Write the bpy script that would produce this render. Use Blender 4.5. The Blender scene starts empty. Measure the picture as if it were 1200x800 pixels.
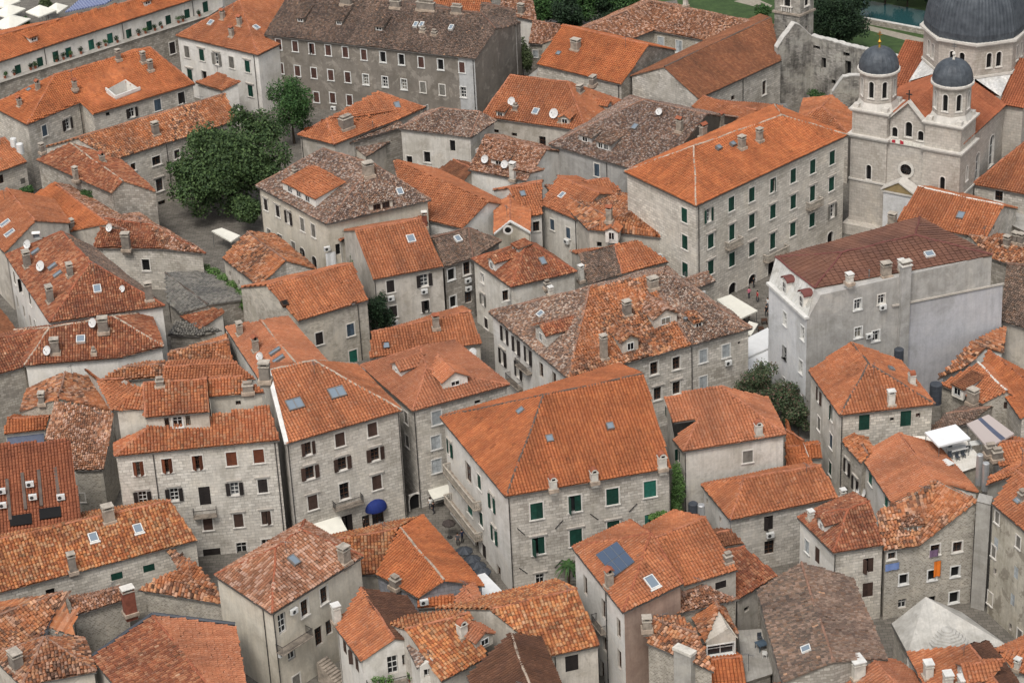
# Old town seen from the fortress hill: every building is solved from its outline in the photograph
DEBUG = 0
SKY, SUNE, EXPO = .125, 1.2, .42
import bpy, bmesh, math, random
import numpy as np
from mathutils import Vector, Matrix
random.seed(7); rng = np.random.default_rng(7)
S = bpy.context.scene
COL = S.collection
V = Vector
# ---------------------------------------------------------------- camera (solved from the photo's vanishing points)
CAM_H, TH, ROLL, F = 150.0, math.radians(28), math.radians(-2.75), 2800.0
_f = V((0, math.cos(TH), -math.sin(TH))); _r = V((1, 0, 0)); _u = _r.cross(_f)
_R = math.cos(ROLL)*_r + math.sin(ROLL)*_u; _U = -math.sin(ROLL)*_r + math.cos(ROLL)*_u
CAMP = V((0, 0, CAM_H))
def ray(px, py): return _f + _R*((px-600)/F) - _U*((py-400)/F)
def P(px, py, z):
    d = ray(px, py); return CAMP + d*((z-CAM_H)/d.z)
def proj(p):
    v = V(p)-CAMP; w = v.dot(_f); return (600+F*v.dot(_R)/w, 400-F*v.dot(_U)/w)
cam = bpy.data.cameras.new('camera'); camo = bpy.data.objects.new('camera', cam); COL.objects.link(camo)
cam.sensor_width = 36; cam.lens = F/1200*36; cam.clip_start = 5; cam.clip_end = 6000
M = Matrix((_R, _U, -_f)).transposed().to_4x4(); M.translation = CAMP; camo.matrix_world = M
S.camera = camo
ZS = 1164/320.0
OX = dict(a=0, b=300, c=600, d=880); OY = {'0': 0, '1': 200, '2': 400, '3': 580}
def org(o): return (OX[o[0]], OY[o[1]]) if isinstance(o, str) else o
def pix(o, x, y): o = org(o); return (o[0]+x/ZS, o[1]+y/ZS)

# ---------------------------------------------------------------- materials
MATS = {}
def newmat(name):
    m = bpy.data.materials.new(name); m.use_nodes = True
    nt = m.node_tree; b = nt.nodes['Principled BSDF']; b.inputs['Roughness'].default_value = .85
    b.inputs['Specular IOR Level'].default_value = .3
    MATS[name] = m
    return m, nt, b
def N(nt, t, **kw):
    n = nt.nodes.new(t)
    for k, v in kw.items():
        if k.startswith('i_'):
            n.inputs[k[2:].replace('_', ' ')].default_value = v
        else: setattr(n, k, v)
    return n
def L(nt, a, b): nt.links.new(a, b)
def ramp(nt, stops, interp='LINEAR'):
    r = N(nt, 'ShaderNodeValToRGB'); cr = r.color_ramp; cr.interpolation = interp
    while len(cr.elements) < len(stops): cr.elements.new(.5)
    for e, (p, c) in zip(cr.elements, stops):
        e.position = p; e.color = (*c, 1) if len(c) == 3 else c
    return r
def mix(nt, a, b, fac, mode='MIX'):
    m = N(nt, 'ShaderNodeMix', data_type='RGBA', blend_type=mode)
    for sock, v in ((m.inputs[6], a), (m.inputs[7], b), (m.inputs[0], fac)):
        if hasattr(v, 'is_linked'): L(nt, v, sock)
        elif isinstance(v, (int, float)): sock.default_value = v
        else: sock.default_value = (*v, 1)
    return m.outputs[2]
def srgb(r, g, b):
    f = lambda c: (c/12.92 if c <= .04045 else ((c+.055)/1.055)**2.4)
    return tuple(f(x/255) for x in (r, g, b))
def G(v): return (v, v, v)
def noise(nt, scale, detail=3, rough=.6, coord=None, dist=0):
    n = N(nt, 'ShaderNodeTexNoise'); n.inputs['Scale'].default_value = scale; n.inputs['Detail'].default_value = detail
    n.inputs['Roughness'].default_value = rough; n.inputs['Distortion'].default_value = dist
    if coord is not None: L(nt, coord, n.inputs['Vector'])
    return n.outputs['Fac']
def geo_pos(nt): return N(nt, 'ShaderNodeNewGeometry').outputs['Position']

def plain(name, col, rough=.8, var=.12, metal=0, spec=.3):
    m, nt, b = newmat(name)
    p = geo_pos(nt); n = noise(nt, 1.3, 4, .65, p)
    r = ramp(nt, [(.3, tuple(c*(1-var*1.6) for c in col)), (.7, tuple(min(1, c*(1+var)) for c in col))]); L(nt, n, r.inputs[0])
    L(nt, r.outputs[0], b.inputs['Base Color']); b.inputs['Roughness'].default_value = rough
    b.inputs['Metallic'].default_value = metal; b.inputs['Specular IOR Level'].default_value = spec
    return m

RSAT, RVAL = .85, .99
def rtone(c):
    g = .3*c[0]+.55*c[1]+.15*c[2]; f = min(1, max(0, (c[0]/max(c[1], 1e-4)-1.6)/1.2)); return tuple((g+(x-g)*RSAT)*RVAL*(1+(k-1)*f) for x, k in zip(c, (1.0, 1.14, .84)))
def roofmat(name, tiles, spread=1.0, dirt=None, dirt_amt=.3, dirt_scale=.35, lichen=None, lich_amt=0., streak=.2, patch=None, patch_amt=0., odd=.016):
    """tiles: colours picked per tile; UV is in tile units (column,row)"""
    m, nt, b = newmat('roof_'+name)
    tiles = [rtone(c) for c in tiles]; patch = rtone(patch) if patch else None
    uv = N(nt, 'ShaderNodeUVMap').outputs[0]
    fl = N(nt, 'ShaderNodeVectorMath', operation='FLOOR'); L(nt, uv, fl.inputs[0])
    oi = N(nt, 'ShaderNodeObjectInfo'); 
    ad = N(nt, 'ShaderNodeVectorMath', operation='ADD'); L(nt, fl.outputs[0], ad.inputs[0])
    cb = N(nt, 'ShaderNodeCombineXYZ'); L(nt, oi.outputs['Random'], cb.inputs[2]); L(nt, cb.outputs[0], ad.inputs[1])
    wn = N(nt, 'ShaderNodeTexWhiteNoise', noise_dimensions='3D'); L(nt, ad.outputs[0], wn.inputs['Vector'])
    k = len(tiles); dk = tuple(x*.42 for x in tiles[-1]); lt = rtone(srgb(206, 150, 118))
    r = ramp(nt, [(i/k*(1-odd), c) for i, c in enumerate(tiles)]+([(1-odd, dk), (1-odd*.45, lt)] if odd else []), 'CONSTANT'); L(nt, wn.outputs['Value'], r.inputs[0])
    mean = tuple(sum(c[i] for c in tiles)/k for i in range(3))
    col = mix(nt, mean, r.outputs[0], spread)
    p = geo_pos(nt)
    # patches of replaced tiles
    if patch:
        n = noise(nt, .16, 2, .5, p); rr = ramp(nt, [(.5-.02, G(0)), (.5+.06, G(1))]); L(nt, n, rr.inputs[0])
        rm = N(nt, 'ShaderNodeMath', operation='MULTIPLY'); L(nt, rr.outputs[0], rm.inputs[0]); rm.inputs[1].default_value = patch_amt
        col = mix(nt, col, patch, rm.outputs[0])
    # every roof has its own age
    ro = ramp(nt, [(0, (.78, .80, .84)), (.3, (.96, .98, 1.0)), (.55, (1.06, 1.04, 1.0)), (.8, (.90, .92, .95)), (1, (1.10, 1.10, 1.08))]); L(nt, oi.outputs['Random'], ro.inputs[0]); col = mix(nt, col, ro.outputs[0], .8, 'MULTIPLY')
    # broad tone variation
    n = noise(nt, .22, 4, .6, p); rr = ramp(nt, [(.30, (.72, .74, .78)), (.5, G(.98)), (.70, (1.2, 1.18, 1.16))]); L(nt, n, rr.inputs[0])
    col = mix(nt, col, rr.outputs[0], .85, 'MULTIPLY')
    # soot and algae running down from the ridge in long uneven tongues
    sm2 = N(nt, 'ShaderNodeMapping'); sm2.inputs['Scale'].default_value = (.16, .022, 1); L(nt, ad.outputs[0], sm2.inputs[0])
    n = noise(nt, 1.0, 4, .65, sm2.outputs[0], .5); rr = ramp(nt, [(.50, G(1.0)), (.66, (.66, .68, .72))]); L(nt, n, rr.inputs[0]); col = mix(nt, col, rr.outputs[0], .6, 'MULTIPLY')
    # weather streaks stretched down the slope (V)
    sm = N(nt, 'ShaderNodeMapping'); sm.inputs['Scale'].default_value = (.55, .045, 1); L(nt, ad.outputs[0], sm.inputs[0])
    n = noise(nt, 1.0, 3, .6, sm.outputs[0]); rr = ramp(nt, [(.35, G(.74)), (.65, G(1.14))]); L(nt, n, rr.inputs[0])
    col = mix(nt, col, rr.outputs[0], streak, 'MULTIPLY')
    n = noise(nt, 7., 3, .7, p); rr = ramp(nt, [(.3, G(.80)), (.7, G(1.18))]); L(nt, n, rr.inputs[0]); col = mix(nt, col, rr.outputs[0], .7, 'MULTIPLY')
    if dirt:
        n = noise(nt, dirt_scale, 6, .72, p, .6); rr = ramp(nt, [(.47, G(0)), (.68, G(1))]); L(nt, n, rr.inputs[0])
        rm = N(nt, 'ShaderNodeMath', operation='MULTIPLY'); L(nt, rr.outputs[0], rm.inputs[0]); rm.inputs[1].default_value = dirt_amt
        col = mix(nt, col, dirt, rm.outputs[0])
    if lichen:
        n = noise(nt, 2.2, 3, .7, p); rr = ramp(nt, [(.56, G(0)), (.64, G(1))]); L(nt, n, rr.inputs[0])
        rm = N(nt, 'ShaderNodeMath', operation='MULTIPLY'); L(nt, rr.outputs[0], rm.inputs[0]); rm.inputs[1].default_value = lich_amt
        col = mix(nt, col, lichen, rm.outputs[0])
    L(nt, col, b.inputs['Base Color']); b.inputs['Roughness'].default_value = .9
    return m

def vary(nt, col):
    """every building has its own tone of stone or render, with broad damp and repaired patches"""
    oi = N(nt, 'ShaderNodeObjectInfo'); r = ramp(nt, [(0, (.88, .87, .86)), (.35, (1.0, .985, .965)), (.7, (.95, .95, .955)), (1, (1.10, 1.08, 1.04))]); L(nt, oi.outputs['Random'], r.inputs[0])
    col = mix(nt, col, r.outputs[0], .9, 'MULTIPLY')
    p = geo_pos(nt); n = noise(nt, .17, 5, .7, p, .8); rr = ramp(nt, [(.36, (.78, .77, .74)), (.5, G(1.0)), (.66, (1.10, 1.08, 1.04))]); L(nt, n, rr.inputs[0])
    return mix(nt, col, rr.outputs[0], .85, 'MULTIPLY')
def stonemat(name, c1, c2, mortar, bw=.55, bh=.28, stain=.5, stain_col=(.10, .095, .085), rough_amt=.5, patch=None, patch_amt=0., mort=.02):
    m, nt, b = newmat('wall_'+name)
    uv = N(nt, 'ShaderNodeUVMap').outputs[0]
    p = geo_pos(nt)
    # bend the courses a little so that no two rows are alike
    dn = N(nt, 'ShaderNodeTexNoise'); dn.inputs['Scale'].default_value = .8; L(nt, uv, dn.inputs['Vector'])
    md = N(nt, 'ShaderNodeVectorMath', operation='MULTIPLY_ADD'); L(nt, dn.outputs['Color'], md.inputs[0]); md.inputs[1].default_value = (.35*rough_amt, .22*rough_amt, 0); L(nt, uv, md.inputs[2])
    br = N(nt, 'ShaderNodeTexBrick'); L(nt, md.outputs[0], br.inputs['Vector'])
    br.inputs['Color1'].default_value = (*c1, 1); br.inputs['Color2'].default_value = (*c2, 1); br.inputs['Mortar'].default_value = (*mortar, 1)
    br.inputs['Scale'].default_value = 1; br.inputs['Brick Width'].default_value = bw; br.inputs['Row Height'].default_value = bh
    br.inputs['Mortar Size'].default_value = mort; br.inputs['Mortar Smooth'].default_value = .3; br.inputs['Bias'].default_value = 0
    col = br.outputs['Color']
    n = noise(nt, 2.6, 5, .7, p); rr = ramp(nt, [(.25, G(.72)), (.75, G(1.22))]); L(nt, n, rr.inputs[0])
    col = mix(nt, col, rr.outputs[0], .75, 'MULTIPLY')
    if patch:
        n = noise(nt, .32, 5, .65, p, .4); rr = ramp(nt, [(.50, G(0)), (.56, G(1))]); L(nt, n, rr.inputs[0])
        rm = N(nt, 'ShaderNodeMath', operation='MULTIPLY'); L(nt, rr.outputs[0], rm.inputs[0]); rm.inputs[1].default_value = patch_amt
        col = mix(nt, col, patch, rm.outputs[0])
    # rain streaks and grime
    sm = N(nt, 'ShaderNodeMapping'); sm.inputs['Scale'].default_value = (1.1, .14, 1); L(nt, uv, sm.inputs[0])
    n = noise(nt, 1.0, 5, .7, sm.outputs[0]); n2 = noise(nt, .28, 4, .65, p)
    mm = N(nt, 'ShaderNodeMath', operation='MULTIPLY'); L(nt, n, mm.inputs[0]); L(nt, n2, mm.inputs[1])
    rr = ramp(nt, [(.23, G(0)), (.40, G(1))]); L(nt, mm.outputs[0], rr.inputs[0])
    rm = N(nt, 'ShaderNodeMath', operation='MULTIPLY'); L(nt, rr.outputs[0], rm.inputs[0]); rm.inputs[1].default_value = stain
    col = mix(nt, col, stain_col, rm.outputs[0])
    col = vary(nt, col); L(nt, col, b.inputs['Base Color']); b.inputs['Roughness'].default_value = .92
    bp = N(nt, 'ShaderNodeBump'); bp.inputs['Strength'].default_value = .5; bp.inputs['Distance'].default_value = .04
    hh = mix(nt, G(.0), G(1.), br.outputs['Fac']); h2 = mix(nt, hh, noise(nt, 5, 4, .7, p), .5)
    inv = N(nt, 'ShaderNodeInvert'); L(nt, h2, inv.inputs['Color']); L(nt, inv.outputs[0], bp.inputs['Height'])
    L(nt, bp.outputs[0], b.inputs['Normal'])
    return m

def plastermat(name, c, c2, stain=.4, stain_col=(.16, .15, .135), scale=.5, flake=None, flake_amt=0.):
    m, nt, b = newmat('wall_'+name)
    uv = N(nt, 'ShaderNodeUVMap').outputs[0]; p = geo_pos(nt)
    n = noise(nt, scale, 6, .65, p, .3); rr = ramp(nt, [(.35, c), (.65, c2)]); L(nt, n, rr.inputs[0]); col = rr.outputs[0]
    n = noise(nt, 4, 5, .7, p); rr = ramp(nt, [(.25, G(.82)), (.75, G(1.12))]); L(nt, n, rr.inputs[0])
    col = mix(nt, col, rr.outputs[0], .7, 'MULTIPLY')
    if flake:
        n = noise(nt, .45, 6, .7, p, .5); rr = ramp(nt, [(.545, G(0)), (.575, G(1))]); L(nt, n, rr.inputs[0])
        rm = N(nt, 'ShaderNodeMath', operation='MULTIPLY'); L(nt, rr.outputs[0], rm.inputs[0]); rm.inputs[1].default_value = flake_amt
        col = mix(nt, col, flake, rm.outputs[0])
    sm = N(nt, 'ShaderNodeMapping'); sm.inputs['Scale'].default_value = (1.6, .12, 1); L(nt, uv, sm.inputs[0])
    n = noise(nt, 1.0, 5, .7, sm.outputs[0]); rr = ramp(nt, [(.46, G(0)), (.72, G(1))]); L(nt, n, rr.inputs[0])
    rm = N(nt, 'ShaderNodeMath', operation='MULTIPLY'); L(nt, rr.outputs[0], rm.inputs[0]); rm.inputs[1].default_value = stain
    col = mix(nt, col, stain_col, rm.outputs[0])
    col = vary(nt, col); L(nt, col, b.inputs['Base Color'])
    bp = N(nt, 'ShaderNodeBump'); bp.inputs['Strength'].default_value = .35; bp.inputs['Distance'].default_value = .03
    L(nt, noise(nt, 3, 5, .7, p), bp.inputs['Height']); L(nt, bp.outputs[0], b.inputs['Normal'])
    return m

def shuttermat(name, col):
    m, nt, b = newmat(name)
    tc = N(nt, 'ShaderNodeTexCoord').outputs['Object']
    w = N(nt, 'ShaderNodeTexWave', wave_type='BANDS', bands_direction='Z'); w.inputs['Scale'].default_value = 3.2; L(nt, tc, w.inputs['Vector'])
    p = geo_pos(nt); n = noise(nt, 1.7, 4, .7, p); rr = ramp(nt, [(.3, tuple(c*.7 for c in col)), (.7, tuple(c*1.25 for c in col))]); L(nt, n, rr.inputs[0])
    oi = N(nt, 'ShaderNodeObjectInfo'); r2 = ramp(nt, [(0, G(.7)), (1, G(1.3))]); L(nt, oi.outputs['Random'], r2.inputs[0])
    L(nt, mix(nt, rr.outputs[0], r2.outputs[0], .8, 'MULTIPLY'), b.inputs['Base Color']); b.inputs['Roughness'].default_value = .6
    bp = N(nt, 'ShaderNodeBump'); bp.inputs['Strength'].default_value = .6; bp.inputs['Distance'].default_value = .03
    L(nt, w.outputs['Fac'], bp.inputs['Height']); L(nt, bp.outputs[0], b.inputs['Normal'])
    return m

def build_materials():
    s = srgb
    # roofs
    roofmat('orange', [s(188,93,52), s(200,105,62), s(178,84,48), s(192,101,66), s(168,82,52)], .5, s(120,72,52), .30, .5, s(176,140,110), .12, .35, odd=0.008)
    roofmat('terracotta', [s(188,100,68), s(178,92,62), s(198,112,80), s(168,86,60)], .5, s(120,78,62), .30, .4, s(190,160,138), .22, .4, odd=0.012)
    roofmat('salmon', [s(190,106,80), s(184,98,72), s(196,114,90), s(178,94,70)], .5, s(134,90,74), .28, .4, s(200,170,150), .18, .3, odd=0.006)
    roofmat('red', [s(160,82,58), s(146,72,54), s(172,94,70), s(134,68,52), s(178,108,86)], .9, s(96,66,56), .45, .45, s(176,150,130), .28, .45, odd=0.03)
    roofmat('mottled', [s(128,90,74), s(180,152,134), s(104,82,72), s(156,104,84), s(194,172,154), s(138,108,92), s(96,78,70), s(166,120,100)], .8, s(92,78,70), .4, .5, s(178,166,150), .35, .3)
    roofmat('pinkold', [s(164,98,78), s(186,130,108), s(140,82,66), s(196,150,130), s(154,90,70), s(120,78,66)], .95, s(104,78,68), .4, .45, s(192,170,150), .35, .4, odd=0.03)
    roofmat('weather', [s(168,92,64), s(190,120,92), s(142,80,62), s(196,140,116), s(178,100,70), s(112,74,62)], .95, s(100,74,62), .45, .4, s(184,160,140), .3, .45, s(190,98,58), .55, odd=0.05)
    roofmat('brown', [s(122,100,84), s(138,110,92), s(106,88,76), s(150,122,104), s(96,82,72), s(128,96,78)], .9, s(84,72,64), .4, .4, s(150,140,124), .25, .35)
    roofmat('tan', [s(134,108,92), s(120,96,82), s(150,124,106), s(108,88,76), s(126,92,76)], .85, s(90,78,68), .45, .5, s(160,148,130), .25, .35)
    roofmat('rust', [s(150,84,62), s(138,74,56), s(160,94,72), s(128,72,56)], .7, s(100,68,56), .35, .4, s(160,130,110), .12, .5, odd=0)
    roofmat('darkred', [s(104,62,52), s(96,56,48), s(112,70,60), s(88,54,46)], .6, s(78,56,50), .4, .5, None, 0, .5, odd=0.004)
    roofmat('slate', [s(112,108,102), s(128,124,116), s(98,95,90), s(136,130,120)], .8, s(84,80,74), .4, .5, s(142,138,120), .3, .4, odd=0)
    roofmat('whitestone', [s(222,218,210), s(210,206,198), s(228,224,216), s(200,196,188)], .7, s(120,116,108), .35, .5, s(140,136,124), .25, .3, odd=0)
    # walls
    st = stonemat
    st('stone', s(220,213,202), s(180,173,162), s(158,151,141), .72, .36, mort=.03, stain=.38, stain_col=s(136,129,119), patch=s(212,205,193), patch_amt=.5)
    st('ashlar', s(224,218,207), s(196,189,178), s(166,159,148), .8, .38, mort=.028, stain=.32, stain_col=s(150,143,132), rough_amt=.25, patch=s(222,215,203), patch_amt=.4)
    st('darkstone', s(188,181,170), s(146,139,129), s(140,133,123), .65, .34, mort=.03, stain=.5, stain_col=s(106,101,94))
    st('rubble', s(192,184,170), s(146,138,126), s(196,189,176), .34, .2, stain=.4, stain_col=s(112,106,97), rough_amt=1.4, mort=.03)
    st('church', s(198,191,181), s(182,174,164), s(160,153,144), .8, .40, stain=.22, stain_col=s(150,144,134), rough_amt=.1)
    st('ruin', s(176,171,163), s(132,128,121), s(146,141,133), .5, .25, stain=.9, stain_col=s(64,62,60), rough_amt=1.2, patch=s(178,174,164), patch_amt=.75)
    st('patchy', s(204,196,182), s(172,164,151), s(186,178,165), .4, .22, stain=.45, stain_col=s(116,110,100), rough_amt=1.2, patch=s(206,198,184), patch_amt=.7)
    pl = plastermat
    pl('white', s(234,230,223), s(220,215,206), .28, s(166,160,150))
    pl('cream', s(222,214,198), s(206,197,180), .35, s(150,140,126))
    pl('plaster', s(212,204,192), s(190,182,170), .4, s(136,128,118), flake=s(172,163,150), flake_amt=.6)
    pl('paleplaster', s(222,217,208), s(204,198,187), .4, s(144,137,127), flake=s(182,174,162), flake_amt=.5)
    pl('grey', s(184,181,176), s(162,159,154), .4, s(124,121,116), flake=s(196,192,186), flake_amt=.4)
    pl('greyweather', s(140,132,122), s(124,117,108), .4, s(104,98,90), flake=s(172,164,153), flake_amt=.5)
    pl('blue', s(204,208,216), s(170,175,186), .3, s(136,136,138))
    pl('lightblue', s(224,224,224), s(208,208,208), .25, s(160,160,160))
    pl('pinkwall', s(178,154,138), s(158,134,120), .3, s(90,66,60))
    pl('concrete', s(178,174,166), s(154,150,143), .45, s(118,114,108))
    # details
    plain('eave', s(112,104,94)); plain('mortar', s(176,158,140), var=.3); plain('capred', s(156,92,66), var=.25); plain('capmid', s(146,112,94), var=.3); plain('captile', s(172,112,84), var=.3); plain('capbrown', s(120,92,78), var=.2); plain('capdark', s(96,84,76), var=.2)
    plain('trim', s(216,210,200)); plain('trimwhite', s(214,211,204)); plain('hood', s(184,176,165))
    plain('gutter', s(84,80,76), .5); plain('pipe', s(74,71,68), .5); plain('iron', s(52,50,50), .5); plain('metal', s(150,152,152), .35, .08, .8)
    plain('steel', s(190,190,188), .35, .08, .5); plain('acwhite', s(214,213,208), .5); plain('acdark', s(60,60,60), .5)
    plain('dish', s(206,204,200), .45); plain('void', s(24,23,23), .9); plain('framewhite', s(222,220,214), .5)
    plain('framebrown', s(78,54,40), .6); plain('wood', s(104,78,58), .7); plain('chimstone', s(158,146,132), var=.3); plain('chimcap', s(176,166,152), var=.25); plain('chimwhite', s(204,198,186), var=.2)
    plain('chimdark', s(132,123,113), var=.25); plain('brickred', s(132,78,62), var=.25); plain('copperlead', s(150,150,146), .6); plain('skyframe', s(120,116,112), .5)
    plain('whiteframe', s(220,218,212), .5); plain('canvas', s(226,222,208), .8, .05); plain('canvasgrey', s(150,140,136), .8); plain('bluecloth', s(34,50,112), .8)
    plain('slatecloth', s(90,96,112), .8); plain('leather', s(70, 62, 58))
    plain('graphite', s(66,70,76), .55)
    m, nt, b = newmat('glass'); oi = N(nt, 'ShaderNodeObjectInfo'); rg = ramp(nt, [(0, s(28,29,31)), (.55, s(40,42,44)), (.75, s(74,76,78)), (.9, s(120,116,106))], 'CONSTANT'); L(nt, oi.outputs['Random'], rg.inputs[0]); L(nt, rg.outputs[0], b.inputs['Base Color']); b.inputs['Roughness'].default_value = .12; b.inputs['Specular IOR Level'].default_value = .5  # lighter panes: sky reflection and curtains painted into the base colour
    m, nt, b = newmat('skyglass'); b.inputs['Base Color'].default_value = (*s(120,132,142), 1); b.inputs['Roughness'].default_value = .08; b.inputs['Specular IOR Level'].default_value = .9
    m, nt, b = newmat('solarglass'); b.inputs['Base Color'].default_value = (*s(70,84,104), 1); b.inputs['Roughness'].default_value = .12; b.inputs['Specular IOR Level'].default_value = .8
    m, nt, b = newmat('gold'); b.inputs['Base Color'].default_value = (*s(230,180,80), 1); b.inputs['Roughness'].default_value = .25; b.inputs['Metallic'].default_value = 1
    sh = shuttermat
    sh('sh_green', s(20,62,50)); sh('sh_bright', s(32,92,78)); sh('sh_brown', s(72,54,46)); sh('sh_wood', s(112,62,40)); sh('sh_dark', s(44,38,36)); sh('sh_grey', s(120,116,108)); sh('sh_red', s(84,58,50)); sh('sh_blue', s(70,84,96)); sh('sh_pale', s(176,180,180))
build_materials()

# ---------------------------------------------------------------- mesh builder
class MB:
    def __init__(s): s.v = []; s.f = []; s.m = []; s.uv = []; s.mats = []
    def mi(s, mat):
        mat = MATS[mat] if isinstance(mat, str) else mat
        if mat not in s.mats: s.mats.append(mat)
        return s.mats.index(mat)
    def poly(s, pts, mat, uv=None):
        k = len(s.v); s.v += [tuple(p) for p in pts]; s.f.append(tuple(range(k, k+len(pts)))); s.m.append(s.mi(mat))
        s.uv.append(uv if uv else [(p[0], p[2]) for p in pts])
    def box(s, c, sx, sy, sz, mat, ax=None, bottom=True):
        """c centre of the base; ax = (x axis, y axis)"""
        X, Y = ax if ax else (V((1, 0, 0)), V((0, 1, 0))); Z = V((0, 0, 1)); c = V(c)
        q = [c+X*(a*sx/2)+Y*(b*sy/2)+Z*h for h in (0, sz) for a, b in ((-1, -1), (1, -1), (1, 1), (-1, 1))]
        fs = [(0, 1, 5, 4), (1, 2, 6, 5), (2, 3, 7, 6), (3, 0, 4, 7), (4, 5, 6, 7)]+([(3, 2, 1, 0)] if bottom else [])
        for n, f in enumerate(fs):
            w = (sx, sy, sx, sy, sx, sx)[n]; hh = sz if n < 4 else sy
            s.poly([q[i] for i in f], mat, [(0, 0), (w, 0), (w, hh), (0, hh)])
    def prism(s, q, h, mat):
        """q: list of base points (ccw), h vector"""
        t = [p+h for p in q]; n = len(q)
        for i in range(n):
            j = (i+1) % n; w = (q[j]-q[i]).length; l = h.length
            s.poly([q[i], q[j], t[j], t[i]], mat, [(0, 0), (w, 0), (w, l), (0, l)])
        s.poly(t, mat); s.poly(q[::-1], mat)
    def tube(s, a, b, r, mat, n=6, r2=None, cap=True):
        a, b = V(a), V(b); d = (b-a)
        if d.length < 1e-6: return
        d.normalize(); x = d.orthogonal().normalized(); y = d.cross(x); r2 = r if r2 is None else r2
        A = [a+(x*math.cos(t)+y*math.sin(t))*r for t in [2*math.pi*i/n for i in range(n)]]
        B = [b+(x*math.cos(t)+y*math.sin(t))*r2 for t in [2*math.pi*i/n for i in range(n)]]
        for i in range(n): s.poly([A[i], A[(i+1) % n], B[(i+1) % n], B[i]], mat)
        if cap: s.poly(A[::-1], mat); s.poly(B, mat)
    def lathe(s, c, prof, mat, n=16, uvs=False):
        c = V(c); rings = [[c+V((r*math.cos(2*math.pi*i/n), r*math.sin(2*math.pi*i/n), z)) for i in range(n)] for r, z in prof]
        for a, b in zip(rings, rings[1:]):
            for i in range(n): s.poly([a[i], a[(i+1) % n], b[(i+1) % n], b[i]], mat)
    def mesh(s, name, off=None, smooth=False):
        me = bpy.data.meshes.new(name); o = V(off) if off is not None else V((0, 0, 0))
        me.from_pydata([(p[0]-o.x, p[1]-o.y, p[2]-o.z) for p in s.v], [], s.f)
        for m in s.mats: me.materials.append(m)
        me.polygons.foreach_set('material_index', s.m)
        ul = me.uv_layers.new(name='UVMap'); flat = [c for u in s.uv for p in u for c in p[:2]]; ul.data.foreach_set('uv', flat)
        if smooth: me.polygons.foreach_set('use_smooth', [True]*len(s.f))
        me.update(); return me
def link(name, me, parent=None, loc=None, rz=0):
    o = bpy.data.objects.new(name, me); COL.objects.link(o)
    if parent: o.parent = parent
    if loc is not None: o.location = loc
    if rz: o.rotation_euler = (0, 0, rz)
    return o
def tag(o, label, cat=None, group=None, kind=None):
    if label: o['label'] = label
    if cat: o['category'] = cat
    if group: o['group'] = group
    if kind: o['kind'] = kind
    return o
def thing(name, label, cat, loc, group=None, rz=0):
    o = link(name, None, None, loc, rz); o.empty_display_size = .5
    return tag(o, label, cat, group)

# ---------------------------------------------------------------- tiled roof surface
TU, TV = .37, .42
TSZ = dict(roof_mottled=(.25, .27), roof_brown=(.27, .34), roof_tan=(.29, .34), roof_pinkold=(.29, .36), roof_red=(.33, .44), roof_maroon=(.75, .5), roof_whitestone=(1.0, .34), roof_rust=(.30, .36))
def pip(u, v, poly):
    ins = np.zeros(u.shape, bool); n = len(poly); j = n-1
    for i in range(n):
        (xi, yi), (xj, yj) = poly[i], poly[j]
        if yi != yj:
            c = ((yi > v) != (yj > v)) & (u < (xj-xi)*(v-yi)/(yj-yi)+xi); ins ^= c
        j = i
    return ins
def face_frame(pts):
    n = V((0, 0, 0)); k = len(pts)
    for i in range(k):
        a, b = pts[i], pts[(i+1) % k]; n += a.cross(b)
    n.normalize()
    if n.z < 0: n = -n
    u = V((0, 0, 1)).cross(n)
    u = u.normalized() if u.length > 1e-4 else V((1, 0, 0))
    if n.z < .995:
        # run the courses along the lowest level edge (the eave)
        best = None
        for i in range(k):
            d = pts[(i+1) % k]-pts[i]
            if d.length > 1.5 and abs(d.z) < .03*d.length:
                sc = d.length/(1+max(0, pts[i].z-min(q.z for q in pts))*4)
                if best is None or sc > best[0]: best = (sc, d.normalized())
        if best and abs(best[1].dot(u)) > .8:
            u2 = best[1]; u2 = u2 if u2.dot(u) > 0 else -u2; n = (n-u2*n.dot(u2)).normalized(); u = u2
    return n, u, n.cross(u)
from mathutils.geometry import tessellate_polygon
def tris_of(pts): return [t for t in tessellate_polygon([list(pts)]) if len(set(t)) == 3]
def conform(pts, o, u, v, n):
    """function giving how far the real (possibly twisted) face lies above the plane at (a,b)"""
    q = [((p-o).dot(u), (p-o).dot(v), (p-o).dot(n)) for p in pts]
    if max(abs(t[2]) for t in q) < .01: return None
    T = []
    for t in tris_of(pts):
        (x0, y0, z0), (x1, y1, z1), (x2, y2, z2) = (q[i] for i in t); D = (y1-y2)*(x0-x2)+(x2-x1)*(y0-y2)
        if abs(D) > 1e-6: T.append((x0, y0, z0, x1, y1, z1, x2, y2, z2, D))
    def f(a, b):
        best = np.full(a.shape, -1e9); out = np.zeros(a.shape)
        for x0, y0, z0, x1, y1, z1, x2, y2, z2, D in T:
            l0 = ((y1-y2)*(a-x2)+(x2-x1)*(b-y2))/D; l1 = ((y2-y0)*(a-x2)+(x0-x2)*(b-y2))/D; l2 = 1-l0-l1
            m_ = np.minimum(np.minimum(l0, l1), l2); k = m_ > best; best = np.where(k, m_, best); out = np.where(k, l0*z0+l1*z1+l2*z2, out)
        return out
    return f
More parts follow.
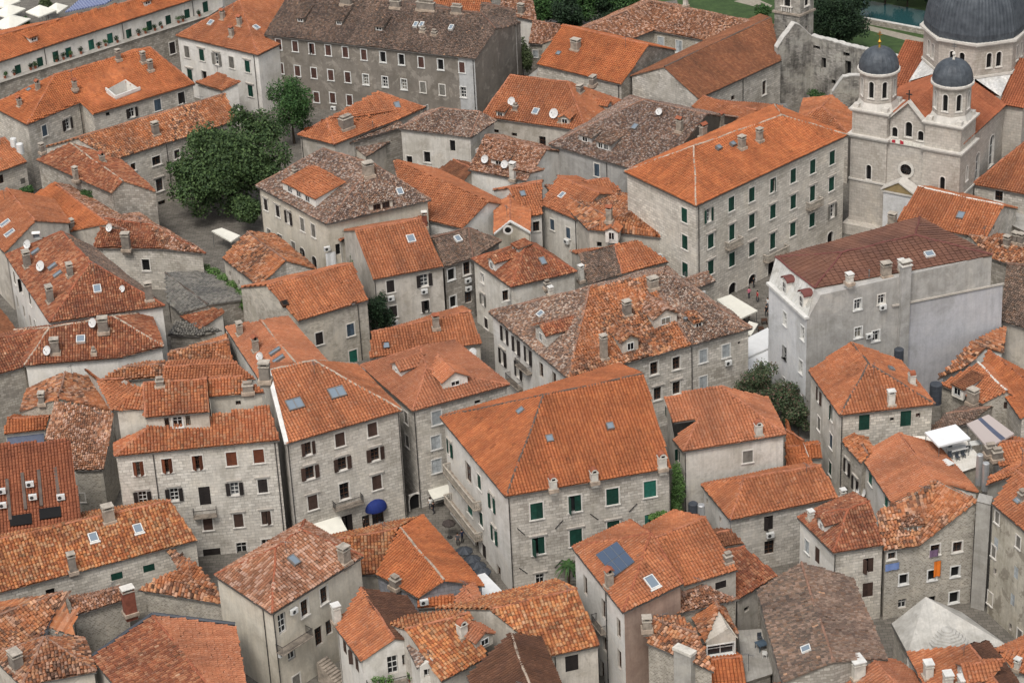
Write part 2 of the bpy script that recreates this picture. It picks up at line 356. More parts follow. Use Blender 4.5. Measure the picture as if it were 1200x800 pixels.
def tile_layer(mb, pts, mat, rough=.3, holes=(), flat=False, tu=None, tv=None):
    if tu is None: tu, tv = TSZ.get(mat, (TU, TV))
    """adds overlapping barrel tiles (real geometry) over the polygon pts"""
    n, u, v = face_frame(pts); o = pts[0]
    P2 = [((p-o).dot(u), (p-o).dot(v)) for p in pts]
    us = [p[0] for p in P2]; vs = [p[1] for p in P2]
    c0, c1 = math.floor(min(us)/tu), math.ceil(max(us)/tu); r0, r1 = 0, math.ceil((max(vs)-min(vs))/tv)
    vb = min(vs)-.04
    cc, rr = np.meshgrid(np.arange(c0, c1+1), np.arange(r0, r1+1))
    cc = cc.ravel().astype(float); rr = rr.ravel().astype(float)
    shift = rng.normal(0, .03*rough, 4000)[(rr % 4000).astype(int)] if rough else 0
    uc = (cc+.5)*tu; vc = vb+(rr+.5)*tv
    keep = pip(uc, vc, P2)
    for h in holes:
        H2 = [((p-o).dot(u), (p-o).dot(v)) for p in h]; keep &= ~pip(uc, vc, H2)
    cc, rr = cc[keep], rr[keep]; k = len(cc)
    if not k: return
    if not np.isscalar(shift): shift = shift[keep]
    if flat == 'seam': prof_u = np.array([0, .07, .08, .995]); prof_h = np.array([.055, .055, .02, .02])
    elif flat: prof_u = np.array([.02, .98]); prof_h = np.array([.03, .03])
    else: prof_u = np.array([0, .16, .5, .84, 1.]); prof_h = np.array([-.03, .11, .16, .11, -.03])
    m = len(prof_u)
    jh = rng.normal(0, .016*rough, k); tw = rng.normal(0, .03*rough, k); jv = rng.normal(0, .02+.04*rough, k)
    sag = lambda a, b: .08*rough*(np.sin(a*.9+rr.mean())+np.sin(b*.7+a*.35))
    cf = conform(pts, o, u, v, n)
    verts = np.zeros((k, 2, m, 3)); uvs = np.zeros((k, 2, m, 2))
    nn, uu, vv, oo = (np.array(x) for x in (n, u, v, o))
    for e in (0, 1):
        for i in range(m):
            a = (cc+prof_u[i])*tu+shift+tw*(e-.5)*.5; b = vb+(rr+(0 if e == 0 else 1.12))*tv+jv
            h = prof_h[i]*(tu/.34)+(.10 if e == 0 else .02)+jh+sag(a, b)+.01
            if cf: h = h+cf(a, b)
            verts[:, e, i] = oo+np.outer(a, uu)+np.outer(b, vv)+np.outer(h, nn)
            uvs[:, e, i, 0] = cc+min(.98, max(.02, prof_u[i])); uvs[:, e, i, 1] = rr+(.04 if e == 0 else .96)
    base = len(mb.v); mb.v += [tuple(x) for x in verts.reshape(-1, 3).tolist()]
    mi = mb.mi(mat); uvl = uvs.tolist()
    for t in range(k):
        b0 = base+t*2*m
        for i in range(m-1):
            mb.f.append((b0+i, b0+i+1, b0+m+i+1, b0+m+i)); mb.m.append(mi)
            q = uvl[t]; mb.uv.append([q[0][i], q[0][i+1], q[1][i+1], q[1][i]])
def slab(mb, pts, mat, edge, th=.14):
    n, u, v = face_frame(pts); o = pts[0]
    nn = V((0, 0, 0))
    for i in range(len(pts)): nn += pts[i].cross(pts[(i+1) % len(pts)])
    if nn.z < 0: pts = pts[::-1]
    vb = min((p-o).dot(v) for p in pts)-.04
    d = V((0, 0, -th)); k = len(pts)
    for t in tris_of(pts):
        q = [pts[i] for i in t]
        mb.poly(q, mat, [((p-o).dot(u)/TU, ((p-o).dot(v)-vb)/TV) for p in q]); mb.poly([p+d for p in q[::-1]], edge)
    return pts, [(pts[i], pts[(i+1) % k]) for i in range(k)]
def key(p): return (round(p.x, 3), round(p.y, 3), round(p.z, 3))
s_ = srgb
roofmat('maroon', [s_(132, 80, 72), s_(124, 74, 68), s_(138, 86, 78)], .5, s_(106, 78, 72), .35, .4, None, 0, .4, odd=0)
roofmat('redplain', [s_(164, 82, 58), s_(154, 76, 54), s_(172, 90, 66)], .7, s_(104, 62, 50), .3, .4, None, 0, .3, odd=0)
roofmat('orange2', [s_(196, 102, 64), s_(184, 92, 58), s_(206, 114, 76), s_(172, 84, 54), s_(190, 122, 96)], .8, s_(124, 80, 62), .3, .5, s_(190, 160, 138), .25, .35, s_(176, 88, 62), .4, odd=0.025)
roofmat('orangeold', [s_(192, 102, 60), s_(170, 84, 50), s_(204, 120, 78), s_(148, 76, 52), s_(196, 134, 98)], .9, s_(110, 74, 56), .45, .4, s_(190, 160, 130), .3, .4, odd=0.04)
roofmat('pinkold2', [s_(176, 104, 82), s_(194, 134, 112), s_(160, 90, 70), s_(200, 150, 128), s_(148, 88, 70)], .85, s_(116, 84, 70), .35, .4, s_(196, 170, 150), .3, .35)
roofmat('church', [s_(176, 88, 62), s_(166, 80, 56), s_(184, 96, 70)], .6, s_(120, 80, 66), .2, .4, None, 0, .3, odd=0)
plastermat('blotchy', s_(196, 190, 176), s_(170, 163, 150), .5, s_(116, 110, 100), .7, s_(134, 126, 114), .7)
plastermat('bluepatch', s_(196, 195, 198), s_(180, 179, 182), .3, s_(136, 136, 138), .3)
stonemat('slatewall', s_(150, 150, 155), s_(130, 131, 137), s_(104, 106, 110), .8, .6, .4)
plain('capmaroon', s_(112, 68, 62)); plain('churchtrim', s_(204, 198, 188), var=.1); plain('ochre', s_(150, 130, 92)); plain('limecap', s_(196, 192, 184), var=.15); plain('bark', s_(70, 60, 50)); plain('pot', s_(150, 88, 64))
plain('slatestripe', s_(84, 90, 108)); plastermat('greystrip', s_(196, 196, 194), s_(180, 180, 178), .35, s_(140, 138, 134)); plastermat('pavstone', s_(194, 191, 184), s_(168, 165, 158), .35, s_(140, 137, 130), .8, s_(160, 157, 150), .6); plastermat('mansard', s_(206, 205, 200), s_(184, 182, 176), .5, s_(130, 127, 120), .8, s_(150, 147, 140), .6); plain('redcloth', s_(176, 50, 60)); plain('orangecloth', s_(224, 122, 44)); plain('bluewash', s_(120, 140, 186)); plain('mauvecloth', s_(120, 96, 120)); plain('tentwhite', s_(228, 228, 226), .7, .05)
m, nt, b = newmat('lead')
p = geo_pos(nt); n = noise(nt, .8, 5, .7, p); r = ramp(nt, [(.3, s_(52, 57, 63)), (.7, s_(86, 91, 96))]); L(nt, n, r.inputs[0]); L(nt, r.outputs[0], b.inputs['Base Color']); b.inputs['Roughness'].default_value = .55; b.inputs['Specular IOR Level'].default_value = .35
for nm, c1_, c2_, sc in (('stripeblue', s_(50, 66, 120), s_(180, 186, 200), 1.2), ('stripegrey', s_(176, 164, 158), s_(176, 164, 158), .045)):
    m, nt, b = newmat(nm); tc = N(nt, 'ShaderNodeTexCoord').outputs['Object']; wv = N(nt, 'ShaderNodeTexWave', wave_type='BANDS', bands_direction='X'); wv.inputs['Scale'].default_value = sc; L(nt, tc, wv.inputs['Vector'])
    rr = ramp(nt, [(.0, c1_), (.72, c2_)], 'CONSTANT'); L(nt, wv.outputs['Fac'], rr.inputs[0]); L(nt, rr.outputs[0], b.inputs['Base Color'])
m, nt, b = newmat('paving'); p = geo_pos(nt); br = N(nt, 'ShaderNodeTexBrick'); L(nt, p, br.inputs['Vector']); br.inputs['Scale'].default_value = 1; br.inputs['Brick Width'].default_value = .8; br.inputs['Row Height'].default_value = .5; br.inputs['Mortar Size'].default_value = .02
br.inputs['Color1'].default_value = (*s_(124, 118, 109), 1); br.inputs['Color2'].default_value = (*s_(104, 99, 91), 1); br.inputs['Mortar'].default_value = (*s_(74, 71, 66), 1)
n = noise(nt, .5, 5, .7, p); r = ramp(nt, [(.3, G(.75)), (.7, G(1.15))]); L(nt, n, r.inputs[0]); L(nt, mix(nt, br.outputs['Color'], r.outputs[0], .8, 'MULTIPLY'), b.inputs['Base Color'])
m, nt, b = newmat('grass'); p = geo_pos(nt); n = noise(nt, .5, 6, .75, p); r = ramp(nt, [(.3, s_(46, 62, 34)), (.55, s_(62, 82, 44)), (.75, s_(84, 98, 58))]); L(nt, n, r.inputs[0]); L(nt, r.outputs[0], b.inputs['Base Color'])
m, nt, b = newmat('pathstone'); p = geo_pos(nt); n = noise(nt, 1.5, 5, .75, p); r = ramp(nt, [(.3, s_(130, 122, 108)), (.7, s_(164, 156, 140))]); L(nt, n, r.inputs[0]); L(nt, r.outputs[0], b.inputs['Base Color'])
m, nt, b = newmat('water'); p = geo_pos(nt); b.inputs['Base Color'].default_value = (*s_(40, 72, 74), 1); b.inputs['Roughness'].default_value = .12
bp = N(nt, 'ShaderNodeBump'); bp.inputs['Strength'].default_value = .15; L(nt, noise(nt, 1.2, 4, .6, p), bp.inputs['Height']); L(nt, bp.outputs[0], b.inputs['Normal'])
HOUSES = []
def mirror_line(p, a, b):
    d = V((b.x-a.x, b.y-a.y)); d.normalize(); w = V((p.x-a.x, p.y-a.y)); f = d*w.dot(d); q = f*2-w
    return V((a.x+q.x, a.y+q.y, p.z))
def onplane(o, x, y, A, B, C):
    d = ray(*pix(o, x, y)); n = (B-A).cross(C-A); return CAMP+d*((A-CAMP).dot(n)/d.dot(n))
class H:
    """one building: traced outline -> real roof planes, walls, windows, chimneys ..."""
    def __init__(s, name, label, o, e, pts, faces, ring, roof='orange', wall='stone', pitch=24, r=None, cat='house', group=None, cap='captile', rough=.35, caps=True, over=.2, flat=False, base=0, gutter=True):
        s.name, s.label, s.o, s.cat, s.group = name, label, org(o), cat, group
        s.base = base; s.rough = rough
        s.faces = faces.split() if isinstance(faces, str) else faces
        s.ring = ring.split(); s.roof = roof; s.wall = wall; s.cap = cap; s.caps = caps; s.over = over; s.flat = flat; s.gutter = gutter
        s.items = [t.strip() for t in pts.split(';') if t.strip()]
        s.e = e
        if r is None:
            lo, hi = e+.05, e+9
            for _ in range(30):
                mid = (lo+hi)/2; s.solve(e, mid)
                if s.pitch(s.faces[0]) < pitch: lo = mid
                else: hi = mid
                # going up the ray brings the ridge nearer: pitch grows with r
            r = (lo+hi)/2
        s.r = r; s.solve(e, r)
        s.holes = {}; s.rext = {}; s.facemat = {}; s.wallmat = {}
        s.keep = set(); s.chim = []; s.sky = []; s.dorm = []; s.wins = []; s.extra = []; s.walls = {}
        if s.cap == 'captile': s.cap = dict(mottled='capmid', brown='capbrown', tan='capmid', pinkold='capmid', slate='capdark', weather='capmid', darkred='capbrown', maroon='capmaroon', red='capred').get(roof, 'captile')
        c = sum((s.p[ch[0]] for ch in s.ring), V((0, 0, 0)))/len(s.ring)
        s.c = V((c.x, c.y, base))
        s._walls(); HOUSES.append(s)
        if DEBUG: print('%-46s e=%.1f r=%.1f' % ((label or name)[:46], e, r), ' '.join('%s:%.0f' % (f, s.pitch(f)) for f in s.faces), ' len', ' '.join('%s%.1f' % (w, s.walls[w]['len']) for w in s.walls), ' c %.0f %.0f' % (c.x, c.y))
    def solve(s, e, r):
        s.p = p = {}
        for it in s.items:
            if '=' in it:
                k, ex = it.split('=', 1)
                p[k.strip()] = eval(ex, dict(v=lambda *a: V(a), mir=lambda q, c: V((2*c.x-q.x, 2*c.y-q.y, q.z)), ml=mirror_line, at=lambda q, z: V((q.x, q.y, z)), px=lambda x, y, z: P(*pix(s.o, x, y), z), e=e, r=r, H_=HOUSES, pp=pp, pl=lambda x, y, A, B, C: onplane(s.o, x, y, A, B, C)), dict(p))
            else:
                t = it.split(); k = t[0]; z = float(t[3]) if len(t) > 3 else (r if k.isupper() else e)
                p[k] = P(*pix(s.o, float(t[1]), float(t[2])), z)
    def poly(s, f): return [s.p[c] for c in f]
    def pitch(s, f):
        n, u, v = face_frame(s.poly(f)); return math.degrees(math.acos(min(1, n.z)))
    def _walls(s):
        P0 = [s.p[ch[0]] for ch in s.ring]; n = len(P0)
        area = sum(P0[i].x*P0[(i+1) % n].y-P0[(i+1) % n].x*P0[i].y for i in range(n)); sg = 1 if area > 0 else -1
        lines = []
        for i, ch in enumerate(s.ring):
            a, b = P0[i], P0[(i+1) % n]; d = V((b.x-a.x, b.y-a.y)).normalized(); out = V((d.y, -d.x))*sg
            k = (.10 if len(ch) > 2 else s.over); lines.append((V((a.x, a.y))-out*k, d, out))
        C = []
        for i in range(n):
            (p1, d1, o1), (p2, d2, o2) = lines[i-1], lines[i]
            cr = d1.x*d2.y-d1.y*d2.x
            if abs(cr) < .12: C.append(p2)
            else:
                t = ((p2.x-p1.x)*d2.y-(p2.y-p1.y)*d2.x)/cr; C.append(p1+d1*t)
        for i, ch in enumerate(s.ring):
            a2, b2 = C[i], C[(i+1) % n]; d = (b2-a2); ln = d.length; d = d/ln if ln > 0 else V((1, 0)); out = V((d.y, -d.x))*sg
            tops = [(0.0, s.p[ch[0]].z)]
            for k in ch[1:-1]:
                q = s.p[k]; tops.append((max(.05, min(ln-.05, (V((q.x, q.y))-a2).dot(d))), q.z-.06))
            last = ch[-1] if len(ch) > 1 else s.ring[(i+1) % n][0]
            tops.append((ln, s.p[last].z))
            s.walls[ch] = dict(a=V((a2.x, a2.y, s.base)), d=V((d.x, d.y, 0)), out=V((out.x, out.y, 0)), len=ln, tops=tops, holes=[])
    # --- placing things by where they are seen -------------------------------------------------
    def onwall(s, w, x, y):
        s.keep.add(w); W = s.walls[w]; d = ray(*pix(s.o, x, y)); t = (W['a']-CAMP).dot(W['out'])/d.dot(W['out']); return CAMP+d*t
    def onroof(s, x, y, face=None):
        d = ray(*pix(s.o, x, y)); best = None
        for f in s.faces:
            if face and f != face: continue
            pts = s.poly(f); n, u, v = face_frame(pts); den = d.dot(n)
            if abs(den) < 1e-6: continue
            t = (pts[0]-CAMP).dot(n)/den; q = CAMP+d*t; o = pts[0]
            inside = pip(np.array([(q-o).dot(u)]), np.array([(q-o).dot(v)]), [((p-o).dot(u), (p-o).dot(v)) for p in pts])[0]
            if face or inside:
                if best is None or t < best[0]: best = (t, q, n, u, v, f)
        if best is None:
            # off the edge: use the plane whose centre is nearest
            def dist(f):
                c = sum((V((*proj(q), 0)) for q in s.poly(f)), V((0, 0, 0)))/len(f); a = pix(s.o, x, y); return (c.x-a[0])**2+(c.y-a[1])**2
            return s.onroof(x, y, min(s.faces, key=dist))
        return best
    def win(s, w, style, wd, ht, coords, **kw):
        if not kw.get('arch') and ht < 2.05 and ht >= 1.0: ht *= 1.2; wd *= 1.07
        for c in coords.split(','):
            x, y = map(float, c.split()[:2]); s.wins.append((w, style, wd, ht, s.onwall(w, x, y), kw))
        return s
    def chimney(s, coords, kind='stone', w=.8, d=.7, h=1.3, label=None, **kw):
        for c in coords.split(','):
            x, y = map(float, c.split()[:2]); s.chim.append((s.onroof(x, y), kind, w, d, h, label, kw))
        return s
    def skylight(s, coords, w=.8, h=1.0, frame='skyframe', glass='skyglass', **kw):
        for c in coords.split(','):
            x, y = map(float, c.split()[:2]); s.sky.append((s.onroof(x, y), w, h, frame, glass, kw))
        return s
    def dormer(s, coords, kind='gable', w=1.6, h=1.2, **kw):
        for c in coords.split(','):
            x, y = map(float, c.split()[:2]); s.dorm.append((s.onroof(x, y, kw.get('face')), kind, w, h, kw))
        return s
    def roofhole(s, face, coords):
        q = []
        for c in coords.split(','):
            x, y = map(float, c.split()); q.append(s.onroof(x, y, face)[1])
        s.holes.setdefault(face, []).append(q); return s
    def add(s, fn, *a, **k): s.extra.append((fn, a, k)); return s
    def dish(s, coords, r=.45, where='roof', w=None, h=.7, az=-2.2):
        for c in coords.split(','):
            x, y = map(float, c.split()[:2]); q = s.onroof(x, y)[1] if where == 'roof' else s.onwall(w, x, y)+s.walls[w]['out']*.5
            s.add(make_dish, q, r, h if where == 'roof' else 0, az)
        return s
    def ac(s, w, coords):
        for c in coords.split(','):
            x, y = map(float, c.split()[:2]); s.add(make_ac, s.onwall(w, x, y), s.walls[w]['out'], s.walls[w]['d'])
        return s
    def pipe(s, w, coords):
        for c in coords.split(','):
            x, y = map(float, c.split()[:2]); s.add(make_pipe, w, s.onwall(w, x, y))
        return s
    def balcony(s, w, x, y, wd=2.2, dp=.8, kind='iron'):
        s.add(make_balcony, s.onwall(w, x, y), s.walls[w]['out'], wd, dp, kind); return s
    # --- building -----------------------------------------------------------------------------
    def build(s):
        pa = getattr(s, 'parent', None)
        root = link(s.name, None, pa.root, s.c-pa.c) if pa else thing(s.name, s.label, s.cat, s.c, s.group)
        s.root = root
        mb = MB(); edges = {}
        for f in s.faces:
            pts = s.poly(f); mat = s.facemat.get(f, s.roof); hs = s.holes.get(f, [])
            rm = 'roof_'+mat if not mat.startswith('=') else mat[1:]
            if hs: cut_slab(mb, pts, hs, rm)
            else: slab(mb, pts, rm, 'eave')
            n, u, v = face_frame(pts)
            if not mat.startswith('='):
                tile_layer(mb, pts, rm, s.rough, hs, s.flat)
            k = len(f)
            for i in range(k): edges.setdefault(frozenset((f[i], f[(i+1) % k])), []).append((f, n, pts[i], pts[(i+1) % k]))
        for kk, lst in edges.items():
            if len(lst) == 1:
                _, n, a, b = lst[0]; mb.poly([a, b, b-V((0, 0, .14)), a-V((0, 0, .14))], 'eave')
        roof = s.roof_o = link('roof', mb.mesh('roof', s.c), root)
        # ridge and hip caps
        if s.caps:
            cb = MB()
            for kk, lst in edges.items():
                if len(lst) == 2:
                    (f1, n1, a, b), (f2, n2, _, _) = lst
                    c1 = sum(s.poly(f1), V((0, 0, 0)))/len(f1)
                    if (c1-a).dot(n2) > -.02: continue   # valley
                    cb = MB(); ridge_cap(cb, a, b, s.cap)
                    if cb.f: link('ridge_tiles', cb.mesh('ridge_tiles', s.c), roof)
        if s.gutter:
            gb = MB()
            for kk, lst in edges.items():
                if len(lst) == 1:
                    _, n, a, b = lst[0]
                    if abs(a.z-b.z) < .06*(a-b).length and n.z < .999:
                        o = V((n.x, n.y, 0)); o.normalize()
                        gb = MB(); gb.tube(a+o*.07-V((0, 0, .10)), b+o*.07-V((0, 0, .10)), .065, 'gutter', 5); link('gutter', gb.mesh('gutter', s.c), root)
        # windows cut their openings first
        for (w, st, wd, ht, q, kw) in s.wins:
            W = s.walls[w]; uc = (q-W['a']).dot(W['d']); W['holes'].append((uc-wd/2, uc+wd/2, q.z-ht/2, q.z+ht/2, kw.get('arch', False)))
        wb = MB()
        used = {x[0] for x in s.wins} | s.keep
        for w, W in s.walls.items():
            nxt = s.ring[(list(s.walls).index(w)+1) % len(s.ring)][0]; ks = list(w) if w[-1] == nxt else list(w)+[nxt]
            dev = max([abs((s.p[k_]-W['a']).dot(W['out'])) for k_ in ks[1:-1]] or [0])
            if dev > .45 and w not in used:      # the verge is not straight: follow the roof edge itself
                for k1, k2 in zip(ks, ks[1:]):
                    a_, b_ = s.p[k1]-W['out']*.12-V((0, 0, .08)), s.p[k2]-W['out']*.12-V((0, 0, .08)); l_ = (V((b_.x-a_.x, b_.y-a_.y))).length
                    wb.poly([V((a_.x, a_.y, s.base)), V((b_.x, b_.y, s.base)), b_, a_], 'wall_'+s.wallmat.get(w, s.wall), [(0, 0), (l_, 0), (l_, b_.z), (0, a_.z)])
                continue
            build_wall(wb, W, 'wall_'+s.wallmat.get(w, s.wall))
            if len(W['tops']) > 2:      # close the verge between a gable wall and the roof edge above it
                tp = [W['a']+W['d']*u+V((0, 0, z-s.base)) for u, z in W['tops']]; rp = [s.p[k_]-V((0, 0, .10)) for k_ in ks]
                for i in range(len(tp)-1):
                    if (tp[i]-rp[i]).length > .15 or (tp[i+1]-rp[i+1]).length > .15: wb.poly([tp[i], tp[i+1], rp[i+1], rp[i]], 'wall_'+s.wallmat.get(w, s.wall), [(0, 0), (1, 0), (1, 1), (0, 1)])
        s.wallo = link('wall', wb.mesh('wall', s.c), root)
        for (w, st, wd, ht, q, kw) in s.wins:
            W = s.walls[w]; make_window(root, s.c, q, W['out'], st, wd, ht, kw)
        for (hit, kind, w, d, h, lab, kw) in s.chim: make_chimney(roof, s.c, hit, kind, w, d, h, lab, kw)
        for (hit, w, h, fr, gl, kw) in s.sky: make_skylight(roof, s.c, hit, w, h, fr, gl, kw)
        for (hit, kind, w, h, kw) in s.dorm: make_dormer(root, s, hit, kind, w, h, kw)
        for fn, a, k in s.extra: fn(s, root, *a, **k)

def ridge_cap(mb, a, b, mat, r=.15):
    d = b-a; ln = d.length
    if ln < .2: return
    d = d/ln; side = d.cross(V((0, 0, 1))).normalized(); up = side.cross(d)
    k = max(1, round(ln/.42))
    for i in range(k):
        wv = lambda t: side*(.045*math.sin(t*9+ln))+V((0, 0, -.05*math.sin(math.pi*t)*min(1, ln/8)+.03*math.sin(t*13+ln*2))); p0 = a+d*(ln*i/k-.03)+wv(i/k); p1 = a+d*(ln*(i+1)/k)+wv((i+1)/k); j = random.uniform(-.03, .03)
        A = [p0+side*(math.cos(t)*r)+up*(math.sin(t)*r*1.0+.12+j) for t in (0, .8, math.pi/2, math.pi-.8, math.pi)]
        B = [p1+side*(math.cos(t)*r*.85)+up*(math.sin(t)*r*.85+.12+j) for t in (0, .8, math.pi/2, math.pi-.8, math.pi)]
        for q in range(4): mb.poly([A[q], A[q+1], B[q+1], B[q]], mat)
        mb.poly(A, mat)
def cut_slab(mb, pts, holes, mat):
    n, u, v = face_frame(pts); o = pts[0]; vb = min((p-o).dot(v) for p in pts)-.04
    bm = bmesh.new(); f = bm.faces.new([bm.verts.new(p) for p in pts])
    for h in holes:
        hn = len(h)
        for i in range(hn):
            a, b = h[i], h[(i+1) % hn]; pn = (b-a).cross(n)
            bmesh.ops.bisect_plane(bm, geom=bm.verts[:]+bm.edges[:]+bm.faces[:], plane_co=a, plane_no=pn)
        H2 = [((p-o).dot(u), (p-o).dot(v)) for p in h]
        for f in bm.faces[:]:
            c = f.calc_center_median()
            if pip(np.array([(c-o).dot(u)]), np.array([(c-o).dot(v)]), H2)[0]: bm.faces.remove(f)
    for f in bm.faces:
        q = [x.co.copy() for x in f.verts]; mb.poly(q, mat, [((p-o).dot(u)/TU, ((p-o).dot(v)-vb)/TV) for p in q])
    bm.free()
def build_wall(mb, W, mat):
    a, d, ln = W['a'], W['d'], W['len']; bz = a.z
    outline = [(0, bz)]+[(ln, bz)]+[(u, z) for u, z in W['tops'][::-1]]
    bm = bmesh.new(); f = bm.faces.new([bm.verts.new((u, 0, z)) for u, z in outline])
    hs = [h for h in W['holes'] if h[0] > .05 and h[1] < ln-.05]
    W['ok'] = hs
    for (u0, u1, z0, z1, ar) in hs:
        for co, no in (((u0, 0, 0), (1, 0, 0)), ((u1, 0, 0), (1, 0, 0)), ((0, 0, z0), (0, 0, 1)), ((0, 0, z1), (0, 0, 1))):
            # split only near the opening: faces that overlap it
            fs = [f for f in bm.faces if min(x.co.x for x in f.verts) < u1+1e-4 and max(x.co.x for x in f.verts) > u0-1e-4 and min(x.co.z for x in f.verts) < z1+1e-4 and max(x.co.z for x in f.verts) > z0-1e-4]
            g = set(fs)
            for f in fs: g |= set(f.edges) | set(f.verts)
            bmesh.ops.bisect_plane(bm, geom=list(g), plane_co=co, plane_no=no)
        for f in bm.faces[:]:
            c = f.calc_center_median()
            if u0 < c.x < u1 and z0 < c.z < z1: bm.faces.remove(f)
    for f in bm.faces:
        q = [x.co for x in f.verts]; mb.poly([a+d*p.x+V((0, 0, p.z-bz)) for p in q], mat, [(p.x, p.z) for p in q])
    bm.free()

# ---------------------------------------------------------------- windows
WC = {}
STY = dict(  # shutter, open?, frame colour, surround, hood, sill
 g=('sh_green', 0, 'framewhite', 'trim', 0, 1), gh=('sh_green', 0, 'framewhite', 'trim', 1, 1), gb=('sh_bright', 0, 'framewhite', 'trim', 0, 1), go=('sh_green', 1, 'framewhite', 'trim', 1, 1),
 gp=('sh_green', 0, 'framewhite', None, 0, 0), gbp=('sh_bright', 0, 'framewhite', None, 0, 0),
 b=('sh_brown', 0, 'framebrown', 'trim', 0, 1), bh=('sh_brown', 0, 'framebrown', 'trim', 1, 1), bo=('sh_brown', 1, 'framebrown', 'trim', 1, 1), bp=('sh_brown', 0, 'framebrown', None, 0, 0),
 bs=('sh_red', 0, 'framewhite', 'whiteframe', 0, 1), y=('sh_wood', 0, 'framebrown', 'trim', 0, 1), yo=('sh_wood', .5, 'framebrown', 'trim', 0, 1),
 d=('sh_dark', 0, 'framebrown', 'trim', 0, 1), dh=('sh_dark', 0, 'framebrown', 'trim', 1, 1), do=('sh_dark', 1, 'framewhite', 'trim', 1, 1), dp=('sh_dark', 0, 'framebrown', None, 0, 0),
 k=(None, 0, None, 'trim', 0, 1), kp=(None, 0, None, None, 0, 0), ks=(None, 0, None, 'whiteframe', 0, 1),
 w=(None, 0, 'framewhite', 'trim', 0, 1), wp=(None, 0, 'framewhite', None, 0, 0), ws=(None, 0, 'framewhite', 'whiteframe', 0, 1), wh=(None, 0, 'framewhite', 'trim', 1, 1),
 n=(None, 0, 'framebrown', 'trim', 0, 1), np=(None, 0, 'framebrown', None, 0, 0), nh=(None, 0, 'framebrown', 'trim', 1, 1),
 e=('sh_grey', 0, 'framewhite', 'trim', 0, 1), eo=('sh_grey', 1, 'framewhite', 'trim', 1, 1), ep=('sh_grey', 0, 'framewhite', None, 0, 0), bl=('sh_blue', 0, 'framewhite', 'trim', 0, 1), p=('sh_pale', 0, 'framewhite', None, 0, 0), pt=('sh_pale', 0, 'framewhite', 'trimwhite', 0, 1))
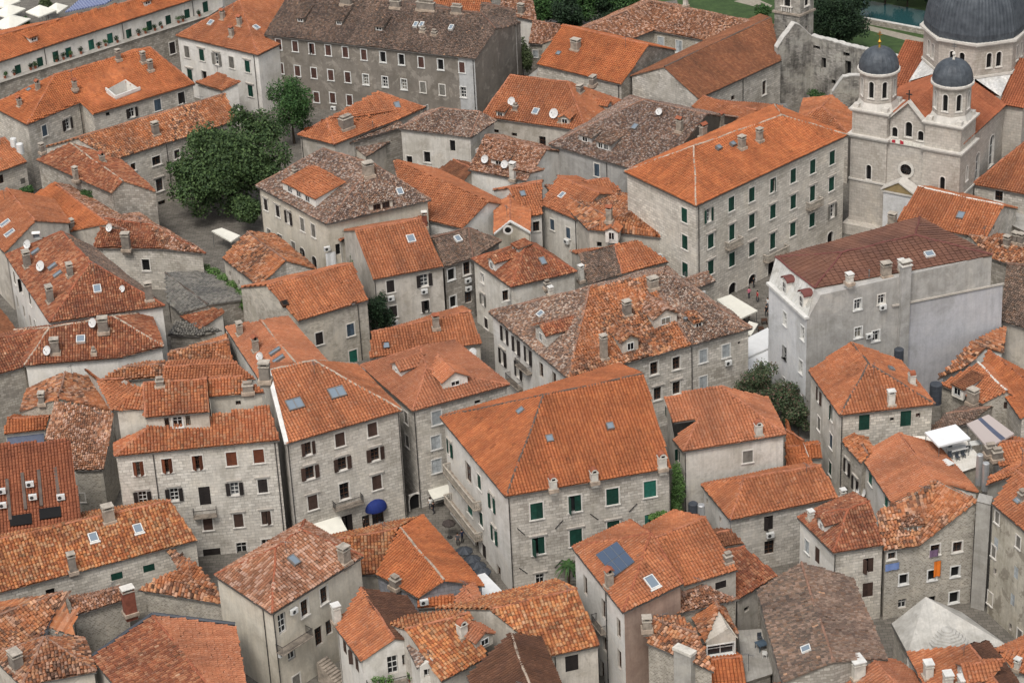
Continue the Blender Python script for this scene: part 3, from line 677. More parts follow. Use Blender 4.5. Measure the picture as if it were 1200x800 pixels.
def win_meshes(st, w, h, arch):
    k = (st, round(w, 2), round(h, 2), arch)
    if k in WC: return WC[k]
    sh, op, fr, sur, hood, sill = STY[st]; mb = MB()
    D = -.30; x0, x1, z0, z1 = -w/2, w/2, -h/2, h/2
    rm = sur if sur else 'hood'
    # reveals
    q = lambda *a: [V(p) for p in a]
    mb.poly(q((x0, 0, z0), (x0, 0, z1), (x0, D, z1), (x0, D, z0)), rm); mb.poly(q((x1, 0, z0), (x1, D, z0), (x1, D, z1), (x1, 0, z1)), rm)
    mb.poly(q((x0, 0, z1), (x1, 0, z1), (x1, D, z1), (x0, D, z1)), rm); mb.poly(q((x0, 0, z0), (x0, D, z0), (x1, D, z0), (x1, 0, z0)), rm)
    def bx(xa, xb, ya, yb, za, zb, m): mb.box(((xa+xb)/2, (ya+yb)/2, za), abs(xb-xa), abs(yb-ya), zb-za, m)
    if sur:
        t = .14; p = .05
        if arch:
            n = 10; R0 = w/2; zc = z1-R0
            for i in range(n):
                t0, t1 = math.pi*i/n, math.pi*(i+1)/n
                o = [V((R0*math.cos(t0), 0, zc+R0*math.sin(t0))), V(((R0+t)*math.cos(t0), 0, zc+(R0+t)*math.sin(t0))), V(((R0+t)*math.cos(t1), 0, zc+(R0+t)*math.sin(t1))), V((R0*math.cos(t1), 0, zc+R0*math.sin(t1)))]
                mb.prism(o, V((0, p, 0)), sur)
                # spandrel that closes the square opening above the arch
                a0 = V((R0*math.cos(t0), .004, zc+R0*math.sin(t0))); a1 = V((R0*math.cos(t1), .004, zc+R0*math.sin(t1)))
                cn = V((R0 if math.cos((t0+t1)/2) > 0 else -R0, .004, z1)); mb.poly([a0, a1, cn], sur)
            bx(x0-t, x0, .0, p, z0, zc, sur); bx(x1, x1+t, .0, p, z0, zc, sur)
        else:
            bx(x0-t, x0, .0, p, z0, z1, sur); bx(x1, x1+t, .0, p, z0, z1, sur); bx(x0-t, x1+t, 0, p+.003, z1, z1+t, sur)
        if sill: bx(x0-t-.06, x1+t+.06, 0, .14, z0-.12, z0, sur)
        if hood: bx(x0-.35, x1+.35, 0, .2, z1+t+.10, z1+t+.24, 'hood'); bx(x0-.25, x1+.25, 0, .1, z1+t, z1+t+.10, 'trim')
    pane = MB()
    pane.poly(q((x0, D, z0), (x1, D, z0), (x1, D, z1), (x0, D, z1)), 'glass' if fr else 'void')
    frame = None
    if fr and not (sh and not op):
        fb = MB(); f = .07; y0, y1 = D+.005, D+.06
        def b2(xa, xb, za, zb): fb.box(((xa+xb)/2, (y0+y1)/2, za), xb-xa, y1-y0, zb-za, fr)
        b2(x0, x0+f, z0, z1); b2(x1-f, x1, z0, z1); b2(x0+f, x1-f, z0, z0+f); b2(x0+f, x1-f, z1-f, z1)
        b2(-f/2, f/2, z0+f, z1-f)
        if h > .9:
            y1 += .003; b2(x0+f, x1-f, z0+h*.62-f/2, z0+h*.62+f/2)
            if h > 1.6: b2(x0+f, x1-f, z0+h*.31-f/2, z0+h*.31+f/2)
        frame = fb.mesh('window_frame')
    shm = []
    if sh:
        def leaf(wd):
            m = MB(); m.box((wd/2, 0, z0+.02), wd-.015, .05, h-.04, sh)
            f = .07
            for xa, xb, za, zb in ((.0, f, z0+.02, z1-.02), (wd-f, wd, z0+.02, z1-.02), (f, wd-f, z0+.02, z0+.02+f), (f, wd-f, z1-.02-f, z1-.02), (f, wd-f, -f/2, f/2)):
                m.box(((xa+xb)/2, .03, za), xb-xa-.004, .03, zb-za, sh)
            return m.mesh('shutter')
        lf = leaf(w/2)
        if not op: shm = [(lf, V((x0, -.07, 0)), 0), (lf, V((0, -.07, 0)), 0)]
        elif op == .5: shm = [(lf, V((x0, -.07, 0)), .9), (lf, V((x1, -.07, 0)), math.pi-.9)]
        else: shm = [(lf, V((x0-.03-w/2, .10, 0)), 0.06), (lf, V((x1+.03, .10, 0)), -.06)]
    r = WC[k] = (mb.mesh('window'), pane.mesh('pane'), frame, shm); return r
def make_window(root, c, q, out, st, w, h, kw):
    name = kw.get('name', 'window')
    if name == 'window' and h >= 2.05: name = 'door' if kw.get('door') else 'window'
    m, p, fr, sh = win_meshes(st, w, h, kw.get('arch', False))
    rz = math.atan2(-out.x, out.y)
    o = link(name, m, root, q-c, rz)
    if kw.get('label'): o['label'] = kw['label']
    link('pane', p, o)
    if fr: link('frame', fr, o)
    rr = random.random(); closed = sh and sh[0][2] == 0 and len(sh) == 2 and abs(sh[1][2]) < 1e-6
    for i, (me, loc, a) in enumerate(sh):
        if closed and ((rr < .07 and i == 0) or .05 < rr < .12 and i == 1):      # a leaf left ajar
            loc = V((loc.x if i == 0 else w/2, -.04, 0)); a = random.uniform(.5, 1.5) if i == 0 else math.pi-random.uniform(.5, 1.5)
        elif not closed and abs(a) < .3: a += random.uniform(-.02, .22)*(1 if i == 1 else -1)*-1 if i == 0 else random.uniform(-.22, .02)*-1
        link('shutter', me, o, loc, a)
    return o

# ---------------------------------------------------------------- roof furniture
def axes(u):
    x = V((u.x, u.y, 0)).normalized(); return x, V((-x.y, x.x, 0))
def make_chimney(roof, c, hit, kind, w, d, h, lab, kw):
    _, q, n, u, v, f = hit; X, Y = axes(u); mb = MB(); Z = V((0, 0, 1)); w *= .86; d *= .86; h *= .88; down = max(.6, d*.8)
    mat = dict(stone='chimstone', white='chimwhite', dark='chimdark', brick='brickred', hood='chimwhite', pipe='metal', block='chimdark')[kind]
    a = (X, Y); b = q-Z*down
    if kind == 'pipe':
        mb.tube(b, q+Z*h, w/2, 'metal', 8); mb.tube(q+Z*h, q+Z*(h+.12), w*.8, 'metal', 8, w*.3)
    else:
        mb.box(q-Z*.25, w+.35, d+.35, .42, 'mortar', a)      # flashing skirt
        mb.box(b, w, d, down+h, mat, a)
        t = q+Z*h
        mb.box(t, w+.14, d+.14, .09, 'chimwhite' if kind in ('white', 'hood') else 'chimcap', a)
        if kind in ('stone', 'dark', 'brick'):
            for sx in (-1, 1):
                for sy in (-1, 1): mb.box(t+X*(sx*(w/2-.1))+Y*(sy*(d/2-.1))+Z*.1, .17, .17, .28, mat, a)
            mb.box(t+Z*.1, w*.5, d*.5, .2, 'void', a)
            if kind == 'stone' and kw.get('tile', True):     # two leaning tiles
                for sy in (-1, 1):
                    e0 = t+Y*(sy*(d/2+.12))+Z*.38; e1 = t+Z*.68
                    mb.prism([e0-X*(w/2+.08), e0+X*(w/2+.08), e1+X*(w/2+.08), e1-X*(w/2+.08)], Z*.06, 'capred')
            else: mb.box(t+Z*.38, w+.16, d+.16, .1, 'trim' if kind == 'brick' else 'chimcap', a)
        elif kind == 'white':
            mb.box(t+Z*.1, w*.8, d*.8, .22, 'void', a)
            for sx in (-1, 1): mb.box(t+X*(sx*(w/2-.07))+Z*.1, .14, d, .24, mat, a)
            mb.box(t+Z*.34, w+.18, d+.18, .12, 'trimwhite', a)
        elif kind == 'hood':                                 # rounded plaster hood open on two sides
            k = 8; pr = [V((0, 0, 0))+t+X*(math.cos(math.pi*i/k)*w*.5)+Z*(.1+math.sin(math.pi*i/k)*w*.55) for i in range(k+1)]
            for sy in (-1, 1):
                o = Y*(sy*d/2-(.06 if sy > 0 else -.0)); mb.prism([p+o for p in pr], Y*.06, mat)
            for i in range(k): mb.prism([pr[i]-Y*d/2, pr[i+1]-Y*d/2, pr[i+1]+Y*d/2, pr[i]+Y*d/2], Z*.07, 'capred' if kw.get('tile') else mat)
            mb.box(t+Z*.12-Y*(d/2+.012), w*.45, .02, .22, 'void', a)
        elif kind == 'block':
            mb.box(t+Z*.1, w*.7, d*.6, .3, 'chimdark', a); mb.box(t+Z*.4, w*.9, d*.8, .08, 'chimstone', a)
    o = link('chimney', mb.mesh('chimney', q), roof, q-c)
    if lab: o['label'] = lab
def make_skylight(roof, c, hit, w, h, fr, gl, kw):
    _, q, n, u, v, f = hit; mb = MB()
    def rect(a, b, cc, d, lo, hi, m):
        base = [q+u*x+v*y+n*lo for x, y in ((a, cc), (b, cc), (b, d), (a, d))]; mb.prism(base, n*(hi-lo), m)
    W, Hh = w/2, h/2; t = .09
    rect(-W, -W+t, -Hh, Hh, -.05, .40, fr); rect(W-t, W, -Hh, Hh, -.05, .40, fr); rect(-W+t, W-t, -Hh, -Hh+t, -.05, .397, fr); rect(-W+t, W-t, Hh-t, Hh, -.05, .397, fr)
    if kw.get('bar'): rect(-.05, .05, -Hh+t, Hh-t, .1, .39, fr)
    mb.poly([q+u*x+v*y+n*.34 for x, y in ((-W+t, -Hh+t), (W-t, -Hh+t), (W-t, Hh-t), (-W+t, Hh-t))], gl)
    if kw.get('sill'): rect(-W-.1, W+.1, -Hh-.22, -Hh, .05, .32, 'trimwhite')
    link('skylight', mb.mesh('skylight', q), roof, q-c)
def make_dormer(root, s, hit, kind, w, h, kw):
    _, q, n, u, v, f = hit; Z = V((0, 0, 1))
    if kw.get('dir'):
        x, y = kw['dir']; Y = V((x, y, 0)).normalized()
    else: Y = V((n.x, n.y, 0)).normalized()
    X = Y.cross(Z)*-1; X = Z.cross(Y)*-1
    tanp = max(.15, math.tan(math.acos(min(1, n.z)))) ; wm = 'wall_'+kw.get('wall', s.wall); rmn = kw.get('roof', s.roof); rm = 'roof_'+rmn
    mb = MB(); rb = MB(); g = w*kw.get('gable', .28); ov = .18
    A = q-X*w/2-Z*.3; B = q+X*w/2-Z*.3; top = h+.3
    if kind == 'gable':
        mb.poly([A, B, B+Z*top, q+Z*(h+g), A+Z*top], wm, [(0, 0), (w, 0), (w, h), (w/2, h+g), (0, h)])
        de = h/tanp+.3; dr = (h+g)/tanp+.4
        for sd in (A, B):
            t = sd+Z*top; mb.poly([sd, t, t-Y*de, sd-Y*.01], wm, [(0, 0), (0, h), (de, h), (de, 0)])
        k = g/(w/2)
        for sg in (-1, 1):
            e0 = q+X*(sg*(w/2+ov))+Z*(h-k*ov+.05)+Y*ov; r0 = q+Z*(h+g+.05)+Y*ov
            pts = [e0, r0, q+Z*(h+g+.05)-Y*dr, q+X*(sg*(w/2+ov))+Z*(h-k*ov+.05)-Y*de]
            slab(rb, pts, rm, 'eave', .1)
            if kw.get('tiles', 1): tile_layer(rb, pts, rm, s.rough)
            for i in range(4): a, b = pts[i], pts[(i+1) % 4]; rb.poly([a, b, b-Z*.1, a-Z*.1], 'eave')
        ridge_cap(rb, q+Z*(h+g+.05)+Y*ov, q+Z*(h+g+.05)-Y*dr, kw.get('cap', s.cap), .12)
    else:
        sl = kw.get('slope', .10); dp = min(kw.get('depth', 99), h/max(.05, (tanp-sl)))
        mb.poly([A, B, B+Z*top, A+Z*top], wm, [(0, 0), (w, 0), (w, h), (0, h)])
        for sd in (A, B):
            t = sd+Z*top; mb.poly([sd, t, t-Y*dp+Z*(dp*sl), sd-Y*.01], wm, [(0, 0), (0, h), (dp, h), (dp, 0)])
        a0 = q+Z*(h+.05)+Y*ov-Z*(sl*ov); dd = dp+.3
        b0 = q+Z*(h+.05+dd*sl)-Y*dd
        pts = [a0-X*(w/2+ov), a0+X*(w/2+ov), b0+X*(w/2+ov), b0-X*(w/2+ov)]
        slab(rb, pts, rm, 'eave', .1); tile_layer(rb, pts, rm, s.rough)
        for i in range(4): a, b = pts[i], pts[(i+1) % 4]; rb.poly([a, b, b-Z*.1, a-Z*.1], 'eave')
    o = link('dormer', mb.mesh('dormer', q), root, q-s.c)
    link('dormer_roof', rb.mesh('dormer_roof', q), o)
    # windows in the front: a recessed dark pane in a frame
    for i in range(kw.get('nw', 1)):
        nw = kw.get('nw', 1); ww = kw.get('ww', min(.9, w*.55/nw)); wh = kw.get('wh', min(1.0, h*.7)); cx = (i-(nw-1)/2)*(w/nw)*.8
        wb = MB(); fc = kw.get('frame', 'framewhite'); p = q+X*cx+Y*.01+Z*kw.get('wz', h*.52)
        def bx(xa, xb, za, zb, ya, yb, m): wb.box(p+X*((xa+xb)/2)+Y*((ya+yb)/2)+Z*za, xb-xa, yb-ya, zb-za, m, (X, Y))
        t = .09
        bx(-ww/2, ww/2, -wh/2, wh/2, -.005, .01, 'glass')
        bx(-ww/2-t, -ww/2, -wh/2-t, wh/2+t, 0, .07, fc); bx(ww/2, ww/2+t, -wh/2-t, wh/2+t, 0, .07, fc); bx(-ww/2, ww/2, wh/2, wh/2+t, 0, .067, fc); bx(-ww/2, ww/2, -wh/2-t, -wh/2, 0, .067, fc)
        bx(-.03, .03, -wh/2, wh/2, .01, .04, fc)
        link('window', wb.mesh('window', q), o)

# ---------------------------------------------------------------- small fittings
def make_dish(s, root, q, r, h, az):
    mb = MB(); Z = V((0, 0, 1)); r *= .78
    if h: mb.tube(q-Z*.3, q+Z*h, .035, 'metal', 6)
    else: mb.tube(q-V((math.cos(az), math.sin(az), 0))*.5, q, .035, 'metal', 6)
    c = q+Z*h; ax = V((math.cos(az)*.85, math.sin(az)*.85, .5)).normalized(); x = ax.orthogonal().normalized(); y = ax.cross(x)
    n = 14; prev = None
    for rr, dz in ((.02, 0), (.5*r, .03), (.8*r, .09), (r, .16)):
        ring = [c+(x*math.cos(2*math.pi*i/n)+y*math.sin(2*math.pi*i/n))*rr+ax*dz for i in range(n)]
        if prev:
            for i in range(n): mb.poly([prev[i], prev[(i+1) % n], ring[(i+1) % n], ring[i]], 'dish')
        prev = ring
    mb.tube(c-Z*r*.8+ax*.1, c+ax*(r*.95), .02, 'metal', 5); mb.box(c+ax*(r*.95)-Z*.05, .09, .09, .1, 'acdark')
    link('satellite_dish', mb.mesh('satellite_dish', q), root, q-s.c)
def make_ac(s, root, q, out, d):
    mb = MB(); X, Y = d, out; b = q-V((0, 0, .3))
    mb.box(b+out*.06+out*.2, .9, .36, .62, 'acwhite', (X, Y)); cc = q+out*.445-d*.12
    n = 12; ring = [cc+(d*math.cos(2*math.pi*i/n)+V((0, 0, 1))*math.sin(2*math.pi*i/n))*.22 for i in range(n)]
    mb.poly(ring, 'acdark')
    for sx in (-.3, .3): mb.box(b+d*sx+out*.2-V((0, 0, .06)), .05, .4, .06, 'iron', (X, Y))
    link('air_conditioner', mb.mesh('air_conditioner', q), root, q-s.c)
def make_pipe(s, root, w, q):
    W = s.walls[w]; u = (q-W['a']).dot(W['d']); t = W['tops']
    z = t[0][1]
    for (u0, z0), (u1, z1) in zip(t, t[1:]):
        if u0 <= u <= u1: z = z0+(z1-z0)*(u-u0)/(u1-u0)
    u = max(.05, min(W['len']-.05, u)); p = W['a']+W['d']*u+W['out']*.09
    mb = MB(); mb.tube(V((p.x, p.y, s.base)), V((p.x, p.y, z-.3)), .06, 'pipe', 6); mb.tube(V((p.x, p.y, z-.3)), V((p.x, p.y, z-.12))+W['out']*.2, .06, 'pipe', 6)
    for k in range(int((z-s.base)/2.5)): mb.tube((p.x, p.y, s.base+1+2.5*k), (p.x, p.y, s.base+1.08+2.5*k), .085, 'pipe', 6)
    link('downpipe', mb.mesh('downpipe', p), root, p-s.c)
def make_balcony(s, root, q, out, wd, dp, kind):
    """q: middle of the slab where it meets the wall"""
    X = V((-out.y, out.x, 0)); a = (X, out); Z = V((0, 0, 1))
    mb = MB(); mb.box(q+out*dp/2-Z*.14, wd, dp, .14, 'chimstone', a); mb.box(q+out*(dp/2-.05)-Z*.2, wd-.2, dp-.2, .06, 'hood', a)
    for sx in (-1, 0, 1) if wd > 2.6 else (-1, 1):
        o = q+X*(sx*(wd/2-.3)); mb.prism([o-X*.1-Z*.2, o-X*.1-Z*.65, o-X*.1+out*dp*.7-Z*.2], X*.2, 'hood')
    b = link('balcony', mb.mesh('balcony', q), root, q-s.c); rb = MB()
    post = 'iron' if kind == 'iron' else 'chimcap'; n = max(4, int(wd/(.14 if kind == 'iron' else .24))); m = max(2, int(dp/(.14 if kind == 'iron' else .24))); t = .025 if kind == 'iron' else .07
    for i in range(n+1): rb.box(q+X*(-wd/2+.05+(wd-.1)*i/n)+out*(dp-.06), t, t, .92, post, a)
    for sx in (-1, 1):
        for i in range(m): rb.box(q+X*(sx*(wd/2-.05))+out*(dp-.06)*(i+.2)/m, t, t, .92, post, a)
    rt = .05 if kind == 'iron' else .16
    rb.box(q+out*(dp-.06)+Z*.92, wd, rt, rt*.8, post, a)
    for sx in (-1, 1): rb.box(q+X*(sx*(wd/2-.05))+out*((dp-.06)/2-rt/4)+Z*.92, rt, dp-.06-rt*.6, rt*.8-.003, post, a)
    link('railing', rb.mesh('railing', q), b)
def make_awning(s, root, q, out, wd, dp, drop, mat, name='awning', dome=False):
    """q: middle of its top edge on the wall"""
    X = V((-out.y, out.x, 0)); Z = V((0, 0, 1)); mb = MB()
    if dome:
        n, k = 14, 6; rows = []
        for i in range(k+1):
            t = math.pi/2*i/k; rows.append([q-Z*drop+X*(math.cos(math.pi*j/n)*wd/2)+out*(math.sin(math.pi*j/n)*dp*math.cos(t))*1.0+Z*(math.sin(t)*drop*math.sin(math.pi*j/n)) for j in range(n+1)])
        for a, b in zip(rows, rows[1:]):
            for j in range(n): mb.poly([a[j], a[j+1], b[j+1], b[j]], mat)
        for j in range(n): a = rows[0]; mb.poly([a[j]-Z*.2, a[j+1]-Z*.2, a[j+1], a[j]], mat)
    else:
        a, b = q-X*wd/2, q+X*wd/2; c, d = b+out*dp-Z*drop, a+out*dp-Z*drop
        n = 6
        for i in range(n):
            f0, f1 = i/n, (i+1)/n; sg = lambda f: -Z*(.12*math.sin(math.pi*f))
            mb.prism([a+(d-a)*f0+sg(f0), b+(c-b)*f0+sg(f0), b+(c-b)*f1+sg(f1), a+(d-a)*f1+sg(f1)], -Z*.03, mat)
        mb.prism([d, c, c-Z*.25, d-Z*.25], out*.02, mat); mb.tube(d, c, .04, 'metal', 6)
        for p in (a, b): mb.tube(p-Z*(drop+.5), p+out*dp-Z*(drop+.05), .03, 'metal', 5)
    link(name, mb.mesh(name, q), root, q-s.c)
def pp(a, b, l):
    d = V((b.x-a.x, b.y-a.y, 0)).normalized(); n = V((-d.y, d.x, 0))
    return (n if n.y > 0 else -n)*l
# ============================ far rows: along the city wall ============================
h = H('long_house', 'long low white house with a row of dark green shuttered doors onto a planted terrace', 'a0', 9, 'a -250 346; b 945 -40; R 945 -95; S -250 216; c=mir(b,R); d=mir(a,S)', 'abRS cdSR', 'ab bRc cd dSa', 'orange', 'white', over=.3)
h.win('ab', 'g', 1.15, 2.3, '78 305,172 273,238 247,550 152,637 117,718 93,798 67,876 34', door=True).win('ab', 'gb', 1.15, 2.3, '293 231,390 197,470 170')
h.pipe('ab', '195 260,525 150,822 40').dormer('145 175', 'shed', 1.4, .6, ww=.9, wh=.4).dormer('630 20', 'shed', 1.4, .6, ww=.9, wh=.4)
LONG = h
h = H('terrace_wall', 'stone terrace wall carrying potted plants below the long white house', 'a0', 5.9, 'a -250 434; b 890 68; c=at(H_[0].p["b"],5.9)+v(0,.5,0); d=at(H_[0].p["a"],5.9)+v(0,.5,0)', 'abcd', 'ab bc cd da', '=wall_concrete', 'darkstone', r=5.9, cat='terrace', gutter=False)
h.win('ab', 'd', 1.1, 1.8, '735 205'); TERR = h
h = H('house', 'orange hip roofed house with a white terrace cut into its roof', 'a0', 11, 'k 115 533; q 345 437; a 395 490 10.3; b 830 360 10.3; R 640 205; S 232 322; c=ml(b,R,S); l -42 453', 'kqabRS kSl bcR clSR', 'kq qa ab bc cl lk', 'orange', 'stone', pitch=22)
h.win('kq', 'bl', .9, 1.5, '190 557').win('kq', 'do', .9, 1.5, '287 530').win('ab', 'kp', .7, .6, '460 487').win('ab', 'do', .9, 1.3, '562 480').win('ab', 'bl', 1.1, 1.6, '672 448').win('ab', 'd', 1.1, 1.6, '773 418')
h.chimney('85 455,163 385,320 380', 'stone', .7, .7, 1.3).chimney('505 255,612 265,643 300', 'dark', .8, .7, 1.5).skylight('125 388', .8, .7)
h.roofhole('kqabRS', '452 385,535 340,598 382,495 420'); CUT = h
h.pipe('kq', '340 460')
h = H('house', 'long orange roofed stone house behind the large dark tree on the square', 'a0', 9.6, 'a 490 682; b 1010 515; R 960 402; S 330 592; c=mir(b,R); d=mir(a,S)', 'abRS cdSR', 'ab bRc cd dSa', 'weather', 'stone')
h.win('ab', 'n', .8, 1.0, '568 712').win('ab', 'n', 1.4, 1.2, '667 685').win('ab', 'n', .9, 1.2, '755 658').win('ab', 'nh', 1.1, 1.7, '680 788').win('ab', 'np', 1.2, 1.6, '692 880').win('ab', 'wp', 1.7, 1.4, '785 850').win('ab', 'kp', .9, .5, '742 918,808 898')
h.chimney('665 575', 'dark', 1.1, .9, 1.9).pipe('ab', '720 720')
h = H('house', 'weathered red hip roof with a white mortar ridge and a bare stone gable', 'a0', 9.5, 'd 155 682; a 475 826; R 525 774; b 662 818; S 297 610; c=mir(d,S)', 'daRS bcSR', 'aRb bc cSd da', 'red', 'darkstone', rough=.6, cap='mortar')
h.chimney('325 770', 'stone', .8, .7, 2.0, tile=False).chimney('437 690', 'stone', .9, .8, 1.1).chimney('180 650', 'dark', .7, .7, 1.2)
h = H('house', 'pale hip roofed house with mixed green shutters and hood moulds beside the grey barracks', 'a0', 10.5, 'a 750 155; b 1100 237; R 1022 5; c=b+pp(a,b,16); d=a+pp(a,b,16); S=R+pp(a,b,8)', 'abR bcSR cdS daRS', 'ab bc cd da', 'terracotta', 'white')
h.win('ab', 'eo', .9, 1.7, '925 252').win('ab', 'e', 1, 1.7, '797 222,987 267').win('ab', 'gh', 1, 1.7, '860 235,1055 284').win('ab', 'gh', 1, 1.7, '810 320,1068 388').win('ab', 'k', 1, 1.7, '872 328')
h.chimney('950 85,988 158,1022 112', 'stone', .8, .7, 1.5).skylight('900 102,1092 122', .9, 1.1, 'whiteframe')
h.pipe('ab', '1092 330')
h = H('shed', 'small orange lean-to shed in front of the pale hip roofed house', 'a0', 6.5, 'a 833 352; b 945 388; c 1022 350 7.6; d 930 312 7.6', 'abcd', 'ab bc cd da', 'terracotta', 'white', r=7.6, cat='shed')
h = H('house', 'orange roofed cottage under two white water drums at the picture edge', 'a0', 7, 'a -90 765; b 115 692; R 20 590; S -130 645; c=mir(b,R); d=mir(a,S)', 'abRS cdSR', 'ab bRc cd dSa', 'terracotta', 'stone')
h.win('ab', 'np', .9, 1.2, '5 765').win('ab', 'ep', .8, .9, '98 772'); TANKH = h
# ============================ grey barracks ============================
h = H('barracks', 'long grey barracks with three rows of white framed windows under a brown roof', 'b0', 12, 'a 35 150; w 858 243; b 935 252; R 962 60; S 150 -42; C=pl(1022,125,a,b,S); d=ml(a,R,S)+v(0,6,0); c=ml(b,R,S)', 'awbCRS cdSRC', 'aw wb bCc cd dSa', 'brown', 'greyweather', cat='barracks', rough=.7, cap='capbrown', over=.3)
BAR = h
h.wallmat['wb'] = 'greystrip'
h.win('aw', 'bs', .9, 1.5, '97 190,167 198,238 208,308 215,381 223,460 234,704 266').win('wb', 'bs', .9, 1.5, '878 288').win('wb', 'ws', .9, 1.5, '884 394').win('aw', 'ks', .9, 1.5, '541 244,620 255,787 276')
h.win('aw', 'bs', .9, 1.5, '106 292,177 303,247 312,319 321,391 330').win('aw', 'ws', .9, 1.5, '468 340,550 350,631 361').win('aw', 'e', .9, 1.5, '712 373,794 384').win('aw', 'bs', .9, 1.5, '258 415,327 418,399 428')
h.ac('aw', '333 460').pipe('wb', '930 350').skylight('682 110,707 110,833 122', .7, 1.1, 'whiteframe')
h.dormer('190 95', 'shed', 1.2, .7, ww=.8, wh=.4, slope=.25).dormer('355 108', 'shed', 1.2, .8, ww=.7, wh=.45, slope=.25).dormer('525 132', 'shed', 1.4, .7, ww=.9, wh=.4, slope=.25)
h.chimney('385 20', 'block', 2.2, .8, 1.2).chimney('595 32', 'block', 2.0, .8, 1.2).chimney('725 42', 'block', 3.6, .9, 1.4).chimney('857 55', 'block', 2.0, .8, 1.2)
h.chimney('712 135,760 148', 'block', .9, .7, .5)
h = H('house', 'grey plaster block with a weathered roof behind the end of the barracks', 'b0', 12.5, 'a 950 78; b 1112 108; R 1106 45; S 960 15; c=mir(b,R); d=mir(a,S)', 'abRS cdSR', 'ab bRc cd dSa', 'brown', 'grey', rough=.7)
h.win('ab', 'np', .8, 1.6, '1050 185').win('ab', 'np', .9, 1.6, '1055 290').ac('ab', '1060 325')
h = H('house', 'bright orange roof peeping over the ridge of the grey barracks', 'b0', 8, 'a 540 45; b 1000 70; R 1000 -10; S 560 -45; c=mir(b,R); d=mir(a,S)', 'abRS cdSR', 'ab bRc cd dSa', 'terracotta', 'plaster')
h = H('house', 'small mottled roofed house with tall flues among the park trees', 'b0', 7, 'a 1040 60; b 1195 92; R 1180 10; S 1045 -12; c=mir(b,R); d=mir(a,S)', 'abRS cdSR', 'ab bRc cd dSa', 'pinkold', 'white', rough=.7)
h.chimney('1130 60', 'dark', 1.2, .8, 1.6)
# ============================ behind the palace ============================
h = H('house', 'low orange hip roof tucked under the barracks beside the light green tree', 'b0', 8, 'a 178 577; k 335 618; b 614 508; c 722 460; T 300 511; R 520 393', 'kbRT bcR akT caTR', 'ak kb bc ca', 'terracotta', 'plaster', pitch=22)
h.win('bc', 'w', .8, 1.5, '724 475').skylight('600 450', .9, 1.1, 'skyframe').chimney('385 545', 'block', 2.4, 1.4, 1.8).pipe('ak', '200 630')
h = H('house', 'half collapsed cottage with a patched mottled roof beside a grey chimney block', 'b0', 7.2, 'a 400 612; b 640 538; R 560 488; S 345 562; c=mir(b,R); d=mir(a,S)', 'abRS cdSR', 'ab bRc cd dSa', 'mottled', 'darkstone', rough=1.2)
h.chimney('500 560', 'pipe', .12, .12, 1.8)
h = H('shed', 'narrow mottled lean-to below the half collapsed cottage', 'b0', 5.2, 'a 470 668; b 612 583; R 575 556; S 425 632; c=mir(b,R); d=mir(a,S)', 'abRS cdSR', 'ab bRc cd dSa', 'mottled', 'plaster', cat='shed', rough=1.0)
h.chimney('527 600', 'white', .7, .6, 1.0)
h = H('house', 'pale peeling house with black window holes under a grey and brown hip roof', 'b0', 9, 'a 610 550; b 915 587; c 1022 516; R 955 480; S 790 463; d=a+c-b', 'abRS bcR cdSR daS', 'ab bc cd da', 'mottled', 'paleplaster', rough=.8, pitch=20)
h.win('ab', 'k', .9, 1.6, '655 690').win('ab', 'k', 1.0, 1.5, '730 670').win('ab', 'kp', .8, 1.5, '838 622').ac('ab', '622 695').ac('bc', '940 640')
h = H('town_house', 'cream town house with a broad orange attic on its mottled hip roof', 'b1', 11, 'a 0 66; k 300 228; c 745 125; d=a+c-k; T 285 -92; U 500 -28', 'akUT kcU cdTU daT', 'ak kc cd da', 'mottled', 'cream', rough=.8, over=.3)
h.win('ak', 'dh', .9, 1.5, '42 145,93 173').win('ak', 'do', .8, 1.6, '140 200').win('ak', 'e', .9, 1.7, '198 230,245 256').win('ak', 'e', .9, 1.4, '57 272,105 296,160 326').win('ak', 'd', 1.1, 1.9, '200 356,250 392', arch=True)
h.win('kc', 'wp', .8, 1.4, '322 280,395 330').win('kc', 'kp', .8, 1.4, '352 335').ac('kc', '300 330').pipe('ak', '20 180')
h.dormer('185 118', 'shed', 8.2, 1.25, roof='terracotta', wall='white', nw=3, ww=1.0, wh=.8, slope=.18).chimney('480 20', 'stone', 1.6, 1.3, 1.8, tile=False).dormer('535 165', 'shed', 3.4, 1.1, nw=2, frame='framebrown', slope=.2)
h.skylight('612 92', .9, 1.1, 'whiteframe').chimney('165 12', 'block', .7, .6, .6)
h = H('house', 'small red roofed annex of white wall below the mottled hip roof', 'b1', 8, 'a 358 302; b 470 240; R 440 196; S 325 236; c=mir(b,R); d=mir(a,S)', 'abRS cdSR', 'ab bRc cd dSa', 'red', 'white')
h.win('ab', 'kp', .7, 1.3, '422 320').chimney('455 232', 'block', 2.4, .9, .9)
h = H('house', 'red gabled house with a satellite dish and a brick chimney on its ridge', 'b1', 8.2, 'a 470 246; b 735 222; R 692 158; S 455 180; c=mir(b,R); d=mir(a,S)', 'abRS cdSR', 'ab bRc cd dSa', 'red', 'plaster')
h.chimney('720 240', 'brick', .8, .7, 2.2).dish('614 195', .75, h=.9)
h = H('house', 'broad plain red roof sweeping down to a white trimmed verge', 'b1', 7.5, 'a 640 190; b 878 248; R 990 134; S 585 -45; T 1092 152 7.5; U 770 -5 7.5', 'abRS RTUS', 'ab bR RT TU US Sa', 'terracotta', 'white', pitch=20, rough=.15, caps=False)
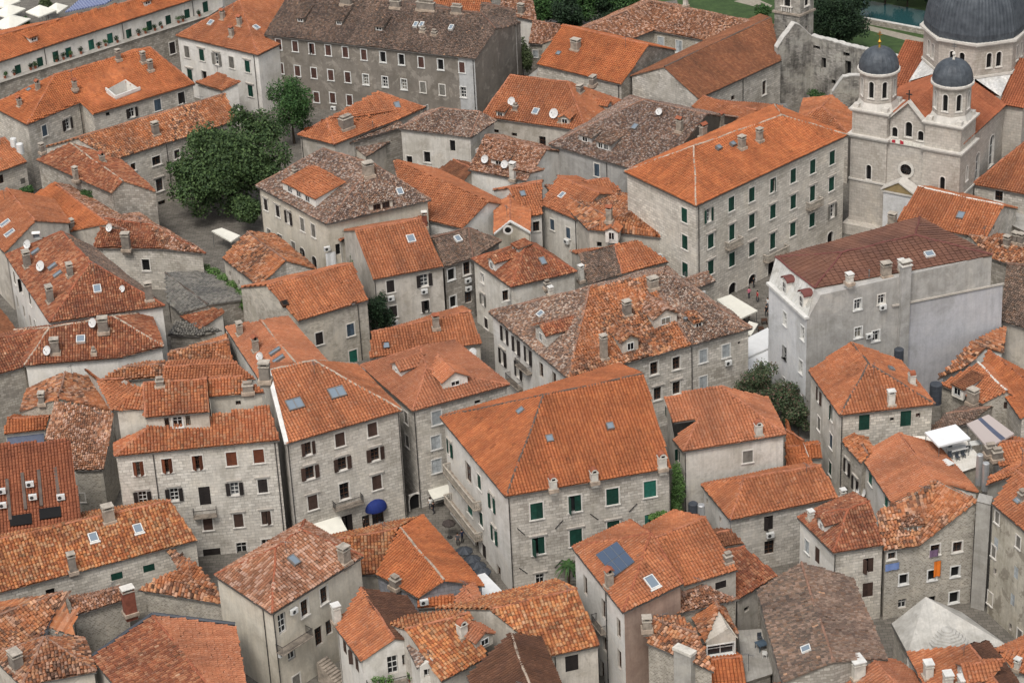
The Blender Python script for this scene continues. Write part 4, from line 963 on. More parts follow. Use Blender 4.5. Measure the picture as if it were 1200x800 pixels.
h = H('chapel', 'little chapel with a cream pediment and round oculus', 'b1', 8, 'a 1015 272; b 1170 266; R 1084 217; c=b+pp(a,b,9); d=a+pp(a,b,9); S=R+pp(a,b,9)', 'aRSd bcSR', 'aRb bc cSd da', 'terracotta', 'cream', pitch=22, cat='chapel'); CHAP = h
h = H('shed', 'low dark red lean-to roof in the yard below the peeling house', 'b0', 5.5, 'a 755 738; b 868 795; R 925 722; S 840 682; c=mir(b,R); d=mir(a,S)', 'abRS cdSR', 'ab bRc cd dSa', 'rust', 'plaster', cat='shed')
h = H('house', 'white walled cottage with two dishes and a tall white chimney on its mottled red roof', 'b0', 7, 'a 905 724; b 1150 772; R 1240 640; S 975 578; c=mir(b,R); d=mir(a,S)', 'abRS cdSR', 'ab bRc cd dSa', 'pinkold', 'white', rough=.8)
h.chimney('1095 765', 'white', .9, .8, 2.6).dish('978 700,1062 722', .8, h=.8).dormer('1035 705', 'shed', 2.6, .8, slope=.2).dormer('1190 740', 'shed', 2.2, .7, slope=.2)
h = H('house', 'orange hip roof with dormers and large satellite dishes on its slope', 'c0', 8.5, 'a -132 498; b 318 562; R 240 352; S -6 322; c 482 436; d=a+c-b', 'abRS bcR cdSR daS', 'ab bc cd da', 'terracotta', 'plaster')
h.win('ab', 'np', .9, .6, '10 575').win('ab', 'np', 1.0, 1.6, '130 607').win('ab', 'np', 1.1, .6, '-70 560').dish('180 505', 1.0, h=.8).dish('0 450', .85, h=.7).skylight('102 480', 1.0, 1.2, 'whiteframe')
h.dormer('225 530', 'gable', 1.5, 1.0).dormer('-50 500', 'shed', 1.3, .9).chimney('290 395', 'dark', 1.3, .8, 1.0).chimney('345 362', 'dark', 1.4, .8, 1.2).dormer('415 470', 'gable', 1.5, .9)
h.chimney('210 522,15 470', 'block', .8, .7, .8)
h = H('outbuilding', 'small mottled outbuilding with a white shutter beside the park shrubs', 'c0', 5.5, 'a 70 186; b 215 197; R 205 108; S 88 90; c=mir(b,R); d=mir(a,S)', 'abRS cdSR', 'ab bRc cd dSa', 'pinkold', 'darkstone', cat='outbuilding')
h.win('ab', 'pt', .8, 1.0, '100 230')
h = H('house', 'bright orange gabled house with a square chimney and a grey stone end wall', 'c0', 8, 'a 105 275; b 465 362; R 582 193; S 215 108; c=mir(b,R); d=mir(a,S)', 'abRS cdSR', 'ab bRc cd dSa', 'orange', 'stone', rough=.2)
h.wallmat['bRc'] = 'darkstone'; h.chimney('272 212', 'stone', 1.6, 1.2, 1.6, tile=False).skylight('200 232', .8, .8).pipe('ab', '455 380')
h = H('workshop', 'flat grey yard roofs huddled under the bright orange gable', 'c0', 5, 'a 55 335; b 380 372; c 450 345; d 120 285', 'abcd', 'ab bc cd da', '=wall_concrete', 'plaster', r=5, cat='workshop', gutter=False)
h.chimney('120 340,200 345,240 350', 'block', 1.2, 1.0, .7)
h = H('monastery', 'angled monastery wing of rubble stone with white shutters and a long mottled roof', 'c0', 7, 'q 508 168; p 605 132; b 868 182; T 1020 94; R 590 8; S 312 122; c=mir(b,T); o=mir(p,R); d=mir(q,S)', 'pbTR qpRS coRT odSR', 'qp pb bTc co od dSq', 'pinkold', 'rubble', cat='monastery', rough=.8, pitch=22)
h.win('pb', 'pt', 1.0, 1.8, '635 185,712 200,798 212').chimney('740 25', 'white', .8, .7, 1.3)
h = H('church_hall', 'long rust red gabled church hall with a pale stone front', 'c0', 8.5, 'b 795 422; c 1148 260; R 648 288; T 1103 77; a=mir(b,R); d=mir(c,T)', 'bcTR daRT', 'bc cTd da aRb', 'rust', 'stone', cat='church hall', rough=.15, cap='capdark')
h.win('bc', 'np', .9, .8, '942 418').win('bc', 'n', 1.0, 2.4, '1075 375').pipe('bc', '983 400'); HALL = h
h = H('house', 'grey walled house with two dormers under a long hip roof of pale mottled tiles', 'c0', 9, 'a 158 618; b 620 752; R 830 490; S 560 428; c=ml(b,R,S); d=ml(a,R,S)', 'abRS bcR cdSR daS', 'ab bc cd da', 'mottled', 'grey', rough=.6)
h.win('ab', 'bl', .9, 1.7, '362 725').pipe('ab', '405 720').dormer('312 606', 'shed', 2.4, .95, slope=.14).dormer('390 638', 'shed', 2.6, 1.05, nw=2, slope=.14).skylight('525 545', .9, 1.1).dish('628 495', .7, h=.7).chimney('715 560', 'stone', 1.0, .8, 1.9)
h.chimney('890 540', 'stone', 1.1, .8, 2.0).chimney('610 410', 'brick', .8, .7, 1.4)
h = H('palace', 'four storey pale palace with green shutters and orange hip roof by the cafe square', 'c1', 16, 'a 478 6; k 785 152; b 1430 -150; S 775 -102; R 1149 -233; c=a+b-k', 'kbRS akS bcR caSR', 'ak kb bc ca', 'orange', 'ashlar', cat='palace', rough=.15, over=.3, cap='mortar')
PAL = h
x1 = lambda x: (x/ZS+280)*ZS   # d-columns in c coordinates
def DX(*a): return ','.join('%f %f' % ((x+280*ZS), y) for x, y in a)
h.win('kb', 'go', .8, 1.6, '837 190').win('kb', 'g', 1.1, 1.75, '935 142,1022 102,1112 62,'+DX((180, 22), (263, -17), (346, -55)))
h.win('kb', 'gh', 1.1, 1.75, '847 300,1022 215,1112 174,'+DX((180, 133), (343, 57))).win('kb', 'gh', 1.1, 2.3, '937 262,'+DX((262, 97)), door=True)
h.win('kb', 'gh', 1.1, 1.75, '847 412,937 378,1022 333,'+DX((178, 250), (260, 210))).win('kb', 'gh', 1.1, 2.4, '1111 300', door=True).win('kb', 'eo', .9, 1.7, DX((345, 172)))
h.win('kb', 'k', 1.6, 2.5, '940 512', arch=True, name='archway').win('kb', 'k', 1.6, 2.6, '1024 478', arch=True, name='archway').win('kb', 'k', 1.5, 3.4, '1106 425', arch=True, name='archway').win('kb', 'k', 1.3, 2.6, DX((338, 295)), arch=True, name='archway')
h.balcony('kb', 937, 318, 2.8, .9, 'stone').balcony('kb', *map(float, DX((262, 150)).split()), 2.8, .9, 'stone').balcony('kb', *map(float, DX((98, 362)).split()), 4.6, .9, 'stone')
h.win('ak', 'g', 1.1, 1.75, '735 190,737 305,738 422').pipe('kb', '795 300')
h.chimney('1055 -128', 'stone', .9, .8, 1.6, tile=False).chimney('980 -98', 'stone', 1.0, .9, 1.5, tile=False).skylight('940 -110,880 -95', .8, .7).skylight(DX((120, -210)), 1.0, 1.0)
h.chimney('815 -145', 'stone', 1.1, .8, 1.7)
h = H('house', 'small orange hip roof squeezed between the palace and the ruined wall', 'd0', 8, 'a 200 516; b 420 578; c 440 483; R 305 456; S=R+v(2,4,0); d=a+c-b', 'abR bcSR cdS daRS', 'ab bc cd da', 'terracotta', 'stone', pitch=20, cap='captile')
h = H('house', 'flat grey slab roofed annex with an orange verge at the foot of the ruin', 'c0', 9.5, 'a 765 455; b 930 555; R 1045 474; S 812 412; c=mir(b,R); d=mir(a,S)', 'abRS cdSR', 'ab bRc cd dSa', 'terracotta', 'stone', pitch=16)
h = H('store', 'flat roofed grey store beside the church hall wall', 'c0', 6, 'a 1030 500; b 1190 497; c 1170 440; d 1050 442', 'abcd', 'ab bc cd da', '=roof_slate', 'darkstone', r=6, cat='store', gutter=False)
h = H('house', 'orange roofed house with pale walls beside the large domed church', 'd1', 8, 'a 943 60; b 1300 128; R 1400 -50; S 1165 -118; c=mir(b,R); d=mir(a,S)', 'abRS cdSR daS', 'ab bRc cd da', 'terracotta', 'stone')
h.win('ab', 'n', 1.1, 1.5, '1057 105')
h = H('house', 'low flat topped stone annex with a pair of slit windows', 'd1', 6.3, 'a 1030 192; b 1070 160; c 1250 210; d 1230 290', 'abcd', 'ab bc cd da', '=wall_concrete', 'darkstone', r=6.3, gutter=False)
h = H('house', 'plain orange gabled roof in front of the church portal', 'd1', 8.2, 'a 620 218; b 1002 293; R 1075 152; S 712 70; c=mir(b,R); d=mir(a,S)', 'abRS cdSR', 'ab bRc cd dSa', 'terracotta', 'stone', rough=.15, cap='trim')
h.skylight('895 195', 1.0, 1.2, 'skyframe').win('bRc', 'kp', .6, .7, '1035 245').chimney('602 232', 'stone', 1.2, 1.0, 1.6, tile=False)
# maroon mansard
h = H('mansard_house', 'tall grey and pale blue house with a maroon sheet metal roof', 'd1', 18.3, 'a 105 371; k 270 503; b 1030 362; c 720 200; S 390 351; R 700 277; n 240 634 15.4; m 75 482 15.4', 'kbRS akS caSR bcR mnka', 'mn nkb bc cam', 'maroon', 'grey', r=19.7, over=.0, flat='seam', cap='capmaroon', gutter=False)
h.facemat['mnka'] = '=wall_mansard'; h.wallmat['mn'] = 'lightblue'; MANS = h
h.win('mn', 'ws', .8, 1.5, '145 632,220 692,143 775,143 775,213 836,140 908,212 983')
h.win('nkb', 'ws', .9, 1.2, '455 570,457 690,532 704').win('nkb', 'w', .9, 1.1, '556 548').ac('nkb', '558 578,500 700')
h.chimney('420 478', 'white', .9, .8, 1.0).chimney('575 448', 'stone', 1.3, 1.0, 1.6, tile=False).chimney('640 425', 'white', .8, .7, 1.2).chimney('503 458', 'pipe', .14, .14, 1.2).skylight('760 362', 1.2, 1.0, 'whiteframe')
h = H('house', 'brown roofed house crowding against the blue side of the mansard house', 'd1', 8, 'a 1062 640; b 1230 690; R 1290 420; S 1090 400; c=mir(b,R); d=mir(a,S)', 'abRS cdSR', 'ab bRc cd dSa', 'brown', 'plaster', rough=.7)
h = H('house', 'ruinous weathered roof with short chimneys behind the maroon metal roof', 'd1', 7, 'a 1020 372; b 1220 440; R 1180 318; S 930 276; c=mir(b,R); d=mir(a,S)', 'abRS cdSR', 'ab bRc cd dSa', 'weather', 'darkstone', rough=1.2)
h.chimney('1090 320,1125 305,1150 310', 'dark', .9, .8, 1.2)
# ============================ west quarter ============================
h = H('house', 'smooth orange roof with two white skylights and its ridge running to the square', 'a1', 9, 'd -150 172; a 20 350; R 150 216; S 28 78; c=mir(d,S); b=mir(a,R)', 'daRS bcSR', 'aRb bc cSd da', 'terracotta', 'plaster', rough=.2)
h.skylight('25 230,45 272', .9, 1.6, 'whiteframe')
h = H('house', 'vivid orange roof with crossing ridges below the weathered hip roof', 'a1', 6.5, 'd 108 128; a 287 262; R 458 228; S 230 52; c=mir(d,S); b=mir(a,R)', 'daRS bcSR', 'aRb bc cSd da', 'orange', 'plaster')
h.chimney('305 245', 'dark', .9, .8, 1.1).facemat['bcSR'] = 'pinkold'
h = H('house', 'long weathered tile roof with a broken window facing the slate roofed yard', 'a1', 6.5, 'a 395 330; b 690 333; c 878 355; d 590 182; R 640 233; S 445 205', 'abRS bcR cdSR daS', 'ab bc cd da', 'red', 'stone', rough=1.0, pitch=20)
h.facemat['bcR'] = 'pinkold'; h.facemat['cdSR'] = 'pinkold'; h.win('ab', 'k', 1.0, 1.5, '622 402').win('bc', 'kp', 1.0, 1.6, '714 392').chimney('540 335', 'dark', 1.3, 1.0, 2.4).dish('470 265', .75, h=.8)
h = H('house', 'large red hip roof bristling with dishes chimneys and skylights over a narrow white facade', 'a1', 11, 'd 25 360; a 213 648; b 702 578; S 262 263; R 385 391; c 405 335', 'abR daRS bcSR cdS', 'ab bc cd da', 'red', 'white', rough=.5)
h.win('da', 'd', .9, 1.6, '62 455,92 492,128 545').win('da', 'kp', .9, 1.5, '75 560,103 600,130 642').win('da', 'k', 1, 1.7, '152 660', arch=True)
h.facemat['bcSR'] = 'brown'; h.dish('178 432', .9, h=.9).dish('122 340', .8, h=.9).chimney('118 410', 'dark', 1.2, 1.0, 2.2).chimney('216 560', 'dark', 1.2, .9, 2.2).chimney('300 448', 'dark', 1.0, .8, 1.6).chimney('637 550', 'dark', 1.1, .9, 2.4)
h.skylight('155 280', 1.1, 1.2, 'whiteframe').skylight('415 508', 1.0, 1.3, 'whiteframe').skylight('227 413,250 446,155 350', .8, 1.3).dish('525 515', .6, h=.4)
h = H('house', 'red hip roofed house with white upper wall stepping down towards the slate yard', 'a1', 9.5, 'a 105 832; k 500 800; b 697 750; R 483 623; S 212 672; c 640 603; d=a+c-b', 'akbRS bcR cdSR daS', 'ak kb bc cd da', 'red', 'white', rough=.4, cap='mortar')
h.chimney('237 775', 'dark', 1.2, .9, 1.8).chimney('442 685', 'dark', 1.4, 1.1, 1.8).dish('206 790,400 672', .8, h=.8).skylight('345 722', 1.1, 1.1, 'whiteframe').chimney('400 778', 'block', .5, .5, .5)
h = H('house', 'dull red roof on a tall stone house over the dark alley at the picture edge', 'a1', 9, 'a -120 900; b 100 838; R 205 674; S -80 735; c=mir(b,R); d=mir(a,S)', 'abRS cdSR', 'ab bRc cd dSa', 'red', 'darkstone')
h = H('house', 'low dark red roof down in the alley under the white facade', 'a1', 4.5, 'd -90 480; a 75 690; R -10 760; S -160 560; b=mir(a,R); c=mir(d,S)', 'daRS bcSR', 'aRb bc cSd da', 'rust', 'darkstone')
h = H('shed', 'long shed with grey stone slab roof in the overgrown yard', 'a1', 3.2, 'd 715 560; a 772 612; R 887 573; S 705 438; b 1062 552; c 872 424', 'bcSR daRS', 'aRb bc cSd da', 'slate', 'darkstone', rough=.6, r=4.6, cat='shed')
h = H('shed', 'small red tiled lean-to among the grey slab roofs', 'a1', 2.8, 'a 768 620; b 850 677; c 957 605 3.9; d 857 553 3.9', 'abcd', 'ab bc cd da', 'red', 'white', r=3.9, cat='shed', rough=.5)
h = H('shed', 'broken low shed with grey slabs at the foot of the white hip roofed house', 'a1', 2.2, 'a 715 700; b 850 705; c 945 680 3; d 755 640 3', 'abcd', 'ab bc cd da', 'slate', 'darkstone', r=3, cat='shed', rough=1.2)
h = H('house', 'mottled orange gable roof beside the square with a grey stone end', 'b1', 6.5, 'a 12 492; R 128 385; b 255 420; S -39 262; d -143 372; c=mir(d,S)', 'daRS bcSR', 'aRb bc cSd da', 'weather', 'plaster', rough=.8)
h.wallmat['aRb'] = 'stone'; h.win('da', 'kp', .5, .8, '-110 440,-72 478,-40 520,-10 560')
h = H('house', 'orange gabled stone house with one green door between two ivy covered walls', 'b1', 8.5, 'a 180 642; b 478 552; R 412 398; S 45 490; c=mir(b,R); d=mir(a,S)', 'abRS cdSR', 'ab bRc cd dSa', 'terracotta', 'patchy', rough=.5)
h.win('ab', 'd', 1.0, 1.5, '270 715').win('ab', 'bl', 1.0, 1.5, '403 678').win('ab', 'gb', 1.1, 1.9, '415 797').skylight('122 570', .9, .9, 'framebrown', 'void').pipe('ab', '435 600').dormer('415 570', 'shed', .5, .3, ww=.2, wh=.1)
h = H('house', 'plaster house with dark shutters and a flat orange gable roof with one skylight', 'b1', 9.5, 'a 500 466; b 800 409; R 705 206; S 425 256; c=mir(b,R); d=mir(a,S)', 'abRS cdSR', 'ab bRc cd dSa', 'terracotta', 'plaster', rough=.25)
h.win('ab', 'd', 1.0, 1.5, '573 493').win('ab', 'do', 1.0, 1.5, '717 467').win('ab', 'd', 1.0, 1.4, '722 577').win('ab', 'd', 1.0, 1.4, '585 600').ac('ab', '715 511,573 541,590 645').skylight('660 295', 1.1, 1.3, 'whiteframe').pipe('ab', '508 500')
h = H('house', 'narrow grey stone house with white framed windows under a mottled brown roof', 'b1', 9, 'a 802 412; b 925 374; c 1045 300; R 905 247; S 757 288; d=mir(a,S)', 'abRS bcR cdSR', 'ab bc cd dSa', 'brown', 'darkstone', rough=.7)
h.win('ab', 'ks', 1.0, 1.4, '832 442').win('ab', 'n', 1.0, 1.6, '898 416').win('ab', 'ks', .9, 1.4, '840 558').win('ab', 'np', 1.0, 1.5, '905 537').ac('ab', '900 465,902 500').skylight('860 295', .9, 1.1, 'whiteframe')
h = H('house', 'wide orange roof with a tall stone chimney behind the salmon hip roof', 'b1', 7.5, 'a 485 800; b 960 738; R 917 602; S 495 690; c=mir(b,R); d=mir(a,S)', 'abRS cdSR', 'ab bRc cd dSa', 'terracotta', 'plaster')
h.chimney('768 670', 'stone', .9, .8, 1.7).skylight('555 750', .9, 1.0, 'framebrown', 'skyglass').dish('928 800', .75, h=.9)
h = H('house', 'salmon roofed house with two blue skylights along a white mortar ridge', 'b1', 9, 'd -130 668; a 40 928; R 222 888; S 20 640; c 132 622; b 360 880', 'daRS bcSR', 'aRb bc cSd da', 'salmon', 'white', rough=.2, cap='mortar')
h.chimney('-68 700', 'stone', .9, .8, 1.6, tile=False).chimney('0 770', 'stone', .9, .8, 1.8).skylight('85 775,100 808', .7, 1.6).dish('20 815', .7, h=.8)
# ============================ centre ============================
h = H('house', 'small orange roof with a blue skylight and white side gable near the chapel', 'c1', 7.5, 'a 60 200; b 128 188; R 128 50; S -15 76; c=mir(b,R); d=mir(a,S)', 'abRS cdSR', 'ab bRc cd dSa', 'terracotta', 'white')
h.skylight('45 103', .8, 1.0).win('ab', 'n', .9, 1.3, '103 238')
h = H('house', 'orange gabled house with pale blue window frames and a stone end wall', 'c1', 8, 'a 122 146; b 278 213; R 372 98; S 195 25; c=mir(b,R); d=mir(a,S)', 'abRS cdSR', 'ab bRc cd dSa', 'terracotta', 'paleplaster', rough=.3)
h.wallmat['bRc'] = 'darkstone'; h.win('bRc', 'd', .8, 1.2, '372 153').win('ab', 'bl', .8, 1.4, '172 230,240 266').ac('ab', '238 300').skylight('215 110', .8, 1.1, 'whiteframe').pipe('ab', '275 300')
h = H('house', 'tiny orange roofed annex against the grey walled house', 'c1', 8, 'a 372 104; b 467 84; R 405 35; S 308 48; c=mir(b,R); d=mir(a,S)', 'abRS cdSR', 'ab bRc cd dSa', 'terracotta', 'grey')
h = H('house', 'orange roof with an arched white dormer huddled against the palace', 'c1', 8.5, 'a 325 252; b 692 292; R 588 147; S 425 208; c=mir(b,R); d=a+c-b', 'abRS daS cdSR', 'ab bRc cd da', 'weather', 'plaster', rough=.4)
h.dormer('425 300', 'gable', 1.8, 1.5, roof='terracotta', wall='white', ww=.7, wh=1.0).win('ab', 'gp', .9, 1.4, '670 347').win('ab', 'kp', .7, .8, '372 315').ac('ab', '640 360').chimney('415 215', 'stone', .9, .8, 2.0)
h = H('house', 'gable roof tiled half grey brown and half orange below the palace', 'c1', 7, 'a 325 488; x 470 442; b 668 388; R 540 300; X 437 320; S 285 356; c=mir(b,R); d=mir(a,S)', 'axXS xbRX cdSR', 'ab bRc cd dSa', 'terracotta', 'plaster', rough=.5)
h.facemat['axXS'] = 'brown'; h.chimney('295 470', 'white', .7, .6, 2.2)
h = H('house', 'narrow white house with red hip roof and a gabled dormer between two lanes', 'c1', 9.5, 'a -171 378; k -3 498; b 275 432; R 62 305; c=a+b-k', 'kbR akR bcR caR', 'ak kb bc ca', 'red', 'paleplaster', rough=.3)
h.dormer('-85 425', 'gable', 1.6, 1.4, wall='white', ww=.6, wh=.9).win('ak', 'w', .8, 1.2, '-126 458').win('ak', 'eo', .7, 1.3, '-122 550').win('kb', 'n', .8, 1.3, '-28 532').win('ak', 'd', .9, 1.3, '-110 650').win('ak', 'k', 1.0, 2.0, '-110 770').skylight('130 390', .8, 1.3).dormer('15 345', 'shed', 1.6, .7)
h.chimney('150 500', 'block', .8, .7, .8)
h = H('town_house', 'sprawling old house with patched mottled roofs and several crooked dormers', 'c1', 10.5, 'a -97 604; k 240 885; x 762 745; b 1022 672; X 570 452; S 330 500; R 650 438; c=a+b-k', 'kxXS xbRX akS bcR caSR', 'ak kb bc ca', 'weather', 'stone', rough=1.1, over=.3)
h.facemat.update({'xbRX': 'mottled', 'akS': 'mottled', 'bcR': 'mottled', 'caSR': 'mottled'}); h.wallmat['ak'] = 'white'; OLD = h
h.win('kb', 'n', 1.0, 1.5, '605 842,700 820').win('kb', 'pt', 1.0, 1.5, '815 790,912 768').win('kb', 'nh', 1.0, 1.5, '700 925,620 950').win('kb', 'pt', 1.0, 1.5, '815 903').win('kb', 'kp', .4, .4, '968 735').ac('kb', '918 815').pipe('kb', '766 850').win('kb', 'kp', 1.0, 1.4, '500 880')
h.win('ak', 'do', .9, 1.8, '-30 700,20 745,70 788').win('ak', 'do', .9, 1.8, '-38 795,28 850').win('ak', 'np', .9, 1.7, '125 850,180 890').balcony('ak', 60, 840, 3.2, .8).balcony('ak', 20, 905, 3.4, .8)
h.dormer('505 775', 'gable', 2.2, 1.7, face='kxXS', wall='plaster', ww=.8, wh=.9).dormer('655 660', 'gable', 3.2, 1.3, face='xbRX', wall='plaster', roof='pinkold', nw=1, ww=1.2, wh=.8).dormer('795 670', 'shed', 1.3, .8, face='xbRX').dormer('125 735', 'gable', 2.8, 1.7, face='akS', roof='red', ww=.6, wh=.9)
h.chimney('490 615', 'dark', 1.1, .9, 1.8).chimney('392 800', 'stone', .9, .8, 3.2, tile=False).chimney('740 640', 'pipe', .5, .5, .5).chimney('165 530', 'white', .6, .6, .9).chimney('600 500', 'stone', 1.4, 1.0, 1.2, tile=False)
h.skylight('125 615', .9, .9, 'whiteframe')
h = H('house', 'short mottled gable roof between the sprawling old house and the square', 'c1', 9, 'a 765 514; b 868 470; R 837 433; S 700 482; c=mir(b,R); d=mir(a,S)', 'abRS cdSR', 'ab bRc cd dSa', 'mottled', 'stone')
h.ac('ab', '806 522')
h = H('tower_house', 'stepped orange house with a raised attic over rubble walls in the lower west', 'a2', 8, 'T 280 133; U 248 242; p 412 158; q 482 303; l 118 205; k 88 300', 'qpTU lkUT', 'kUq qp pTl lk', 'weather', 'rubble', rough=.8, cat='house')
h.chimney('180 262', 'dark', .9, .8, 1.2)
h = H('house', 'dark mottled roof sloping above an overgrown narrow alley', 'a2', 6.5, 'w 318 548; z 442 545; Y 485 308; X 235 252; t 190 415 7.2', 'wzYXt', 'tw wz zY YX Xt', 'pinkold', 'rubble', rough=1.2)
h.win('wz', 'bl', .6, 1.0, '350 665')
h = H('shed', 'small bright orange roof over a bluish corrugated lean-to', 'a2', 7, 'a 18 396; b 192 376; R 208 322; S 30 332; c=mir(b,R); d=mir(a,S)', 'abRS cdSR', 'ab bRc cd dSa', 'orange', 'white', cat='shed')
h.add(lambda s, root: make_awning(s, root, s.onwall('ab', 108, 400), s.walls['ab']['out'], 4.4, 1.6, .5, 'slatecloth')) if False else None
SHED = h
h = H('house', 'large plain red roof slotted with dark recesses holding white air conditioners', 'a2', 8.5, 'a -150 900; b 352 830; R 300 421; S -150 449', 'abRS', 'ab bR RS Sa', 'redplain', 'darkstone', rough=.2)
ACR = h
h = H('town_house', 'four storey stone house with rust brown shutters and a small iron balcony', 'a2', 14.5, 'a 489 490; b 1193 421; X 1145 272; W 630 370; g 487 432', 'abXW aWg', 'ab bX XWg ga', 'orange2', 'ashlar', rough=.25, over=.25)
h.ring; B4 = h
h.win('ab', 'yo', 1.1, 1.5, '590 540,712 528,842 515').win('ab', 'y', 1.1, 1.5, '987 500,1103 488').win('ab', 'do', .9, 1.4, '608 665,743 652,1000 627').win('ab', 'dh', 1.0, 1.5, '1120 615').win('ab', 'dp', 1.3, 2.4, '873 657', door=True).balcony('ab', 875, 735, 2.7, .8)
h.win('ab', 'bh', 1.0, 1.5, '886 775,1017 762,1135 750').win('ab', 'dp', 2.0, 2.1, '905 915', arch=True, name='archway').win('ab', 'w', 1.1, 1.3, '1030 880').win('ab', 'w', 1.1, .9, '1135 856').pipe('ab', '668 600,1188 600')
h2 = H('upper_storey', None, 'a2', 17.6, 'a 620 326; b 893 301; R 882 163; S 612 180; m 485 294; n 612 288 17.9; c=mir(b,R); d=mir(m,S)', 'abRS mnS naS cdSR', 'mn na ab bRc cd dSm', 'orange2', 'plaster', rough=.25); h2.parent = h
h2.win('ab', 'ws', 1.0, 1.1, '757 343').win('ab', 'np', .5, 1.1, '712 347,802 338').chimney('682 190', 'block', 1.0, .8, .8)
h2 = H('side_storey', None, 'a2', 17.4, 'a 890 237; b 1128 218; R 1032 150; S 884 164; c=mir(b,R); d=mir(a,S)', 'abRS cdSR', 'ab bRc cd dSa', 'orange2', 'plaster', rough=.25); h2.parent = h
h2.win('ab', 'np', .6, .6, '1016 262').chimney('1058 215', 'block', 1.4, .8, 1.0)
h = H('house', 'low salmon roof wedged behind the stone house with rust brown shutters', 'a2', 12, 'a 690 175; b 1090 160; R 1012 95; S 700 110; c=mir(b,R); d=mir(a,S)', 'abRS cdSR', 'ab bRc cd dSa', 'terracotta', 'plaster', pitch=16)
h = H('house', 'weathered little roof with fallen tiles below the white upper wall', 'a2', 9.5, 'a 420 172; b 700 152; R 700 100; S 520 110; c=mir(b,R); d=mir(a,S)', 'abRS cdSR', 'ab bRc cd dSa', 'weather', 'plaster', pitch=18, rough=.9)
h = H('house', 'small red triangle of roof beside the raised attic', 'a2', 9, 'a 478 296; b 600 200; R 530 160; S 412 165; c=mir(b,R); d=mir(a,S)', 'abRS cdSR', 'ab bRc cd dSa', 'terracotta', 'plaster', pitch=20)
h = H('house', 'ragged mottled red roof between the salmon ridge and the slate yard', 'a2', 8, 'a 715 118; b 992 100; R 975 -5; S 722 45; c=mir(b,R); d=mir(a,S)', 'abRS cdSR', 'ab bRc cd dSa', 'weather', 'plaster', rough=.8)
h = H('town_house', 'tall cream stone house with open brown shutters and two double skylights', 'b2', 14.5, 'a 130 437; b 622 296; R 243 84; S 52 126; c=b+pp(a,b,13); d=mir(a,S)', 'abRS bcR cdSR', 'ab bc cd dSa', 'terracotta', 'ashlar', rough=.12, over=.25, cap='mortar')
h.skylight('165 272,345 222', 1.9, 1.5, 'skyframe', bar=True).chimney('40 165', 'dark', 1.1, .9, 1.7); CRM = h
h.win('ab', 'bo', .75, 1.4, '222 455').win('ab', 'b', 1.1, 1.5, '358 418,496 375').win('ab', 'bo', 1.0, 1.4, '230 558,368 520,508 480').win('ab', 'bh', 1.1, 1.6, '242 685,515 600').win('ab', 'n', 1.2, 2.2, '377 637', door=True).balcony('ab', 388, 690, 3.6, .9).win('ab', 'dp', 1.3, 2.3, '390 775', arch=True, name='archway').win('ab', 'np', 1.4, 1.7, '520 745').win('ab', 'np', .9, 1.6, '470 770')
h.pipe('ab', '108 500,612 400')
h.add(lambda s, root: make_awning(s, root, s.onwall('ab', 508, 672), s.walls['ab']['out'], 2.7, .95, 1.15, 'bluecloth', dome=True))
h.add(lambda s, root: make_awning(s, root, s.onwall('ab', 280, 765), s.walls['ab']['out'], 4.6, 2.0, .9, 'canvas'))
h = H('house', 'salmon hip roof with a white gabled dormer above a plain stone wall', 'b2', 13.3, 'k 668 299; b 1080 186; S 727 118; T 700 25; a 445 105; c=a+b-k', 'kbS akST bcTS caT', 'ak kb bc ca', 'salmon', 'stone', rough=.12)
h.dormer('850 195', 'gable', 3.2, 1.1, face='kbS', wall='white', ww=1.0, wh=.5).dormer('600 135', 'gable', 2.2, .8, face='akST', wall='white', ww=.4, wh=.4).win('kb', 'pt', 1.1, 1.5, '770 325,767 430,770 530').win('kb', 'kp', .8, .5, '945 258').win('ak', 'e', .8, 1.3, '640 325,645 425').pipe('kb', '672 400')
h.win('kb', 'k', 1.5, 2.6, '680 690', arch=True, name='archway'); h.skylight('455 135', .9, .8)
h.add(lambda s, root: make_awning(s, root, s.onwall('kb', 775, 620), s.walls['kb']['out'], 2.6, 1.6, .5, 'canvas'))
h = H('house', 'grand corner house with a big bright orange hip roof and bottle green shutters', 'c2', 13, 'k -25.5 662; a -305 324; b 680 540; S 135 232; R 562 141; c=mir(b,R)', 'kbRS akS caSR', 'ak kb bRc ca', 'orange', 'stone', rough=.2, over=.35, cap='capdark')
BIG = h; h.wallmat['ak'] = 'white'; h.wallmat['kb'] = 'stone'
h.chimney('175 628,350 595', 'hood', .9, .9, 1.3, tile=True).chimney('640 538', 'hood', 1.0, 1.0, 1.6, tile=True).skylight('160 418,418 365,40 300', .8, .9, 'skyframe', 'skyglass')
K3 = lambda s: ','.join('%s %f' % (t.split()[0], float(t.split()[1])+180*ZS) for t in s.split(','))
h.win('kb', 'g', 1.33, 1.75, '105 722,268 690,428 660').win('kb', 'gb', 1.33, 1.75, '588 628').win('kb', 'gh', 1.33, 1.85, K3('112 215,272 180,432 145')).win('kb', 'gbp', 1.2, 1.6, K3('590 112')).win('kb', 'wh', .9, 1.3, K3('120 360')).win('kb', 'wh', .9, 1.3, K3('275 330'))
B2 = lambda s: ','.join('%f %s' % (float(t.split()[0])-300*ZS, t.split()[1]) for t in s.split(','))
B3 = lambda s: K3(B2(s))
